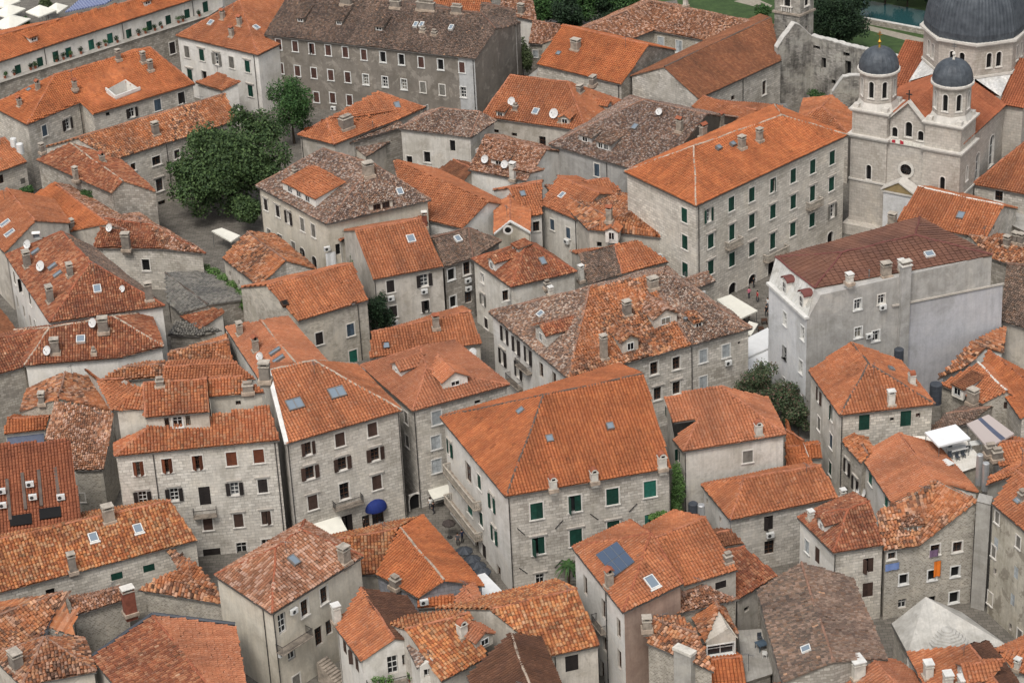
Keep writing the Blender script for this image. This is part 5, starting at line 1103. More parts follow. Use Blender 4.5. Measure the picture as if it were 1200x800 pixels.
h.win('ak', 'go', .8, 1.5, B2('828 455')).win('ak', 'g', 1.0, 1.6, B2('952 598')).win('ak', 'go', .8, 1.6, B2('1008 688')).win('ak', 'np', 1.7, 2.6, B2('905 560'), door=True).win('ak', 'g', .9, 1.5, B2('840 595')).win('ak', 'gb', 1.5, 2.4, B2('912 700'), door=True).win('ak', 'g', 1.0, 1.6, B2('960 755')).win('ak', 'go', .8, 1.6, B3('1018 170')).win('ak', 'np', 1.2, 2.2, B3('857 180,942 218')).win('ak', 'dp', 1.0, 1.6, B3('973 240')).win('ak', 'np', 1.2, 2.2, B3('1035 335')).win('ak', 'np', 1.2, 2.3, B3('975 330'))
h.balcony('ak', *map(float, B2('895 628').split()), 9.5, 1.0, 'stone').balcony('ak', *map(float, B2('900 758').split()), 9.5, 1.0, 'stone').pipe('kb', '-12 750,672 620')
h = H('house', 'pale orange hip roofed house with a hooded chimney behind the ivy', 'c2', 11.5, 'k 730 470; b 1166 398; R 890 193; S 652 236; n=pl(690,345,k,b,S); m=pl(795,331,k,b,S); q 686 416; c 1088 240', 'kbRSnm kmq bcR', 'qk kb bc cS Sq', 'salmon', 'paleplaster', rough=.2, pitch=22)
h.win('kb', 'e', 1.1, 1.3, '1005 490').win('qk', 'gp', .7, 1.2, '710 487').win('Sq', 'gp', .7, 1.2, '655 298').chimney('1050 398', 'hood', .9, .9, 1.5, tile=True).pipe('kb', '738 560')
h = H('house', 'orange roofed stone house with white side and dark windows behind the brown roof', 'c2', 7.5, 'a 808 611; k 932 762; b 1393 665; R 1318 530; S 990 583; c=mir(b,R)', 'kbRS akS caSR', 'ak kb bRc ca', 'terracotta', 'stone', rough=.3)
h.wallmat['ak'] = 'white'; h.win('ak', 'kp', .5, .7, '832 680,888 758').win('kb', 'dp', 1.0, 1.5, K3(DX((75, 118)))).win('kb', 'np', 1.1, 1.5, K3(DX((78, 222)))).ac('kb', K3(DX((78, 165)))).chimney(DX((392, 668)), 'white', .6, .6, .9)
# ============================ east quarter ============================
h = H('town_house', 'orange hip roof on tall stone house with green shutters touching the grey mansard house', 'd2', 11.5, 'k 380 316; a 247 126; b 782 270; S 502 96; T 425 5; c=a+b-k', 'kbS akST bcTS caT', 'ak kb bc ca', 'terracotta', 'stone', rough=.25, cap='capdark')
h.wallmat['ak'] = 'paleplaster'; h.win('kb', 'gp', 1.2, 1.7, '483 345,660 328').win('kb', 'kp', .5, .5, '602 332').win('kb', 'bp', .5, .5, '712 313').win('ak', 'bo', .8, 1.5, '292 232').win('ak', 'g', .9, 1.6, '343 305').win('ak', 'e', .9, 1.5, '290 350').win('ak', 'bl', .9, 1.6, '342 425').win('ak', 'g', .9, 1.5, '338 540').chimney('597 270', 'white', .9, .8, 1.7).chimney('685 185', 'hood', .9, .8, 1.5, tile=True).skylight('595 122', .8, .7).pipe('kb', '385 420')
h = H('house', 'salmon gable roof with a white wall and two bright green shutters beside the roof terrace', 'd2', 8, 'd 463 483; a 600 688; R 788 597; S 628 392; c=mir(d,S); b=mir(a,R)', 'daRS bcSR', 'aRb bc cSd da', 'salmon', 'white', rough=.1)
h.win('da', 'gb', 1.1, 1.5, '510 580').win('da', 'gb', 1.0, 1.6, '578 675').dish('488 640', .8, 'wall', 'da')
h = H('house', 'narrow stone house with shuttered windows between hip roof and salmon gable', 'd2', 8.3, 'd 388 425; a 470 520; R 500 480; S 440 400; c=mir(d,S); b=mir(a,R)', 'daRS bcSR', 'aRb bc cSd da', 'weather', 'patchy', rough=1.2)
h.win('da', 'do', .8, 1.5, '412 535').win('da', 'do', .8, 1.5, '446 610').win('da', 'np', .8, 1.3, '405 640')
h = H('house', 'rubble house with laundry at its windows and a sagging weathered roof', 'd3', 9, 'a 567 235; b 715 217; R 970 20; S 795 -65; t 535 75 11.2', 'abSt bRS', 'abR RS St ta', 'weather', 'rubble', rough=1.3, r=13.2)
RUB = h
h.win('abR', 'n', 1.0, 1.1, '785 232,880 220').win('abR', 'n', .9, .9, '600 258').win('abR', 'ks', .9, 1.1, '650 358,772 340,870 325').win('abR', 'wp', .9, 1.0, '645 462').win('abR', 'ks', 1.0, 1.2, '865 435').win('abR', 'kp', .6, .7, '950 90').win('abR', 'kp', .8, .9, '772 445').dormer('690 150', 'shed', 2.0, .6, face='abSt', roof='pinkold')
h = H('house', 'tall pale blotchy house with scattered small openings at the picture edge', 'd3', 14, 'd 1028 36; a 1210 190; R 1330 60; S 1130 -105; c=mir(d,S); b=mir(a,R)', 'daRS bcSR', 'aRb bc cSd da', 'terracotta', 'patchy', rough=.3)
h.wallmat['da'] = 'blotchy'; h.win('da', 'e', .7, 1.2, '1050 95,1140 200,1035 240').win('da', 'p', .7, 1.2, '1045 205,1130 330,1115 445').win('da', 'kp', .5, .8, '1040 325,1105 560').win('da', 'e', .8, 1.3, '1020 440,1145 600'); h.skylight('1140 30', .9, .7)
h.chimney('1155 20', 'block', .9, .8, .9)
h = H('pier', 'grey concrete buttress tower beside the rubble laundry house', 'd3', 13.6, 'a 962 25; b 1022 40; c=b+v(.6,1.6,0); d=a+v(.6,1.6,0)', 'abcd', 'ab bc cd da', '=wall_concrete', 'concrete', r=13.6, over=0, cat='buttress', gutter=False)
h = H('terrace_house', 'flat roof terrace with white furniture among the old roofs', 'd2', 8, 'a 815 585; b 1000 520; c 905 405; d 690 402', 'abcd', 'ab bc cd da', '=wall_white', 'patchy', r=8, cat='house', gutter=False)
TER = h
h = H('house', 'brown tiled strip of roof behind the white roof terrace', 'd2', 7, 'a 750 385; b 930 350; R 1015 282; S 830 310; c=mir(b,R); d=mir(a,S)', 'abRS cdSR', 'ab bRc cd dSa', 'tan', 'darkstone', rough=.8)
h = H('house', 'orange gable with a rubble stone end and a tiny brown shuttered window', 'd2', 8, 'd 805 182; a 985 266; R 1088 213; S 968 92; c=mir(d,S); b=mir(a,R)', 'daRS bcSR', 'aRb bc cSd da', 'terracotta', 'rubble', rough=.25, cap='trim')
h.win('aRb', 'bp', .8, .9, '1092 272').dormer('880 232', 'shed', 1.8, 1.2, wall='white', roof='rust', face='daRS', slope=.1).chimney('945 262', 'stone', 1.3, 1.1, 1.7, tile=False)
h = H('house', 'bright orange roof climbing out of the picture behind the rubble gable', 'd2', 8.8, 'd 985 95; a 1150 330; R 1290 260; S 1012 40; c=mir(d,S); b=mir(a,R)', 'daRS bcSR', 'aRb bc cSd da', 'orange', 'stone', rough=.25)
h = H('house', 'patched red roof with a grey green ridge beside the blue side wall', 'd2', 7.5, 'a 795 160; b 920 105; R 1000 30; S 945 0; c=mir(b,R); d=mir(a,S)', 'abRS cdSR', 'ab bRc cd dSa', 'weather', 'white', rough=.7)
h = H('house', 'orange roof corner with a dark window at the picture edge', 'd2', 6.5, 'a 1128 332; b 1230 345; R 1230 240; S 1150 235; c=mir(b,R); d=mir(a,S)', 'abRS cdSR', 'ab bRc cd dSa', 'orange', 'stone')
h.win('ab', 'np', .8, 1.1, '1160 365')
h = H('house', 'orange roof behind the steel flues of the roof terrace', 'd2', 9, 'a 1060 535; b 1220 510; R 1200 430; S 1050 428; c=mir(b,R); d=mir(a,S)', 'abRS cdSR', 'ab bRc cd dSa', 'terracotta', 'white', pitch=20)
h.chimney('1020 480,1048 500', 'block', 1.3, .9, 1.1)
h = H('shed', 'thin orange shed roof in front of the steel flues', 'd2', 11, 'a 1000 613; b 1200 545; R 1190 512; S 1012 588; c=mir(b,R); d=mir(a,S)', 'abRS cdSR', 'ab bRc cd dSa', 'terracotta', 'concrete', cat='shed', pitch=18)
h = H('house', 'small bright orange roofs stepping below the pale hip roof', 'd2', 5.5, 'a 150 540; b 262 520; R 225 425; S 150 378; c=mir(b,R); d=mir(a,S)', 'abRS cdSR', 'ab bRc cd dSa', 'orange', 'plaster')
h = H('shed', 'narrow orange tiled shed between the stone house and the lane', 'd2', 5.8, 'a 165 502; b 305 497; R 296 440; S 152 452; c=mir(b,R); d=mir(a,S)', 'abRS cdSR', 'ab bRc cd dSa', 'orange', 'plaster', cat='shed')
h = H('house', 'red hip roofed stone house with white dormer and brown shutters', 'd3', 9.5, 'a 200 95; k 352 247; b 567 213; R 505 28; S 415 62; c=mir(b,R)', 'kbRS akS caSR', 'ak kb bRc ca', 'red', 'stone', rough=.3)
h.wallmat['ak'] = 'white'; h.win('kb', 'bp', 1.1, 1.5, '500 298,498 402').win('ak', 'bp', .9, 1.6, '283 255').win('ak', 'pt', .8, 1.3, '240 220').dormer('300 150', 'gable', 1.6, 1.1, face='akS', wall='white', ww=.5, wh=.6).win('kb', 'np', .9, 1.4, '535 505').chimney('255 105', 'white', .7, .6, .9).pipe('kb', '352 320')
h = H('barn', 'long brown tiled barn roof with a bent pale ridge', 'd3', 8.5, 'd 30 408; a 135 800; R 352 712; S 213 288; b 580 700; c 432 352', 'daRS bcSR', 'aRb bc cSd da', 'tan', 'darkstone', rough=.7, cat='barn', pitch=22)
h.facemat['daRS'] = 'brown'; h.skylight('238 662', 1.0, 1.0, 'whiteframe')
h = H('house', 'salmon roof with a big square white chimney at the bottom edge', 'd3', 7, 'd 352 770; a 500 960; R 680 860; S 492 678; c=mir(d,S); b=mir(a,R)', 'daRS bcSR', 'aRb bc cSd da', 'salmon', 'white', rough=.15)
h.chimney('450 770', 'white', 1.8, 1.4, 1.9)
h = H('house', 'smooth red roof meeting the foot of the brown barn roof', 'd3', 6.5, 'a 60 830; b 390 850; R 385 735; S 310 690; c=mir(b,R); d=mir(a,S)', 'abRS cdSR', 'ab bRc cd dSa', 'terracotta', 'white', rough=.15)
h = H('house', 'two tone roof half red half dark brown beside the pale stone roof', 'd3', 8, 'd 665 670; a 800 930; R 1085 850; S 932 638; c 1007 624; b 1160 830', 'daRS bcSR', 'aRb bc cSd da', 'terracotta', 'white', rough=.2)
h.facemat['bcSR'] = 'darkred'; h.chimney('755 775,838 822', 'white', 1.1, .9, 1.6).chimney('905 815', 'white', 1.3, 1.0, .8).dormer('900 790', 'gable', 3.0, .9, face='daRS')
h = H('pavilion', 'pale stone slab roof with a low stepped octagon on top', 'd3', 4.5, 'a 600 546; k 668 672; b 1098 642; c 900 498; S 745 432', 'akS kbS bcS caS', 'ak kb bc ca', 'whitestone', 'stone', rough=.5, r=7.3, cat='pavilion', caps=False)
h.facemat.update({f_: '=wall_pavstone' for f_ in h.faces}); PAV = h
h = H('house', 'red roof corner in the lowest corner below the blotchy house', 'd3', 6, 'a 1120 745; b 1260 800; R 1230 650; S 1060 672; c=mir(b,R); d=mir(a,S)', 'abRS cdSR', 'ab bRc cd dSa', 'terracotta', 'white')
h.chimney('1135 740', 'white', .6, .6, 1.0)
# ============================ bottom row ============================
h = H('house', 'long orange roof with two white skylights above a strip of stone wall with green windows', 'a3', 7.5, 'a -150 456; b 842 192; R 727 25; S -150 222; c=mir(b,R); d=mir(a,S)', 'abRS cdSR', 'ab bRc cd dSa', 'orangeold', 'stone', rough=.5)
h.skylight('398 185,588 148', 1.0, 1.2, 'whiteframe', sill=True).chimney('465 110', 'stone', 1.4, 1.1, 1.8, tile=False).chimney('312 325', 'dark', .9, .8, 2.2).win('ab', 'gp', 1.3, .9, '498 345,635 310').win('ab', 'kp', 1.0, .8, '215 412')
h = H('house', 'narrow roof of dark tiles over a long grey rubble wall with a capped brick stack', 'a3', 6.2, 'a 312 514; b 545 442; R 527 395; S 300 455; c=mir(b,R); d=mir(a,S)', 'abRS cdSR', 'ab bRc cd dSa', 'pinkold', 'rubble', rough=.9)
h.chimney('556 500', 'brick', 1.5, 1.1, 3.2)
h = H('house', 'mottled hip roof on a grey rubble wall beside the capped brick stack', 'a3', 7, 'a 588 403; b 978 468; R 834 290; S 690 345; c=mir(b,R); d=mir(a,S)', 'abRS cdSR', 'ab bRc cd dSa', 'weather', 'rubble', rough=.9)
h = H('house', 'ragged orange roof with a slate hung gable in the bottom corner', 'a3', 6.6, 'a -110 760; b 184 592; R 268 414; S -100 545; c 322 600; d=mir(a,S)', 'abRS cdSR', 'ab bRc cd dSa', 'weather', 'darkstone', rough=1.0)
h.wallmat['bRc'] = 'slatewall'
h = H('house', 'small hip roof patched orange and brown with a stout grey chimney', 'a3', 8.2, 'k 95 812; b 410 752; c 352 608; S 190 606; a -40 680', 'kbS bcS akS caS', 'ak kb bc ca', 'weather', 'plaster', rough=1.0)
h.chimney('72 735', 'dark', 1.6, 1.2, 1.8)
h = H('house', 'roof with one mottled and one smooth orange slope edged in black flashing', 'a3', 8, 'd 392 695; a 640 990; R 890 815; S 650 515; c 1002 558; b 1052 830', 'daRS bcSR', 'aRb bc cSd da', 'red', 'plaster', rough=.7, r=9.4)
h.facemat['bcSR'] = 'salmon'; FLASH = h
h = H('house', 'cream house with pinkish hip roof and an outside stair', 'b3', 11, 'a -176 342; k 68 505; b 455 262; S 84 228; R 190 150; c=a+b-k', 'kbRS akS bcR caSR', 'ak kb bc ca', 'pinkold2', 'cream', rough=.35, cap='capred')
STR = h
h.win('kb', 'n', 1.0, 1.7, '290 425,207 480').win('kb', 'wp', 1.1, 2.4, '112 545').win('kb', 'np', 1.1, 2.3, '268 600', door=True).win('kb', 'np', .9, 1.5, '312 562').win('kb', 'wp', 1.0, 1.2, '152 675').win('kb', 'e', 1.0, 1.2, '172 790').ac('kb', '155 490,103 670').balcony('kb', 150, 625, 4.4, 1.1).chimney('378 285', 'stone', 1.2, 1.1, 1.8, tile=False).skylight('160 282', .9, 1.3).pipe('kb', '72 600').pipe('ak', '40 560')
h = H('house', 'small mottled lean-to roof behind the outside stair', 'b3', 7.5, 'a 335 432; b 400 402; R 368 350; S 308 388; c=mir(b,R); d=mir(a,S)', 'abRS cdSR', 'ab bRc cd dSa', 'pinkold', 'cream')
h = H('market_hall', 'sharp bright orange gable roof pointing at the cafe lane', 'b3', 7, 'd 512 336; a 692 438; R 803 363; S 614 140; c 706 83; b 972 388', 'daRS bcSR', 'aRb bc cSd da', 'orange', 'slatewall', rough=.35, pitch=24, cat='house', cap='mortar')
h.chimney('595 390', 'block', 1.2, 1.0, 1.1)
h = H('house', 'orange wing roof joining the sharp orange gable by the cream awning', 'b3', 6.5, 'a 380 345; b 520 335; R 602 146; S 325 195; c=mir(b,R); d=mir(a,S)', 'abRS cdSR', 'ab bRc cd dSa', 'orangeold', 'plaster', rough=.4)
h = H('shed', 'low orange shed roof under the slate hung gable end', 'b3', 6.2, 'a 688 480; b 850 470; R 842 428; S 690 436; c=mir(b,R); d=mir(a,S)', 'abRS cdSR', 'ab bRc cd dSa', 'orange', 'plaster', cat='shed', pitch=18); ACS = h
h = H('house', 'white gabled house with one red and one dark brown slope and a planted balcony', 'b3', 8.5, 'd 342 563; a 447 708; R 592 613; S 447 398; c 640 432; b 768 628', 'daRS bcSR', 'aRb bc cSd da', 'terracotta', 'white', rough=.15)
h.facemat['bcSR'] = 'darkred'; h.win('aRb', 'wp', 1.1, 2.2, '583 722', door=True).win('aRb', 'np', 1.0, 1.1, '645 698').win('da', 'bp', .9, 1.5, '378 642,405 680,430 718').balcony('aRb', 590, 790, 6.0, 1.0); WG = h
h.chimney('345 540', 'white', .9, .9, 2.0)
h = H('house', 'orange tiled roof with a white hooded chimney in front of the cafe lane', 'b3', 9, 'a 790 794; b 985 690; R 912 505; S 640 574; c=mir(b,R); d=mir(a,S)', 'abRS cdSR', 'ab bRc cd dSa', 'orangeold', 'plaster', rough=.4)
h.chimney('880 600', 'hood', 1.0, .9, 1.6, tile=True).dormer('975 640', 'gable', 2.2, .9, roof='salmon')
h = H('house', 'little salmon gable roof with a brick flue beside the white canopies', 'b3', 8, 'd 845 450; a 905 500; R 940 470; S 885 390; c=mir(d,S); b=mir(a,R)', 'daRS bcSR', 'aRb bc cSd da', 'salmon', 'plaster')
h = H('attic_house', 'little gabled attic with a tiny window above mossy tiles', 'b3', 9.6, 'a 690 736; b 792 714; R 738 676; c=b+pp(a,b,4); d=a+pp(a,b,4); S=R+pp(a,b,4)', 'aRSd bcSR', 'aRb bc cSd da', 'mottled', 'white', pitch=26, cat='house')
h.win('aRb', 'wp', .9, .9, '735 755')
h = H('house', 'orange roof of even tiles above a plain grey wall with one dark window', 'c3', 8, 'a 155 688; b 372 641; R 277 402; S -95 487; c=mir(b,R); d=mir(a,S)', 'abRS cdSR', 'ab bRc cd dSa', 'orangeold', 'plaster', rough=.3)
h.win('ab', 'dp', 1.3, 1.6, '255 715').pipe('ab', '185 740')
h = H('house', 'very dark red smooth roof with a thin pale ridge at the bottom edge', 'c3', 9.5, 'd -190 772; a -90 960; R 100 880; S -6 590; c 120 606; b 205 800', 'daRS bcSR', 'aRb bc cSd da', 'darkred', 'white', rough=.1, cap='mortar')
h = H('town_house', 'white sided town house with a blue solar panel on its red pyramid roof', 'c3', 12.5, 'a 258 222; k 475 500; b 728 378; S 592 166; c=a+b-k', 'akS kbS bcS caS', 'ak kb bc ca', 'terracotta', 'white', rough=.25, cap='capred')
SOL = h; h.wallmat['kb'] = 'pinkwall'
h.chimney('415 390', 'stone', .9, .8, 1.9).skylight('592 375', 1.2, 1.5, 'whiteframe', sill=True).win('ak', 'np', .9, 2.0, '313 385,390 485,455 567').win('ak', 'np', .9, 2.0, '395 625,458 700,385 745').balcony('ak', 383, 560, 2.6, .7).pipe('ak', '408 600')
h = H('house', 'red gable roof behind the solar panel house with a long back slope', 'c3', 10.5, 'a 735 388; b 962 318; R 825 97; S 605 188; c=mir(b,R); d=mir(a,S)', 'abRS cdSR', 'ab bRc cd dSa', 'terracotta', 'plaster', rough=.25)
h.win('ab', 'dp', 1.3, .9, '890 382').win('ab', 'kp', .5, .4, '665 437').chimney('920 285', 'block', .9, .8, .9)
h = H('house', 'crumbling mottled roof with white lime patches beside the solar panel house', 'c3', 9, 'a 600 530; b 968 442; R 830 388; S 545 482; c=mir(b,R); d=mir(a,S)', 'abRS cdSR', 'ab bRc cd dSa', 'pinkold', 'rubble', rough=1.3, pitch=18)
h = H('house', 'steep ruinous roof end with a broad white chimney breast', 'c3', 9.5, 'a 575 630; b 862 752; R 790 590; S 600 534; c=mir(b,R); d=mir(a,S)', 'abRS cdSR', 'ab bRc cd dSa', 'weather', 'rubble', rough=1.3)
h.chimney('575 570', 'stone', 1.0, .9, 1.2, tile=False); RUINB = h
h = H('house', 'stone dormer house with a wide white framed window and half orange tiles', 'c3', 8, 'a 822 628; b 964 606; R 882 490; c=b+pp(a,b,6); d=a+pp(a,b,6); S=R+pp(a,b,6)', 'aRSd bcSR', 'aRb bc cSd da', 'weather', 'plaster', rough=1.0, pitch=28)
h.win('aRb', 'ws', 2.6, 1.1, '890 658')
h = H('shed', 'new orange lean-to roof below the wide white framed window', 'c3', 4.5, 'a 850 860; b 1000 850; R 975 690; S 850 703; c=mir(b,R); d=mir(a,S)', 'abRS cdSR', 'ab bRc cd dSa', 'orange', 'plaster', cat='shed', rough=.15)
h = H('house', 'dark red sagging roofs in the gap beside the brown barn', 'c3', 6.5, 'a 960 445; b 1135 342; R 990 222; S 905 245; c=mir(b,R); d=mir(a,S)', 'abRS cdSR', 'ab bRc cd dSa', 'red', 'plaster', rough=.6)
h.win('ab', 'kp', .8, .6, '1000 485')
h = H('shed', 'small rust coloured roof under the white dishes', 'c3', 6.5, 'a 905 220; b 990 205; R 935 150; S 870 165; c=mir(b,R); d=mir(a,S)', 'abRS cdSR', 'ab bRc cd dSa', 'rust', 'plaster', cat='shed')
h = H('terrace_house', 'sunken paved courtyard with a table between the ruin and the barn', 'c3', 4.5, 'a 985 800; b 1110 760; c 1110 565; d 965 575', 'abcd', 'ab bc cd da', '=wall_concrete', 'darkstone', r=4.5, cat='courtyard', gutter=False); CRT = h
# ============================ St Nicholas-like domed church ============================
def wq(a, b, z0, z1, out, tops=None):
    d = (b-a); ln = d.length
    return dict(a=V((a.x, a.y, z0)), d=d/ln, out=out, len=ln, tops=tops or [(0, z1), (ln, z1)], holes=[])
def church():
    ZO = 1.6; A = P(997, 159.4, 13+ZO); B = P(1125.6, 183, 13+ZO); A.z = B.z = 0
    X = (B-A); Wd = X.length; X.normalize(); C = P(1143.1, 167.3, 13+ZO); C.z = 0; Y = (C-B).normalized(); Y = (Y*.55+V((-X.y, X.x, 0))*.45).normalized(); Z = V((0, 0, 1))
    L_ = lambda x, y, z=0: A+X*x+Y*y+Z*z
    tw = Wd/3; td = 5.5; c = L_(Wd/2, 20)
    root = thing('church', 'large pale stone church with twin bell towers and dark grey domes', 'church', c)
    wm = 'wall_church'; ax = (X, Y)
    def put(mb, name, parent=root): return link(name, mb.mesh(name, c), parent)
    def rpx(W, px, py): d = ray(px, py); t = (W['a']-CAMP).dot(W['out'])/d.dot(W['out']); return CAMP+d*t-Z*ZO
    wins = []
    def wall(mb, a, b, z0, z1, ws=(), tops=None, out=None):
        o = V(((b-a).y, -(b-a).x, 0)).normalized() if out is None else out
        W = wq(a, b, z0, z1, o, tops)
        for q, st, w, h, ar in ws(W) if callable(ws) else ws:
            u = (q-W['a']).dot(W['d']); W['holes'].append((u-w/2, u+w/2, q.z-h/2, q.z+h/2, ar)); wins.append((q, o, st, w, h, ar))
        build_wall(mb, W, wm)
    # front
    fb = MB()
    wall(fb, L_(tw, .35), L_(2*tw, .35), 0, 13, lambda W: [(rpx(W, 1061.8, 198.8), 'np', 1.7, 1.7, False)])
    tops = [(0, 16.3), (tw/2, 19.2), (tw, 16.3)]
    wall(fb, L_(tw, .9), L_(2*tw, .9), 13.4, 16.3, lambda W: [(rpx(W, 1048.6, 155), 'k', .85, 1.5, True), (rpx(W, 1065, 152), 'k', 1.0, 2.3, True), (rpx(W, 1079, 159.5), 'k', .85, 1.5, True)], tops)
    fb.box(L_(Wd/2, .6, 13), tw, .9, .42, 'churchtrim', ax)
    for s_ in (0, 1):
        a = L_(tw*1-.2 if s_ == 0 else 2*tw+.2, .8, 16.2); b = L_(Wd/2, .8, 19.3); fb.prism([a-Y*.4, a+Y*.4, b+Y*.4, b-Y*.4], Z*.35, 'churchtrim')
    k = 20; rq = L_(Wd/2-.05, .35, 0)
    W0 = wq(L_(tw, .35), L_(2*tw, .35), 0, 13, -Y); rc = rpx(W0, 1061.8, 198.8)
    for i in range(k):
        t0, t1 = 2*math.pi*i/k, 2*math.pi*(i+1)/k
        p = lambda r, t: rc+X*(math.cos(t)*r)+Z*(math.sin(t)*r)
        fb.prism([p(.85, t0), p(1.25, t0), p(1.25, t1), p(.85, t1)], -Y*.12, 'churchtrim')
        corner = rc+X*math.copysign(.86, math.cos((t0+t1)/2))+Z*math.copysign(.86, math.sin((t0+t1)/2))
        fb.poly([p(.85, t0)-Y*.01, p(.85, t1)-Y*.01, corner-Y*.01], wm)
    for i in range(6): t = math.pi*i/6; fb.tube(rc+X*(math.cos(t)*.85)+Z*(math.sin(t)*.85)+Y*.1, rc-X*(math.cos(t)*.85)-Z*(math.sin(t)*.85)+Y*.1, .035, 'iron', 4)
    put(fb, 'facade')
    # portal porch
    pb = MB(); p0 = L_(tw+.4, -1.6); w = tw-.8
    pb.box(L_(Wd/2, -.6), w, 1.9, 6.2, 'wall_lightblue', ax); pb.box(L_(Wd/2, -.6, 6.2), w+.5, 2.3, .3, 'churchtrim', ax)
    g = [L_(Wd/2-w/2-.3, -1.75, 6.5), L_(Wd/2+w/2+.3, -1.75, 6.5), L_(Wd/2, -1.75, 8.1)]; pb.prism(g, Y*2.0, 'ochre')
    for i in (0, 1): a = g[i]; b = g[2]; pb.prism([a-Y*.2, a+Y*2.0, b+Y*2.0, b-Y*.2], Z*.22, 'churchtrim')
    put(pb, 'portal')
    # towers
    for ti, x0 in enumerate((0, 2*tw)):
        mb = MB(); q = [L_(x0, 0), L_(x0+tw, 0), L_(x0+tw, td), L_(x0, td)]
        fw = lambda W, ti=ti: [(rpx(W, *((1018, 202), (1104.3, 216))[ti]), 'k', .75, 2.3, True)]
        sw = lambda W, ti=ti: [(V(W['a'])+W['d']*(td*.5)+Z*9.3, 'k', .7, 2.2, True)]
        for i in range(4): wall(mb, q[i], q[(i+1) % 4], 0, 13, fw if i == 0 else (sw if i == 1 and ti == 1 else ()))
        ctr = L_(x0+tw/2, td/2)
        mb.box(ctr+Z*13, tw+.5, td+.5, .25, 'churchtrim', ax); mb.box(ctr+Z*13.25, tw+.8, td+.8, .25, 'churchtrim', ax)
        mb.box(ctr+Z*6.4-Y*.02, tw+.3, td+.3, .25, 'churchtrim', ax)
        mb.box(ctr+Z*13.5, tw-.2, td-.2, 3.4, wm, ax); mb.box(ctr+Z*16.9, tw+.3, td+.3, .22, 'churchtrim', ax); mb.box(ctr+Z*17.12, tw+.6, td+.6, .22, 'churchtrim', ax)
        t = put(mb, 'bell_tower')
        ob = MB(); R = 2.62; a0 = math.atan2(X.y, X.x)+math.pi/8
        oc = lambda r, z, i: ctr+V((math.cos(a0+i*math.pi/4)*r, math.sin(a0+i*math.pi/4)*r, z))
        sq = [(1, 1), (1, 1), (-1, 1), (-1, 1), (-1, -1), (-1, -1), (1, -1), (1, -1)]
        for i in range(8):
            j = (i+1) % 8
            ob.poly([oc(3.0, 17.34, i), oc(3.0, 17.34, j), oc(R, 18.3, j), oc(R, 18.3, i)], 'churchtrim')
            a, b = oc(R, 0, i), oc(R, 0, j); o = (a+b)/2-ctr; o.z = 0; o.normalize(); m = (a+b)/2
            wall(ob, a, b, 18.3, 22.4, [(V((m.x, m.y, 20.3)), 'k', .72, 2.5, True)], out=o)
        for sx in (-1, 1):
            for sy in (-1, 1): ob.box(ctr+X*(sx*(tw/2-.55))+Y*(sy*(td/2-.55))+Z*17.34, .8, .8, .55, 'churchtrim', ax)
        ob.lathe(ctr, [(R-.05, 22.3), (R+.25, 22.35), (R+.42, 22.6), (R+.42, 22.85), (R-.1, 22.95)], 'churchtrim', 16)
        o2 = put(ob, 'belfry', t)
        db = MB(); pr = [(2.78*math.cos(s)**.8 if s < 1.5 else .05, 22.9+3.0*math.sin(s)) for s in [i*math.pi/2/9 for i in range(10)]]
        rib_dome(db, ctr, pr, 24, 'lead'); db.lathe(ctr, [(.22, 25.8), (.1, 26.4), (.24, 26.6), (.26, 26.75), (.08, 27.0), (.04, 27.1)], 'gold' if ti == 0 else 'churchtrim', 10)
        put(db, 'dome', t)
        xb = MB(); xb.box(ctr+Z*27.0, .07, .07, 1.3, 'gold' if ti == 0 else 'metal', ax); xb.box(ctr+Z*27.7, .7, .07, .08, 'gold' if ti == 0 else 'metal', ax); xb.box(ctr+Z*28.0, .4, .073, .08, 'gold' if ti == 0 else 'metal', ax); put(xb, 'cross', t)
    gx = MB(); cq = L_(Wd/2, .8, 19.5); gx.box(cq, .14, .14, 1.6, 'iron', ax); gx.box(cq+Z*.9, .9, .13, .13, 'iron', ax); put(gx, 'cross')
    # nave, transept, roofs
    nb = MB(); rb = MB(); x0, x1, ye, yr, ez, rz = .5, Wd-.5, 24.5, 38, 14.2, 18.4; cx = Wd/2; hy = 7.2; tl = 2.8
    wall(nb, L_(x1, td), L_(x1, ye-hy), 0, ez, lambda W: [(V(W['a'])+W['d']*2.4+Z*8.2, 'w', 1.4, 4.2, True), (V(W['a'])+W['d']*7.6+Z*8.6, 'w', 1.8, 4.8, True)])
    wall(nb, L_(x0, ye-hy), L_(x0, td), 0, ez)
    for sx, xx in ((1, x1+tl), (-1, x0-tl)):
        xi = x1 if sx > 0 else x0
        a, b = (L_(xi, ye-hy), L_(xx, ye-hy)) if sx > 0 else (L_(xx, ye-hy), L_(xi, ye-hy)); wall(nb, a, b, 0, ez, out=-Y)
        a, b = L_(xx, ye-hy), L_(xx, ye+hy); wall(nb, a, b, 0, ez, lambda W: [(V(W['a'])+W['d']*hy*.5+Z*9, 'k', 1, 3.4, True), (V(W['a'])+W['d']*hy+Z*10, 'k', 1.2, 4.4, True)], [(0, ez), (hy, rz), (2*hy, ez)], out=X*sx)
        wall(nb, L_(xi, ye+hy), L_(xx, ye+hy), 0, ez, out=Y)
    for xx, sx in ((x0, -1), (x1, 1)): wall(nb, L_(xx, ye+hy), L_(xx, yr), 0, ez, out=X*sx)
    wall(nb, L_(x0, yr), L_(x1, yr), 0, ez, (), [(0, ez), ((x1-x0)/2, rz), (x1-x0, ez)], out=Y)
    put(nb, 'wall')
    o = .35
    def rf(p): slab(rb, p, 'roof_church', 'eave'); tile_layer(rb, p, 'roof_church', .12)
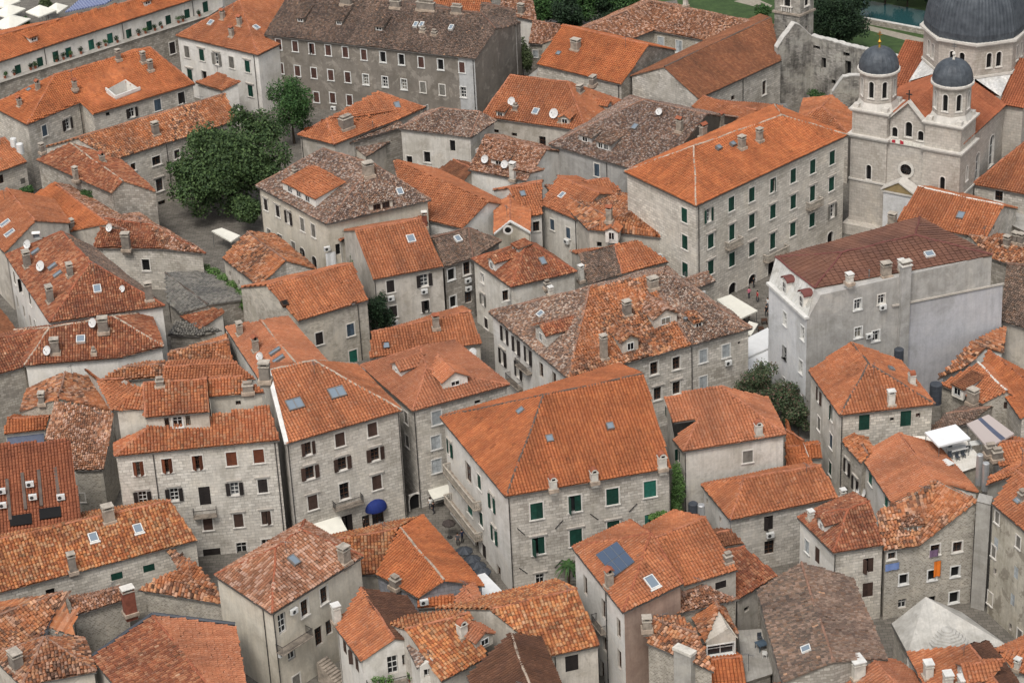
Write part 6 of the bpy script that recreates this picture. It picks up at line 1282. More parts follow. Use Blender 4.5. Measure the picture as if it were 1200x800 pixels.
    for sx, xe in ((-1, x0-o), (1, x1+o)):
        rf([L_(xe, 1.2, ez), L_(xe, ye-hy, ez), L_(cx, ye-hy, rz), L_(cx, 1.2, rz)]); rf([L_(xe, ye+hy, ez), L_(xe, yr, ez), L_(cx, yr, rz), L_(cx, ye+hy, rz)])
        xx = x1+tl+.2 if sx > 0 else x0-tl-.2
        rf([L_(cx, ye-hy-o, ez), L_(xx, ye-hy-o, ez), L_(xx, ye, rz), L_(cx, ye, rz)]); rf([L_(cx, ye+hy+o, ez), L_(xx, ye+hy+o, ez), L_(xx, ye, rz), L_(cx, ye, rz)])
    put(rb, 'roof')
    # crossing: white stone broaches up to the octagon drum, then the great dome
    R = 7.4; a0 = math.atan2(X.y, X.x)+math.pi/8; ctr = L_(cx, ye); zb, zt = 17.2, 22.0
    oc = lambda r, z, i: ctr+V((math.cos(a0+i*math.pi/4)*r, math.sin(a0+i*math.pi/4)*r, z))
    bb = MB(); hs = 7.05
    cor = [L_(cx+sx*hs, ye+sy*hs, 15.2) for sx, sy in ((1, 1), (-1, 1), (-1, -1), (1, -1))]
    for i in range(8):
        j = (i+1) % 8; m = (oc(R, zb, i)+oc(R, zb, j))/2
        if i % 2 == 0:
            cr = min(cor, key=lambda p: (V((p.x, p.y))-V((m.x, m.y))).length)
            bb.poly([oc(R, zb, i), oc(R, zb, j), cr], 'roof_whitestone', [(0, 0), (17, 0), (8, 14)])
        else:
            lo = [oc(R, 13, i), oc(R, 13, j)]; bb.poly([lo[0], lo[1], oc(R, zb, j), oc(R, zb, i)], wm)
    for i in range(4): a, b = cor[i], cor[(i+1) % 4]; bb.poly([a-Z*3, b-Z*3, b, a], wm)
    for i in range(8):
        j = (i+1) % 8; a, b = oc(R+.2, zb, i), oc(R+.2, zb, j); a2, b2 = oc(R, zb, i), oc(R, zb, j); bb.prism([a2, a, b, b2], Z*.35, 'churchtrim')
    put(bb, 'crossing')
    dbm = MB()
    for i in range(8):
        j = (i+1) % 8; a, b = oc(R, 0, i), oc(R, 0, j); o_ = (a+b)/2-ctr; o_.z = 0; o_.normalize(); m = (a+b)/2; d = (b-a).normalized()
        wall(dbm, a, b, zb, zt, [(V((m.x, m.y, 19.7))+d*s, 'k', .8, 2.3, True) for s in (-.75, .75)], out=o_)
        for rr, z0, z1 in ((.3, zt, zt+.3), (.65, zt+.3, zt+.62)):
            dbm.prism([oc(R-.3, z0, i), oc(R+rr, z0, i), oc(R+rr, z0, j), oc(R-.3, z0, j)], Z*(z1-z0), 'churchtrim')
    put(dbm, 'drum')
    db = MB(); pr = [((7.35*math.cos(s)**.75) if s < 1.5 else .1, zt+.6+9.2*math.sin(s)) for s in [i*math.pi/2/14 for i in range(15)]]
    pr[1] = (7.42, pr[1][1])
    oct_dome(db, ctr, pr, a0, 'lead')
    put(db, 'dome')
    for q, o_, st, w, h, ar in wins: make_window(root, c, q, o_, st, w, h, dict(arch=ar))
    root.location.z = ZO; pl_ = MB(); pl_.box(L_(Wd/2, 15.5, -ZO-.2), Wd+1.2, 34, ZO+.2, wm, (X, V((-X.y, X.x, 0)))); put(pl_, 'plinth')
    # red and white bunting hung along the gallery
    cl = MB()
    for i in range(7):
        cq = L_(tw+.7+i*.62, .12, 13.1+ZO); cl.prism([cq, cq+X*.5, cq+X*.5+Z*(.45+.15*math.sin(i*2)), cq+Z*(.5-.12*math.cos(i))], Y*.12, 'redcloth' if i in (0, 2) else 'canvas')
    o_ = link('bunting', cl.mesh('bunting', L_(Wd/2, 0, 13+ZO)), None, L_(Wd/2, 0, 13+ZO)); tag(o_, 'red and white cloth draped along the church gallery', 'cloth')
def rib_dome(mb, c, pr, n, mat):
    """lead covered dome with raised seams"""
    k = n*4
    f = lambda i: 1.018 if i % 4 == 0 else 1.0
    rings = [[c+V((r*f(i)*math.cos(2*math.pi*i/k), r*f(i)*math.sin(2*math.pi*i/k), z)) for i in range(k)] for r, z in pr]
    for a, b in zip(rings, rings[1:]):
        for i in range(k): mb.poly([a[i], a[(i+1) % k], b[(i+1) % k], b[i]], mat)
def oct_dome(mb, c, pr, a0, mat):
    m = 10; k = 8*m*2
    def pt(r, i):
        s = i/(2*m); e = int(s) % 8; t = s-int(s)
        A = (math.cos(a0+e*math.pi/4), math.sin(a0+e*math.pi/4)); B = (math.cos(a0+(e+1)*math.pi/4), math.sin(a0+(e+1)*math.pi/4))
        x = A[0]*(1-t)+B[0]*t; y = A[1]*(1-t)+B[1]*t; l = math.hypot(x, y); w = .6
        x, y = x*(w+(1-w)/l), y*(w+(1-w)/l); g = 1.012 if i % 2 == 0 else 1.0
        return x*r*g, y*r*g
    rings = [[c+V((*pt(r, i), z)) for i in range(k)] for r, z in pr]
    for a, b in zip(rings, rings[1:]):
        for i in range(k): mb.poly([a[i], a[(i+1) % k], b[(i+1) % k], b[i]], mat)

# ============================ bell tower and ruined nave ============================
def old_tower():
    K = P(937.3, 19.5, 12.5); Lc = P(907.5, 14.5, 12.5); Rc = P(953.4, 12.5, 12.5)
    for p in (K, Lc, Rc): p.z = 0
    q = [Lc, K, Rc, Lc+Rc-K]; c = sum(q, V((0, 0, 0)))/4
    root = thing('stone_tower', 'square rubble stone bell tower rising beside the ruined nave', 'tower', c); mb = MB(); wins = []
    for i in range(4):
        a, b = q[i], q[(i+1) % 4]; d = (b-a); o = V((d.y, -d.x, 0)).normalized(); m = (a+b)/2
        if o.dot(m-c) < 0: o = -o
        W = wq(a, b, 0, 21.5, o)
        ws = [(m+V((0, 0, 15.1)), 'k', 1.1, 2.6, True), (m+V((0, 0, 9.9)), 'kp', .5, 1.0, False)]
        for p, st, w, h, ar in ws:
            u = (p-W['a']).dot(W['d']); W['holes'].append((u-w/2, u+w/2, p.z-h/2, p.z+h/2, ar)); wins.append((p, o, st, w, h, ar))
        build_wall(mb, W, 'wall_ruin')
        mb.prism([a+o*.02, a+o*.3, b+o*.3, b+o*.02], V((0, 0, .3)), 'hood') if False else None
    X = (K-Lc).normalized(); Y = (Rc-K).normalized()
    for z in (12.5, 21.1): mb.box(c+V((0, 0, z)), (K-Lc).length+.5, (Rc-K).length+.5, .35, 'chimstone', (X, Y))
    link('wall', mb.mesh('wall', c), root)
    rb = MB()
    for i in range(4): rb.poly([q[i]+V((0, 0, 21.5)), q[(i+1) % 4]+V((0, 0, 21.5)), c+V((0, 0, 24.5))], 'roof_pinkold')
    link('roof', rb.mesh('roof', c), root)
    for p, o, st, w, h, ar in wins: make_window(root, c, p, o, st, w, h, dict(arch=ar))
    # balustrade under the belfry opening
    pb = MB(); m = (Lc+K)/2
    for i in range(5): pb.box(m+X*(-.8+.4*i)-Y*.2+V((0, 0, 13.0)), .14, .14, .8, 'trim', (X, Y))
    pb.box(m-Y*.2+V((0, 0, 13.8)), 2.1, .3, .15, 'trim', (X, Y)); link('railing', pb.mesh('railing', c), root)
def ruin():
    A = P(911, 55, 10.5); B = P(950.5, 43.5, 11); E = P(1062, 69.5, 11); Cc = P(976, 98, 8); D = P(1012, 92, 8.6)
    c = V((B.x, B.y, 0)); root = thing('ruined_nave', 'roofless ruined nave of pitted grey stone with white capped broken walls', 'ruin', c)
    def piece(a, b, prof, th, holes=()):
        mb = MB(); d = V((b.x-a.x, b.y-a.y, 0)); ln = d.length; d /= ln; o = V((d.y, -d.x, 0)); o = o if o.y < 0 else -o
        pts = []; n = max(8, int(ln/.5))
        for i in range(n+1):
            t = i/n
            for (t0, z0), (t1, z1) in zip(prof, prof[1:]):
                if t0 <= t <= t1+1e-6: z = z0+(z1-z0)*(t-t0)/max(1e-6, t1-t0)
            pts.append((t*ln, z+random.uniform(-.10, .10)))
        W = dict(a=V((a.x, a.y, 0)), d=d, out=o, len=ln, tops=pts, holes=[])
        for u, z, w, h in holes: W['holes'].append((u*ln-w/2, u*ln+w/2, z-h/2, z+h/2, False))
        build_wall(mb, W, 'wall_ruin')
        W2 = dict(W); W2['a'] = W['a']-o*th; build_wall(mb, W2, 'wall_ruin')
        f = lambda u, z, k=0: W['a']+d*u+V((0, 0, z))-o*k
        for (u0, z0), (u1, z1) in zip(pts, pts[1:]): mb.prism([f(u0, z0, -.06), f(u1, z1, -.06), f(u1, z1, th+.06), f(u0, z0, th+.06)], V((0, 0, .16)), 'limecap')
        for u, z in (pts[0], pts[-1]): mb.poly([f(u, 0), f(u, z), f(u, z, th), f(u, 0, th)], 'wall_ruin')
        for (u0, u1, z0, z1, _) in W['holes']:
            for q in (((u0, z0), (u0, z1)), ((u1, z0), (u1, z1)), ((u0, z0), (u1, z0)), ((u0, z1), (u1, z1))):
                mb.poly([f(*q[0]), f(*q[1]), f(*q[1], th), f(*q[0], th)], 'wall_ruin')
            mb.poly([f(u0+.02, z0, th*.8), f(u1-.02, z0, th*.8), f(u1-.02, z1, th*.8), f(u0+.02, z1, th*.8)], 'void')
        link('wall', mb.mesh('wall', c), root)
    piece(A, B, [(0, 10.3), (.12, 11.2), (.5, 13.8), (.62, 13.6), (1, 11.2)], 1.0)
    piece(B, E, [(0, 11.1), (.5, 10.9), (1, 10.9)], .9, [(.14, 7.0, .9, 1.9), (.40, 7.2, 1.1, 2.4), (.06, 9.4, 1.3, .6), (.38, 9.4, 1.2, .7), (.70, 9.3, 1.2, .7), (.25, 4.2, .8, .8)])
    piece(Cc, D, [(0, 6.6), (.35, 8.9), (.6, 9.0), (1, 8.9)], .9)
    # rubble stumps at the broken corner
    mb = MB()
    for px, py, s in ((905, 104, 1.3), (902, 118, 1.2), (912, 100, 1.0), (972, 105, 1.0), (975, 118, 1.2)):
        p = P(px, py, 1.0); bm = bmesh.new(); bmesh.ops.create_icosphere(bm, subdivisions=2, radius=s)
        for v_ in bm.verts: v_.co *= random.uniform(.8, 1.15)
        for f in bm.faces: mb.poly([v_.co+p+V((0, 0, 1)) for v_ in f.verts], 'wall_ruin')
        bm.free()
    link('rubble', mb.mesh('rubble', c), root)

# ============================ plants ============================
def leafmat(name, cols):
    m, nt, b = newmat(name)
    g = N(nt, 'ShaderNodeNewGeometry'); r = ramp(nt, [(i/(len(cols)-1), c_) for i, c_ in enumerate(cols)]); L(nt, g.outputs['Random Per Island'], r.inputs[0])
    n = noise(nt, .6, 3, .6, g.outputs['Position']); rr = ramp(nt, [(.3, G(.6)), (.7, G(1.35))]); L(nt, n, rr.inputs[0])
    L(nt, mix(nt, r.outputs[0], rr.outputs[0], .8, 'MULTIPLY'), b.inputs['Base Color']); b.inputs['Roughness'].default_value = .7
    b.inputs['Subsurface Weight'].default_value = 0
leafmat('leaf_dark', [srgb(22, 38, 24), srgb(34, 54, 32), srgb(46, 66, 40), srgb(30, 48, 30)])
leafmat('leaf_big', [srgb(40, 58, 32), srgb(60, 80, 44), srgb(84, 104, 60), srgb(48, 68, 40)])
leafmat('leaf_mid', [srgb(40, 66, 34), srgb(58, 88, 44), srgb(74, 104, 54), srgb(46, 74, 40)])
leafmat('leaf_light', [srgb(62, 92, 44), srgb(84, 116, 58), srgb(104, 134, 72), srgb(70, 100, 50)])
leafmat('leaf_bush', [srgb(48, 64, 42), srgb(68, 84, 56), srgb(88, 102, 72), srgb(112, 80, 74)])
leafmat('leaf_olive', [srgb(60, 72, 44), srgb(80, 92, 58), srgb(96, 108, 72)])
def leaves(clumps, n, size, mat, off, name='crown'):
    """clumps: (centre, (rx,ry,rz), weight); many small leaf faces through the volume"""
    wts = np.array([c_[2] for c_ in clumps], float); wts /= wts.sum(); idx = rng.choice(len(clumps), n, p=wts)
    C_ = np.array([tuple(c_[0]) for c_ in clumps])[idx]; R_ = np.array([c_[1] for c_ in clumps])[idx]
    d = rng.normal(size=(n, 3)); d /= np.linalg.norm(d, axis=1)[:, None]; rad = rng.uniform(.25, 1, n)**.5
    pos = C_+d*R_*rad[:, None]*(1+.12*rng.normal(size=(n, 1)))
    nrm = d*.6+rng.normal(size=(n, 3))*.6+np.array([0, 0, .4]); nrm /= np.linalg.norm(nrm, axis=1)[:, None]
    t = np.cross(nrm, rng.normal(size=(n, 3))); t /= np.linalg.norm(t, axis=1)[:, None]; b = np.cross(nrm, t)
    s = size*rng.uniform(.6, 1.3, n)[:, None]
    q = np.stack([pos-t*s*.5, pos+b*s*.32+nrm*s*.05, pos+t*s*.5, pos-b*s*.32+nrm*s*.05], 1)-np.array(tuple(off))
    me = bpy.data.meshes.new(name); me.from_pydata(q.reshape(-1, 3).tolist(), [], [(4*i, 4*i+1, 4*i+2, 4*i+3) for i in range(n)])
    me.materials.append(MATS[mat]); return me
def tree(px, py, zc, rx, rz, label, mat='leaf_dark', n=9000, size=.42, name='tree', cat='tree', group=None, base=0, k=26, bush=False, extra=()):
    p = P(px, py, zc); c = V((p.x, p.y, base)); root = thing(name, label, cat, c, group)
    cl = []
    for i in range(k):
        d = V((random.gauss(0, 1), random.gauss(0, 1), random.gauss(0, .9))); d.normalize(); f = random.uniform(.45, .85)
        r = random.uniform(.26, .42)
        cl.append((p+V((d.x*rx*f, d.y*rx*f, d.z*rz*f)), (rx*r, rx*r, rz*r*.85), r**2*random.uniform(.6, 1.4)))
    cl.append((p, (rx*.6, rx*.6, rz*.6), .5))
    for ex, ey, ez, er, eh in extra:
        q = P(ex, ey, ez)
        for i in range(9):
            d = V((random.gauss(0, 1), random.gauss(0, 1), random.gauss(0, .9))); d.normalize(); f = random.uniform(.3, .8); r = random.uniform(.3, .5); cl.append((q+V((d.x*er*f, d.y*er*f, d.z*eh*f)), (er*r, er*r, eh*r), (er*r/rx)**2*random.uniform(.8, 1.4)))
    link('crown', leaves(cl, n, size, mat, c), root)
    tb = MB(); r0 = max(.06, rx*.055); top = V((p.x, p.y, zc-rz*.25)); prev = c
    for i in range(1, 5):
        q = c.lerp(top, i/4)+V((random.uniform(-.1, .1), random.uniform(-.1, .1), 0))*rx*.2; tb.tube(prev, q, r0*(1.25-.2*i), 'bark', 7, r0*(1.25-.2*(i+1))); prev = q
    for i in range(7 if not bush else 3):
        cc = cl[i][0]; tb.tube(c.lerp(top, random.uniform(.55, 1)), cc, r0*.4, 'bark', 5, r0*.12)
    link('trunk', tb.mesh('trunk', c), root); return root
def foliage(pts, n, size, mat, name, label, cat, group=None):
    """climbing or low plants: pts (px,py,z,rx,rz)"""
    cl = [(P(x, y, z), (rx, rx*.8, rz), rx*rz) for x, y, z, rx, rz in pts]; c = V((cl[0][0].x, cl[0][0].y, 0))
    o = link(name, leaves(cl, n, size, mat, c, name), None, c); tag(o, label, cat, group); return o
Z_ = V((0, 0, 1))
def canopy(corners, z, label, mat='canvas', name='canopy', cat='canopy', group=None, peak=.0, posts=True, zs=None, base=0):
    """cloth roof on four posts, corners in picture coordinates at height z"""
    q = [P(x, y, (zs[i] if zs else z)) for i, (x, y) in enumerate(corners)]; c = sum(q, V((0, 0, 0)))/4; c0 = V((c.x, c.y, base))
    root = thing(name, label, cat, c0, group); mb = MB(); n = 6
    g = lambda i, j: (q[0].lerp(q[1], i/n)).lerp(q[3].lerp(q[2], i/n), j/n)+Z_*(peak*(1-max(abs(2*i/n-1), abs(2*j/n-1)))-(.06*math.sin(math.pi*i/n)*math.sin(math.pi*j/n) if not peak else 0))
    for i in range(n):
        for j in range(n): mt_ = 'slatestripe' if mat == 'stripegrey' and i == 3 else mat; a = [g(i, j), g(i+1, j), g(i+1, j+1), g(i, j+1)]; mb.poly(a, mt_); mb.poly([p-Z_*.03 for p in a[::-1]], mt_)
    for i in range(4): a, b = q[i], q[(i+1) % 4]; mb.poly([a, b, b-Z_*.22, a-Z_*.22], mat)
    link('cloth', mb.mesh('cloth', c0), root); fb = MB()
    if posts:
        for p in q: p = p.lerp(c, .06); fb.tube(V((p.x, p.y, base)), V((p.x, p.y, p.z-.03)), .045, 'metal', 6)
        for i in range(4): fb.tube(q[i].lerp(c, .04)-Z_*.06, q[(i+1) % 4].lerp(c, .04)-Z_*.06, .035, 'metal', 5)
        link('frame', fb.mesh('frame', c0), root)
    return root
def parasol(px, py, label, r=1.4, z=2.4, mat='graphite', group=None, n=8, base=0):
    c = P(px, py, z); c = V((c.x, c.y, base)); root = thing('parasol', label, 'parasol', c, group); mb = MB(); a0 = random.random()
    ring = [c+V((math.cos(a0+2*math.pi*i/n)*r, math.sin(a0+2*math.pi*i/n)*r, z-base)) for i in range(n)]; top = c+Z_*(z-base+.55)
    for i in range(n): a, b = ring[i], ring[(i+1) % n]; m_ = (a+b)/2-Z_*.06; mb.poly([a, m_, top], mat); mb.poly([m_, b, top], mat); mb.poly([a-Z_*.15, b-Z_*.15, b, a], mat)
    link('cloth', mb.mesh('cloth', c), root); pb = MB(); pb.tube(c, top+Z_*.1, .03, 'metal', 6); pb.lathe(c, [(.35, 0), (.35, .06), (.05, .1)], 'iron', 10); link('pole', pb.mesh('pole', c), root); return root
PM = {}
def person(px, py, label, shirt, trousers, rz=0., hair=(30, 24, 20), base=0, pose=0):
    """standing figure grown from a skeleton"""
    c = P(px, py, base); root = None
    for nm, col in (('shirt', shirt), ('trousers', trousers), ('hair', hair)):
        k = 'cloth_%d_%d_%d' % col
        if k not in MATS: plain(k, srgb(*col), .85)
    if 'skin' not in MATS: plain('skin', srgb(196, 150, 124), .6)
    s = .12 if pose else .02
    J = [(0, 0, .94, .13), (0, 0, 1.12, .12), (0, .01, 1.34, .155), (0, 0, 1.47, .07), (0, .01, 1.54, .06), (0, .02, 1.64, .105), (0, .02, 1.71, .085),
         (.10, 0, .88, .10), (.11, s, .48, .065), (.11, -s*.6, .08, .045), (.11, .12-s*.6, .04, .04), (-.10, 0, .88, .10), (-.11, -s, .48, .065), (-.11, s*.8-.1, .08, .045), (-.11, .02+s*.8, .04, .04),
         (.19, 0, 1.40, .07), (.25, -.02-s, 1.14, .045), (.24, .10, .92, .035), (.24, .13, .84, .04), (-.19, 0, 1.40, .07), (-.25, -.02+s, 1.14, .045), (-.24, .10, .92, .035), (-.24, .13, .84, .04)]
    E_ = [(0, 1), (1, 2), (2, 3), (3, 4), (4, 5), (5, 6), (0, 7), (7, 8), (8, 9), (9, 10), (0, 11), (11, 12), (12, 13), (13, 14), (2, 15), (15, 16), (16, 17), (17, 18), (2, 19), (19, 20), (20, 21), (21, 22)]
    me = bpy.data.meshes.new('person'); me.from_pydata([j[:3] for j in J], E_, []); o = bpy.data.objects.new('tmp', me); COL.objects.link(o)
    md = o.modifiers.new('skin', 'SKIN'); 
    if not me.skin_vertices: 
        bpy.context.view_layer.objects.active = o
    for i, sv in enumerate(me.skin_vertices[0].data): sv.radius = (J[i][3], J[i][3]*.85); sv.use_root = (i == 0)
    o.modifiers.new('sub', 'SUBSURF').levels = 1
    dg = bpy.context.evaluated_depsgraph_get(); body = bpy.data.meshes.new_from_object(o.evaluated_get(dg)); bpy.data.objects.remove(o)
    body.materials.clear()
    for k in ('skin', 'cloth_%d_%d_%d' % shirt, 'cloth_%d_%d_%d' % trousers, 'iron'): body.materials.append(MATS[k])
    for p in body.polygons:
        z = p.center.z; x = abs(p.center.x); p.material_index = 0 if z > 1.46 or (x > .2 and z < 1.1) else (1 if z > .93 else (2 if z > .1 else 3)); p.use_smooth = True
    b = link('person', body, None, c, rz); tag(b, label, 'person')
    hb = MB(); hb.lathe((0, 0, 0), [(.09, 1.62), (.115, 1.68), (.10, 1.76), (.05, 1.80), (.001, 1.805)], 'cloth_%d_%d_%d' % hair, 10); hm = hb.mesh('hair', smooth=True); link('hair', hm, b, V((0, -.02, 0)))
    return b
def table(px, py, base, label, mat='whiteframe', group=None, w=1.6, d=.9, rz=0., chairs=0):
    c = P(px, py, base); root = thing('table', label, 'table', c, group, rz); mb = MB(); mb.box((0, 0, .70), w, d, .05, mat); link('table_top', mb.mesh('table_top'), root)
    for sx in (-1, 1):
        for sy in (-1, 1): lb = MB(); lb.box((sx*(w/2-.08), sy*(d/2-.08), 0), .06, .06, .70, mat); link('leg', lb.mesh('leg'), root)
def chair(px, py, base, label, mat='whiteframe', group=None, rz=0.):
    c = P(px, py, base); root = thing('chair', label, 'chair', c, group, rz)
    sb = MB(); sb.box((0, 0, .43), .46, .46, .05, mat); link('seat', sb.mesh('seat'), root)
    bb = MB(); bb.box((0, .21, .48), .46, .05, .45, mat); link('backrest', bb.mesh('backrest'), root)
    for sx in (-1, 1):
        for sy in (-1, 1): lb = MB(); lb.box((sx*.19, sy*.19, 0), .045, .045, .43, mat); link('leg', lb.mesh('leg'), root)
def cloth(px, py, wall, out, w, h, mat, label, name='laundry'):
    X = V((-out.y, out.x, 0)); q = wall+out*.22; mb = MB(); n = 6
    for i in range(n):
        f = lambda k: q+X*(w*(k/n-.5))+out*(.05*math.sin(k*1.7))
        a, b = f(i), f(i+1); mb.poly([a-Z_*h, b-Z_*(h*(1-.04*(i % 2))), b, a], mat); mb.poly([a, b, b-out*.02-Z_*h*.9, a-out*.02-Z_*h*.9], mat)
    mb.tube(q-X*(w/2+.2), q+X*(w/2+.2), .012, 'metal', 4)
    o = link(name, mb.mesh(name, q), None, q); tag(o, label, 'laundry')
def drum(p, r, h, mat, label, name='water_tank', cat='water tank', group=None):
    mb = MB(); k = 14; pr = [(r*.96, 0)]
    for i in range(5): z = h*i/4; pr += [(r, z+.02), (r*1.03, z+.06), (r, z+.10)] if i < 4 else [(r, z), (r*.85, z+.08), (.02, z+.12)]
    mb.lathe(p, pr, mat, k); o = link(name, mb.mesh(name, p, True), None, p); tag(o, label, cat, group); return o
def potted(p, label, group, kind):
    root = thing('potted_plant', label, 'potted plant', p, group); mb = MB(); mb.lathe(p, [(.16, 0), (.24, .38), (.26, .42), (.2, .42), (.19, .36), (.01, .36)], 'pot', 10); link('pot', mb.mesh('pot', p), root)
    cl = [(p+V((random.uniform(-.25, .25), random.uniform(-.25, .25), .75+random.uniform(-.1, .3))), (.35, .35, .35), 1) for _ in range(4)]
    link('foliage', leaves(cl, 160, .2, kind, p, 'foliage'), root)

def setting():
    # ---- ground and water: one sheet, other surfaces a few mm above it
    def sheet(name, pts, mat, z, label=None):
        mb = MB(); mb.poly([V((x, y, z)) for x, y in pts], mat, [(x, y) for x, y in pts]); o = link(name, mb.mesh(name)); tag(o, label, None, None, 'structure'); return o
    sheet('ground', [(-4000, -500), (4000, -500), (4000, 5500), (-4000, 5500)], 'paving', 0)
    def ps(l): return [tuple(P(x, y, 0).xy) for x, y in l]
    sheet('grass_bank', ps([(790, -10), (960, -40), (1500, 60), (1500, 150), (1060, 92), (930, 50), (800, 22)]), 'grass', .02)
    sheet('far_bank', ps([(600, -8), (1100, -80), (1500, -10), (1500, 40), (1030, -1), (900, -12), (620, 20)]), 'grass', .012)
    sheet('river', ps([(1005, 21), (1012, 0), (1085, 13), (1400, 72), (1400, 97), (1075, 36)]), 'water', .032)
    sheet('path', ps([(1008, 33), (1010, 28.5), (1080, 45), (1400, 118), (1400, 128), (1080, 53)]), 'pathstone', .030)
    sheet('path', ps([(860, 2), (880, -4), (905, 7), (900, 12)]), 'pathstone', .034)
    # quay wall along the near bank
    a, b = P(1010, 27.5, 0), P(1400, 100, 0); d = (b-a).normalized(); n = V((-d.y, d.x, 0)); mb = MB()
    mb.prism([a, b, b+n*.5, a+n*.5], Z_*.95, 'wall_darkstone'); mb.prism([a-n*.05+Z_*.95, b-n*.05+Z_*.95, b+n*.6+Z_*.95, a+n*.6+Z_*.95], Z_*.12, 'limecap')
    o = link('quay_wall', mb.mesh('quay_wall', a), None, a); tag(o, 'low stone quay wall along the green river', 'wall')
    a, b = P(1040, -8, 0), P(1400, 52, 0); d = (b-a).normalized(); n = V((-d.y, d.x, 0)); mb = MB(); mb.prism([a-d*15, b, b+n*.8, a+n*.8-d*15], Z_*4.5, 'wall_stone')
    o = link('bank_wall', mb.mesh('bank_wall', a), None, a); tag(o, 'pale stone retaining wall on the far side of the river', 'wall')

    church(); old_tower(); ruin()
    # ---- trees
    tree(264, 190, 8.5, 7.0, 7.4, 'huge dark round tree shading the little square', 'leaf_big', n=46000, size=.44, k=34, extra=[(288, 178, 9.0, 4.6, 4.6), (300, 205, 7.0, 4.2, 4.2), (303, 152, 11, 4.0, 4.2), (284, 142, 12.5, 2.6, 2.4), (228, 225, 5.5, 4.0, 3.8), (320, 180, 10, 2.6, 4.2), (326, 210, 7, 2.6, 3), (290, 236, 4.5, 3.6, 3.0), (213, 200, 7.5, 2.4, 2.6), (240, 165, 9.5, 3.0, 2.6)])
    tree(341, 124, 6.5, 4.2, 5.6, 'smaller fresh green tree in front of the grey barracks', 'leaf_mid', 9000, .34, k=22)
    tree(612, 64, 6, 2.0, 4.2, 'slim olive green shrub tree at the end wall of the barracks', 'leaf_olive', 4000, .3, k=14)
    for i, (x, y, r, l) in enumerate(((632, 8, 4.0, 'dark park tree nearest the mottled house with tall flues'), (655, 3, 4.6, 'dark park tree standing behind the small mottled outbuilding'), (680, 4, 4.4, 'dark park tree above the ridge of the bright orange gable'), (706, 0, 4.8, 'dark park tree reaching the long mottled monastery roof'), (733, -4, 4.4, 'dark park tree half hidden by the monastery ridge'), (668, 18, 3.0, 'low round tree filling the gap beside the bright orange gable'))):
        tree(x, y, 5.5, r, 4.6, l, 'leaf_dark' if i % 2 else 'leaf_mid', 7000, .4, group='park trees behind the monastery', k=20)
    tree(984, 24, 6.5, 5.2, 6.0, 'broad dark tree growing behind the ruined nave', n=15000, size=.38, k=32)
    tree(1000, -6, 5.5, 3.6, 4.2, 'dark tree on the river bank behind the broad tree', n=7000, k=20)
    tree(895, 14, 2.5, 1.6, 2.2, 'round shrub beside the foot of the rubble bell tower', 'leaf_mid', 2500, .3, k=12)
    for x, y, l in ((1038, -20, 'dark tree hanging over the far river bank'), (1064, -17, 'dark shrub tree on the far bank close to the great dome'), (1092, -14, 'dark tree just behind the great dome')): tree(x, y, 4, 3.4, 3.2, l, n=4500, group='trees on the far river bank', k=16)
    tree(957, 122, 2.4, 2.4, 2.2, 'bright green bush growing inside the ruined nave', 'leaf_mid', 4000, .26, name='bush', cat='bush', k=14, bush=True)
    tree(890, 451, 4.2, 3.0, 3.2, 'dark flowering shrub tree between the white marquee and the pale hip roof', 'leaf_bush', 9000, .26, k=24)
    tree(918, 470, 3.8, 2.6, 2.8, 'dark shrub tree at the foot of the pale blue facade', 'leaf_bush', 6000, .26, k=18)
    tree(936, 488, 3.0, 1.7, 2.2, 'small shrub tree next to the tall house with green shutters', 'leaf_bush', 3500, .26, k=12)
    tree(446, 366, 5.0, 1.7, 3.4, 'tall narrow dark tree between two stone houses', n=5000, size=.26, k=16)
    tree(770, 607, 7.4, 1.3, .9, 'light green shrub on the parapet below the ivy', 'leaf_light', 1800, .22, name='bush', cat='bush', base=6, k=10, bush=True)
    tree(104, 227, 7.6, 1.3, 1.0, 'green shrub on the roofs below the bare stone gable', 'leaf_mid', 1600, .22, name='bush', cat='bush', base=6, k=10, bush=True)
    tree(30, 223, 7.2, 1.3, .9, 'green shrub by the wall of the orange cottage', 'leaf_mid', 1600, .22, name='bush', cat='bush', base=6, k=10, bush=True)
    tree(54, 4, 3, 1.6, 2.0, 'pale green tree among the white market tents', 'leaf_olive', 2500, .3, k=12)
    tree(30, 27, 2.5, 1.2, 1.4, 'small green tree in front of the white market tents', 'leaf_mid', 1800, .3, k=10)
    foliage([(415, 292, 7.6, .6, 1.2), (416, 300, 7, .7, 1.3), (418, 312, 6, .8, 1.5), (421, 324, 5, .8, 1.5), (424, 335, 4, .8, 1.4)], 4200, .2, 'leaf_mid', 'ivy', 'ivy climbing the side wall of the plaster house with dark shutters', 'ivy')
    foliage([(793, 552, 9, .6, 1.2), (795, 566, 8, .8, 1.4), (794, 580, 7.0, .9, 1.4), (790, 596, 6, .9, 1.2)], 4200, .2, 'leaf_light', 'ivy', 'bright green ivy in the gap beside the grand corner house', 'ivy')
    foliage([(240, 314, 3.4, 1.0, .6), (250, 319, 3.4, 1.0, .7), (262, 326, 3.4, 1.2, .7), (274, 334, 3.4, 1.2, .7), (286, 343, 3.4, 1.3, .8), (296, 350, 3.4, 1.2, .8), (288, 356, 3, .9, .9)], 6000, .22, 'leaf_light', 'vine', 'leafy vine creeping along the wall of the slate roofed yard', 'vine')
    foliage([(127, 508, 6.0, .4, .8), (130, 522, 5, .4, .9), (133, 538, 4, .4, .9)], 1200, .2, 'leaf_mid', 'creeper', 'creeper hanging in the dark alley beside the mottled roof', 'ivy')
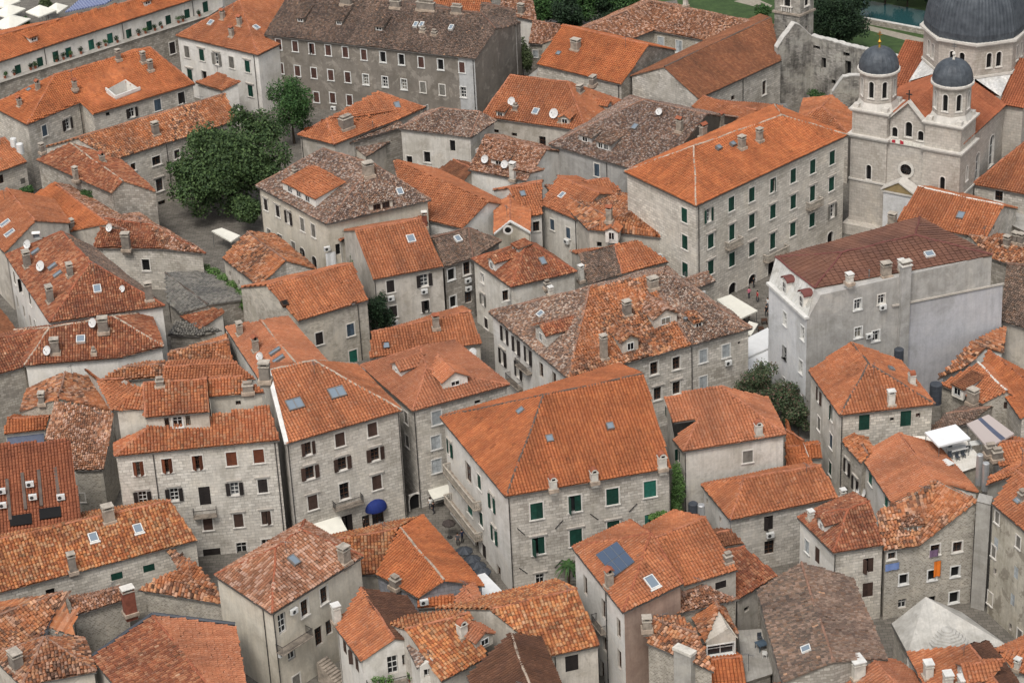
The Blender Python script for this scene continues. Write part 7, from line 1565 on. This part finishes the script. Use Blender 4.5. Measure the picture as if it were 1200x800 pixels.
    foliage([(1192, 120, 4, 1, 1), (1196, 160, 4, .6, .8)], 500, .25, 'leaf_mid', 'shrub', 'scrap of shrub at the edge by the church', 'shrub') if False else None
    # palm by the corner house
    c = P(667, 690, 0); root = thing('palm_tree', 'small palm in the lane beside the white town house', 'palm tree', c); tb = MB(); tb.tube(c, c+Z_*3.2, .16, 'bark', 8, .12); link('trunk', tb.mesh('trunk', c), root); fb = MB()
    for i in range(22):
        a = 2*math.pi*i/22+random.random()*.3; up = random.uniform(.2, 1.0); p0 = c+Z_*3.2; prev = p0; w0 = .16; d_ = V((math.cos(a), math.sin(a), 0)); sd = V((-d_.y, d_.x, 0))
        for k in range(1, 6):
            t = k/5; q = p0+d_*(1.7*t)+Z_*(up*t*1.3-1.5*t*t); w1 = .22*(1-t)+.02; fb.poly([prev-sd*w0, prev+sd*w0, q+sd*w1, q-sd*w1], 'leaf_mid'); prev, w0 = q, w1
    link('crown', fb.mesh('crown', c), root)
    # ---- market tents beyond the wall
    G_ = 'white market tents beyond the town wall'
    for cs, l in ((((-8, 16), (14, 6), (30, 10), (8, 21)), 'white market tent by the pale green tree'), (((-10, 30), (12, 17), (36, 22), (10, 36)), 'white market tent closest to the orange roof ridge'), (((30, 14), (48, 7), (66, 12), (46, 20)), 'white market tent behind the small green tree'), (((-12, 6), (8, -3), (24, 1), (4, 9)), 'white market tent at the very top corner')):
        canopy(cs, 3.4, l, 'canvas', 'market_tent', 'tent', G_, peak=1.2)
    canopy(((76, 14), (96, -3), (140, -6), (124, 4)), 3.2, 'blue striped market awning beyond the long white house', 'stripeblue', 'market_awning', 'awning')
    canopy(((52, 12), (66, 4), (80, 7), (68, 15)), 3.0, 'white market tent beside the blue striped awning', 'canvas', 'market_tent', 'tent', G_, peak=1.0)
    # ---- potted plants on the terrace
    for i, x in enumerate((20, 60, 130, 150, 240, 270, 300, 345, 420, 450, 500, 590, 620, 660, 690, 760, 780, 850)):
        y = 345-.318*x; p = P(x/ZS, y/ZS, 5.9)+V((0, .45, 0)); potted(V((p.x, p.y, 5.9)), 'dark leafy pot plant lined up on the white house terrace', 'pot plants on the terrace', 'leaf_dark' if i % 3 else 'leaf_mid')
    for i, x in enumerate((500, 530, 560, 650, 680, 705)):
        p = P(300+x/ZS, 580+(778-.12*(x-500))/ZS, 5.0); W = WG.walls['aRb']; q = WG.onwall('aRb', x, 790-.1*(x-590))+W['out']*.75; potted(V((q.x, q.y, q.z-.0)), 'bushy green pot plant on the balcony of the white gabled house', 'pot plants on the balcony', 'leaf_light')
    # ---- cafe square
    c1 = lambda x, y: (600+x/ZS, 200+y/ZS); c2 = lambda x, y: (600+x/ZS, 400+y/ZS); b3 = lambda x, y: (300+x/ZS, 580+y/ZS); d2 = lambda x, y: (880+x/ZS, 400+y/ZS); d3 = lambda x, y: (880+x/ZS, 580+y/ZS); a1 = lambda x, y: (x/ZS, 200+y/ZS); b1 = lambda x, y: (300+x/ZS, 200+y/ZS)
    canopy((c1(872, 548), c1(932, 527), c1(1048, 596), c1(974, 630)), 3, 'cream square cafe canopy in front of the palace arches')
    canopy((c1(985, 690), c1(1010, 640), c1(1050, 652), c1(1020, 700)), 2.9, 'small white canopy between the cream canopy and the big marquee')
    canopy((c1(968, 730), c1(1090, 668), c1(1125, 740), c1(990, 800)), 3.4, 'flat white awning between the small white canopy and the big marquee', 'tentwhite')
    canopy((c1(975, 800), c1(1110, 742), c2(1125, 140), c2(1000, 165)), 3.1, 'big white marquee roof filling the lane by the pale blue facade', 'tentwhite')
    canopy((b3(938, 340), b3(975, 330), b3(1048, 405), b3(962, 448)), 2.7, 'white cafe canopy in the lane under the grand corner house', 'tentwhite')
    canopy((b3(970, 470), b3(1040, 440), b3(1062, 452), b3(1000, 482)), 2.7, 'narrow white awning strip beside the white cafe canopy', 'tentwhite')
    canopy((a1(902, 256), a1(945, 243), a1(1024, 276), a1(985, 302)), 2.6, 'pale canvas cover standing under the huge dark tree', 'canvas')
    for i, (x, y) in enumerate(((888, 236), (922, 272), (945, 300), (965, 325))): parasol(*b3(x, y), ('dark parasol furthest up the cafe lane', 'dark parasol second up the cafe lane', 'dark parasol next to the white cafe canopy', 'dark parasol half under the white cafe canopy')[i], 1.0, 2.2, group='dark parasols in the cafe lane')
    parasol(*b3(822, 118), 'brown parasol by the corner of the cafe lane', .8, 2.0, 'leather')
    for x, y, l, s, t, rz in ((1010, 545, 'person in a pink top by the palace archway', (200, 110, 130), (50, 50, 60), .4), (1046, 560, 'person in a red shirt beside a pram shape', (170, 50, 60), (60, 60, 70), 2), (1030, 500, 'person in dark clothes standing in the archway', (40, 40, 44), (40, 40, 48), 1), (1084, 622, 'person in black walking near the pale blue house', (30, 30, 34), (34, 34, 40), 2.6), (1090, 590, 'person in a white shirt ahead of the one in black', (220, 220, 216), (60, 70, 90), 2.4)): person(*c1(x, y), l, srgb and s, t, rz, pose=1)
    for x, y, l, s, t, rz in ((745, 62, 'person in a white top waiting by the arched door', (220, 218, 212), (60, 60, 66), 0), (758, 80, 'person in black walking down the cafe lane', (36, 36, 40), (40, 40, 48), 1.2), (463, 140, 'person in a pale shirt beside the blue awning', (214, 200, 190), (80, 70, 66), 1.6), (880, 200, 'person in dark blue in the middle of the cafe lane', (40, 46, 70), (40, 40, 44), .4), (862, 215, 'person in a grey coat close to the white facade', (90, 90, 94), (40, 40, 48), 3)): person(*b3(x, y), l, s, t, rz, pose=1)
    for i, (x, y) in enumerate(((1000, 640), (960, 655), (1060, 690), (1075, 655))): table(*c1(x, y), 0, 'small dark cafe table out on the square', 'framebrown', 'cafe tables on the square', .8, .8)
    # ---- roof terrace of the eastern houses
    tz = 8.0
    canopy((d2(741, 386), d2(873, 352), d2(936, 412), d2(800, 446)), 10.3, 'large white square sunshade over the roof terrace', 'tentwhite', 'sunshade', 'sunshade', base=tz)
    canopy((d2(920, 350), d2(1013, 310), d2(1123, 392), d2(1010, 452)), 0, 'grey canvas awning with a blue stripe beside the white sunshade', 'stripegrey', 'terrace_awning', 'awning', zs=(10.2, 10.6, 10.6, 10.2), base=tz)
    table(*d2(880, 478), tz, 'long white dining table under the roof terrace sunshade', 'whiteframe', None, 2.4, 1.0, .3)
    for x, y, rz in ((850, 500, .3), (880, 505, .3), (905, 495, .3), (845, 470, 3.4), (920, 470, 3.4)): chair(*d2(x, y), tz, 'dark chair drawn up to the long white terrace table', 'graphite', 'chairs on the roof terrace', rz)
    table(*d2(820, 545), tz, 'low white sofa table at the near end of the roof terrace', 'whiteframe', None, 2.2, 1.4, .6)
    table(*d2(955, 455), tz, 'white side table between sunshade and grey awning', 'whiteframe', None, 1.4, 1.0, .2)
    for x, y, h, l in ((973, 545, 1.9, 'taller brushed steel flue beside the roof terrace'), (1000, 568, 1.5, 'shorter brushed steel flue beside the roof terrace')): p = P(*d2(x, y), 9.5); drum(p-Z_*2, .38, h+2, 'steel', l, 'flue', 'flue')
    drum(P(*d2(787, 225), 8.2)-Z_*1.2, .75, 2.6, 'graphite', 'black plastic water tank against the blue side wall')
    drum(P(*d2(630, 70), 8.5)-Z_*1.2, .6, 2.4, 'graphite', 'black barrel by the windows of the grey mansard house', 'barrel', 'barrel')
    p = TANKH.onroof(60, 625)[1]; drum(p-Z_*.2, .5, 1.5, 'acwhite', 'white water drum on the cottage roof further from the corner'); p = TANKH.onroof(88, 650)[1]; drum(p-Z_*.2, .55, 1.6, 'acwhite', 'white water drum on the cottage roof beside the stone corner')
    c2p = lambda x, y, z: P(600+x/ZS, 400+y/ZS, z)
    drum(c2p(772, 735, 6.5)-Z_*.5, .55, 1.9, 'graphite', 'dark water tank beside the white side wall'); drum(c2p(806, 735, 6.5)-Z_*.5, .45, 1.7, 'steel', 'steel water tank beside the white side wall')
    table(*d3(45-0, 655), 4.5, 'blue topped table in the sunken courtyard', 'sh_blue', None, 1.1, 1.1, .4)
    chair(*d3(60, 690), 4.5, 'white chair by the blue topped courtyard table', 'whiteframe', None, 2.8); chair(*d3(38, 620), 4.5, 'black chair behind the blue topped courtyard table', 'graphite', None, .2)
    # ---- laundry
    W = RUB.walls['abR']['out']
    cloth(0, 0, RUB.onwall('abR', 793, 275), W, .8, 2.0, 'orangecloth', 'orange towel hung out of the rubble house window'); cloth(0, 0, RUB.onwall('abR', 600, 285), W, 1.6, .9, 'bluewash', 'pale blue washing under the eaves of the rubble house'); cloth(0, 0, RUB.onwall('abR', 778, 228), W, 1.0, .9, 'mauvecloth', 'mauve washing across a window of the rubble house')
    TW = [h_ for h_ in HOUSES if h_.name == 'town_house'][0]; W = TW.walls['kc']; cloth(0, 0, TW.onwall('kc', 315, 345), W['out'], 1.5, 2.2, 'tentwhite', 'white sheets drying on the cream town house wall')
    # ---- boxes on the recessed red roof
    # steps of the outside stair
    W = STR.walls['kb']; a = STR.onwall('kb', 190, 632)+W['out']*1.0; b = STR.onwall('kb', 330, 700)+W['out']*2.0
# parts that need the finished houses
def solar(s, root):
    q = [s.onroof(x, y, 'akS')[1] for x, y in ((362, 262), (452, 205), (528, 292), (442, 355))]
    n = face_frame(s.poly('akS'))[0]; mb = MB(); q = [p+n*.25 for p in q]
    mb.prism(q, n*.08, 'metal'); f = lambda a, b: q[0].lerp(q[1], a).lerp(q[3].lerp(q[2], a), b)+n*.1
    for i in range(3):
        for j in range(2):
            a0, a1, b0, b1 = i/3+.012, (i+1)/3-.012, j/2+.012, (j+1)/2-.012; mb.poly([f(a0, b0), f(a1, b0), f(a1, b1), f(a0, b1)], 'solarglass')
    link('solar_panel', mb.mesh('solar_panel', s.c), root)
def stair(s, root):
    W = s.walls['kb']; o = W['out']; d = W['d']; mb = MB()
    p = s.onwall('kb', 250, 690); zt = p.z; u = (p-W['a']).dot(d); n = 16
    for i in range(n):
        c = W['a']+d*(u+.2+i*.0)+o*(1.0+i*.32); c.z = 0; mb.box(c, 1.5, .32, max(.3, zt-i*.2), 'chimstone', (d, o))
    link('stair', mb.mesh('stair', s.c), root)
def roofslots(s, root):
    for i, (x, y, x2, y2) in enumerate(((30, 592, 45, 765), (95, 565, 110, 720), (165, 552, 178, 705), (235, 540, 255, 690))):
        f = s.faces[0]; a = s.onroof(x, y, f)[1]; b = s.onroof(x2, y2, f)[1]; n, u, v = face_frame(s.poly(f)); mb = MB()
        mb.prism([a-u*.18, a+u*.18, b+u*.18, b-u*.18], n*.34, 'capdark'); link('slot_shade', mb.mesh('slot_shade', s.c), s.roof_o)  # dark raised strip, coloured to stand for the shade inside a roof slot
    for x, y in ((10, 655), (14, 715), (130, 625), (143, 680), (262, 680)):
        f = s.faces[0]; q = s.onroof(x, y, f)[1]; n, u, v = face_frame(s.poly(f)); o = V((n.x, n.y, 0)).normalized(); make_ac(s, root, q+V((0, 0, .7)), o, V((u.x, u.y, 0)))
    for x, y in ((90, 765), (215, 735)):
        f = s.faces[0]; q = s.onroof(x, y, f)[1]; n, u, v = face_frame(s.poly(f)); mb = MB(); mb.prism([q-u*1.2-v*.7, q+u*1.2-v*.7, q+u*1.2+v*.7, q-u*1.2+v*.7], n*.33, 'void'); link('recess_shade', mb.mesh('recess_shade', s.c), s.roof_o)  # black slab in place of a shaded hollow; no opening is cut
def cutterrace(s, root):
    h = s.holes['kqabRS'][0]; Z = V((0, 0, 1)); lo = min(p.z for p in h)-.9; mb = MB()
    for i in range(4):
        a, b = h[i], h[(i+1) % 4]; mb.poly([V((a.x, a.y, lo)), V((b.x, b.y, lo)), b+Z*.05, a+Z*.05], 'wall_white', [(0, 0), (3, 0), (3, 2), (0, 2)])
    mb.poly([V((p.x, p.y, lo)) for p in h], 'wall_concrete')
    for i in (2, 3):
        a, b = h[i], h[(i+1) % 4]; n = V((0, 0, 0)); d = (b-a).normalized(); sd = d.cross(Z).normalized()*.12; mb.prism([a-sd, a+sd, b+sd, b-sd], Z*.45, 'trimwhite')
    a, b = h[0], h[1]; m = a.lerp(b, .45); 
    link('roof_terrace', mb.mesh('roof_terrace', s.c), root)
def bluepanel(s, root):
    def pan(w, pts, mat, name, label=None):
        W = s.walls[w]; q = [s.onwall(w, x, y)+W['out']*.02 for x, y in pts]; mb = MB(); d = W['d']; t = W['out']*.05
        b = [p+t for p in q]; mb.poly(b, mat, [((p-W['a']).dot(d), p.z) for p in b])
        for i in range(4): mb.poly([q[i], q[(i+1) % 4], b[(i+1) % 4], b[i]], mat)
        o = link(name, mb.mesh(name, s.c), root)
        if label: o['label'] = label
    if s is MANS:
        pan('nkb', ((648, 574), (1072, 488), (1050, 1100), (648, 1100)), 'wall_bluepatch', 'render_panel', 'smooth pale blue rendered side wall')
        W = s.walls['nkb']; mb = MB(); a = s.onwall('nkb', 600, 578)+W['out']*.08; b = s.onwall('nkb', 1076, 483)+W['out']*.08; mb.prism([a-W['out']*.1, b-W['out']*.1, b+W['out']*.15, a+W['out']*.15], V((0, 0, .2)), 'hood'); link('string_course', mb.mesh('string_course', s.c), root)
        # chimney breast on the side wall
        q = s.onwall('nkb', 652, 470); mb = MB(); zt = 19.8; c = V((q.x, q.y, 0)); mb.box(c+W['out']*.3, 1.25, .7, zt, 'wall_grey', (W['d'], W['out'])); mb.box(c+W['out']*.3+V((0, 0, zt)), 1.5, .95, .15, 'trim', (W['d'], W['out'])); mb.box(c+W['out']*.3+V((0, 0, zt+.15)), 1.0, .5, .4, 'chimdark', (W['d'], W['out'])); mb.box(c+W['out']*.3+V((0, 0, zt+.55)), 1.4, .85, .12, 'chimwhite', (W['d'], W['out'])); link('chimney_breast', mb.mesh('chimney_breast', s.c), root)
        # cornice and mansard dormers on the front
        W = s.walls['mn']; mb = MB(); a = s.p['m']; b = s.p['n']; o = W['out']; mb.prism([a-o*.3, b-o*.3, b+o*.35, a+o*.35], V((0, 0, .3)), 'trimwhite'); link('cornice', mb.mesh('cornice', s.c), root)
        for x, y in ((150, 500), (222, 560)):
            q = s.onroof(x, y, 'mnka')[1]; d = W['d']; db = MB(); base = q+o*.15-V((0, 0, .8)); db.box(base-o*.9, 1.3, 1.9, 1.9, 'wall_white', (d, o)); db.box(base+o*.06-o*.0+V((0, 0, .25)), .75, .06, 1.25, 'glass', (d, o))
            k = 8
            for i in range(k): t0, t1 = math.pi*i/k, math.pi*(i+1)/k; f = lambda t, e: base-o*1.0+d*(math.cos(t)*.85)+V((0, 0, 1.85+math.sin(t)*.45))+o*e; db.prism([f(t0, -.9), f(t1, -.9), f(t1, 1.2), f(t0, 1.2)], V((0, 0, .1)), 'capmaroon')
            for sx in (-1, 1): db.box(base+o*.08+d*(sx*.45), .14, .12, 1.6, 'trimwhite', (d, o))
            db.box(base+o*.08+V((0, 0, .83)), .75, .07, .06, 'whiteframe', (d, o)); db.box(base+o*.08+V((0, 0, .25)), .06, .075, 1.25, 'whiteframe', (d, o))
            link('dormer', db.mesh('dormer', s.c), root)
def pavtop(s, root):
    q = s.onroof(835, 580)[1]; z0 = q.z-.9; mb = MB(); pr = []
    for i in range(6): r = 2.5-.38*i; pr += [(r+.05, z0+.3+.15*i if i else z0-.6), (r, z0+.3+.15*i+.13)]
    pr.append((.02, z0+.3+.15*6+.1)); mb.lathe(V((q.x, q.y, 0)), pr, 'wall_pavstone', 8); link('octagon_cap', mb.mesh('octagon_cap', s.c), root)
    a = s.p['b'] if False else None
def breast(s, root):
    W = s.walls['ab']; q = s.onwall('ab', 745, 760); mb = MB(); c = V((q.x, q.y, 0)); zt = s.onwall('ab', 735, 655).z; mb.box(c+W['out']*.35, 2.1, .8, zt, 'wall_concrete', (W['d'], W['out'])); mb.box(c+W['out']*.35+V((0, 0, zt)), 2.3, 1.0, .35, 'chimwhite', (W['d'], W['out'])); link('chimney_breast', mb.mesh('chimney_breast', s.c), root)
def flashing(s, root):
    mb = MB(); 
    for a, b in (('d', 'S'), ('S', 'c')):
        p, q = s.p[a], s.p[b]; mb.tube(p+V((0, .2, .15)), q+V((0, .2, .15)), .22, 'graphite', 6)
    link('flashing', mb.mesh('flashing', s.c), root)
def parapetwall(s, root):
    """white verge wall standing a little above the roof edge"""
    a, b = s.p['a'], s.p['S']; d = (b-a).normalized(); n = V((d.y, -d.x, 0)).normalized()*.25; mb = MB(); mb.prism([a-n, a+n, b+n, b-n], V((0, 0, .3)), 'trimwhite'); link('verge', mb.mesh('verge', s.c), root)
def oculus(s, root):
    W = s.walls['aRb']; q = s.onwall('aRb', 1074, 252)+W['out']*.03; mb = MB(); n = 14; d = W['d']
    p = lambda r, t, k=0: q+d*(math.cos(t)*r)+V((0, 0, math.sin(t)*r))+W['out']*k
    for i in range(n):
        t0, t1 = 2*math.pi*i/n, 2*math.pi*(i+1)/n; mb.prism([p(.45, t0), p(.7, t0), p(.7, t1), p(.45, t1)], W['out']*.1, 'trim')
    mb.poly([p(.46, 2*math.pi*i/n, .01) for i in range(n)], 'void'); link('oculus', mb.mesh('oculus', s.c), root)
    for a, b in (('a', 'R'), ('R', 'b')):
        u, w = s.p[a], s.p[b]; mb = MB(); o = W['out']; mb.prism([u-o*.1, u+o*.35, w+o*.35, w-o*.1], V((0, 0, .25)), 'trimwhite'); link('cornice', mb.mesh('cornice', s.c), root)
def awn(s, root): make_awning(s, root, s.onwall('ab', 108, 400), s.walls['ab']['out'], 4.4, 1.6, .5, 'slatecloth')
def acs(s, root): make_ac(s, root, s.onroof(715, 470)[1]+V((0, 0, .6)), V((.3, -1, 0)).normalized(), V((1, .3, 0)).normalized())
def anchors(pts, w):
    def f(s, root):
        W = s.walls[w]
        for i, (x, y) in enumerate(pts):
            q = s.onwall(w, x, y)+W['out']*.06; t = (.8, -.8, .75, -.9)[i % 4]; d = W['d']*math.cos(t)+V((0, 0, math.sin(t))); mb = MB(); mb.tube(q-d*.65, q+d*.65, .05, 'iron', 5); link('wall_anchor', mb.mesh('wall_anchor', s.c), root)
    return f
BIG.add(anchors([(200, 778), (350, 745), (515, 707), (38, 808), (198, 945), (48, 975)], 'kb'))
def aerial(s, root, x, y, h=2.2):
    q = s.onroof(x, y)[1]; mb = MB(); mb.tube(q-V((0, 0, .3)), q+V((0, 0, h)), .03, 'metal', 5); a = random.random()*3; d = V((math.cos(a), math.sin(a), 0)); e = V((-d.y, d.x, 0)); t = q+V((0, 0, h-.15)); mb.tube(t-d*.6, t+d*.6, .02, 'metal', 4)
    for k in range(6): c = t+d*(-.55+.22*k); mb.tube(c-e*(.3-.03*k), c+e*(.3-.03*k), .014, 'metal', 4)
    link('aerial', mb.mesh('aerial', q), root, q-s.c)
for h_ in HOUSES:
    if getattr(h_, 'parent', None) or h_.name in ('terrace_wall', 'pier', 'palace', 'church_hall', 'monastery', 'pavilion'): continue
    if random.random() < .3:
        f_ = h_.faces[0]; c_ = sum(h_.poly(f_), V((0, 0, 0)))/len(f_); r_ = max(h_.poly(f_), key=lambda p: p.z); x_, y_ = proj(c_.lerp(r_, .6)); h_.add(aerial, (x_-h_.o[0])*ZS, (y_-h_.o[1])*ZS, random.uniform(1.4, 2.4))
SOL.add(solar); STR.add(stair); ACR.add(roofslots); CUT.add(cutterrace); MANS.add(bluepanel); PAV.add(pavtop); RUINB.add(breast); FLASH.add(flashing); CRM.add(parapetwall); CHAP.add(oculus); SHED.add(awn); ACS.add(acs)
for h in HOUSES: h.build()
setting()
# ============================ light ============================
w = bpy.data.worlds.new('World'); S.world = w; w.use_nodes = True; nt = w.node_tree; bg = nt.nodes['Background']
SUN_EL, SUN_AZ = math.radians(58), math.radians(200)      # azimuth clockwise from +Y
sky = nt.nodes.new('ShaderNodeTexSky'); sky.sky_type = 'NISHITA'; sky.sun_disc = False; sky.sun_elevation = SUN_EL; sky.sun_rotation = SUN_AZ; sky.air_density = 1.2; sky.dust_density = 3.5; sky.ozone_density = .6
hs = nt.nodes.new('ShaderNodeHueSaturation'); hs.inputs['Saturation'].default_value = .35; nt.links.new(sky.outputs[0], hs.inputs['Color']); nt.links.new(hs.outputs[0], bg.inputs['Color']); bg.inputs['Strength'].default_value = SKY
sun = bpy.data.lights.new('sun', 'SUN'); sun.energy = SUNE; sun.angle = math.radians(14); sun.color = (1, .97, .93); so = bpy.data.objects.new('sun', sun); COL.objects.link(so)
sd = V((math.sin(SUN_AZ)*math.cos(SUN_EL), math.cos(SUN_AZ)*math.cos(SUN_EL), math.sin(SUN_EL))); so.rotation_euler = sd.to_track_quat('Z', 'Y').to_euler()
vs = S.view_settings; S.display_settings.display_device = 'sRGB'; vs.view_transform = 'Standard'; vs.look = 'None'; vs.exposure = EXPO; vs.gamma = 1
try: vs.use_curve_mapping = False
except Exception: pass
S.render.engine = 'CYCLES'; S.cycles.max_bounces = 5; S.cycles.diffuse_bounces = 1; S.cycles.use_denoising = True
try: S.cycles.denoiser = 'OPENIMAGEDENOISE'
except Exception: pass
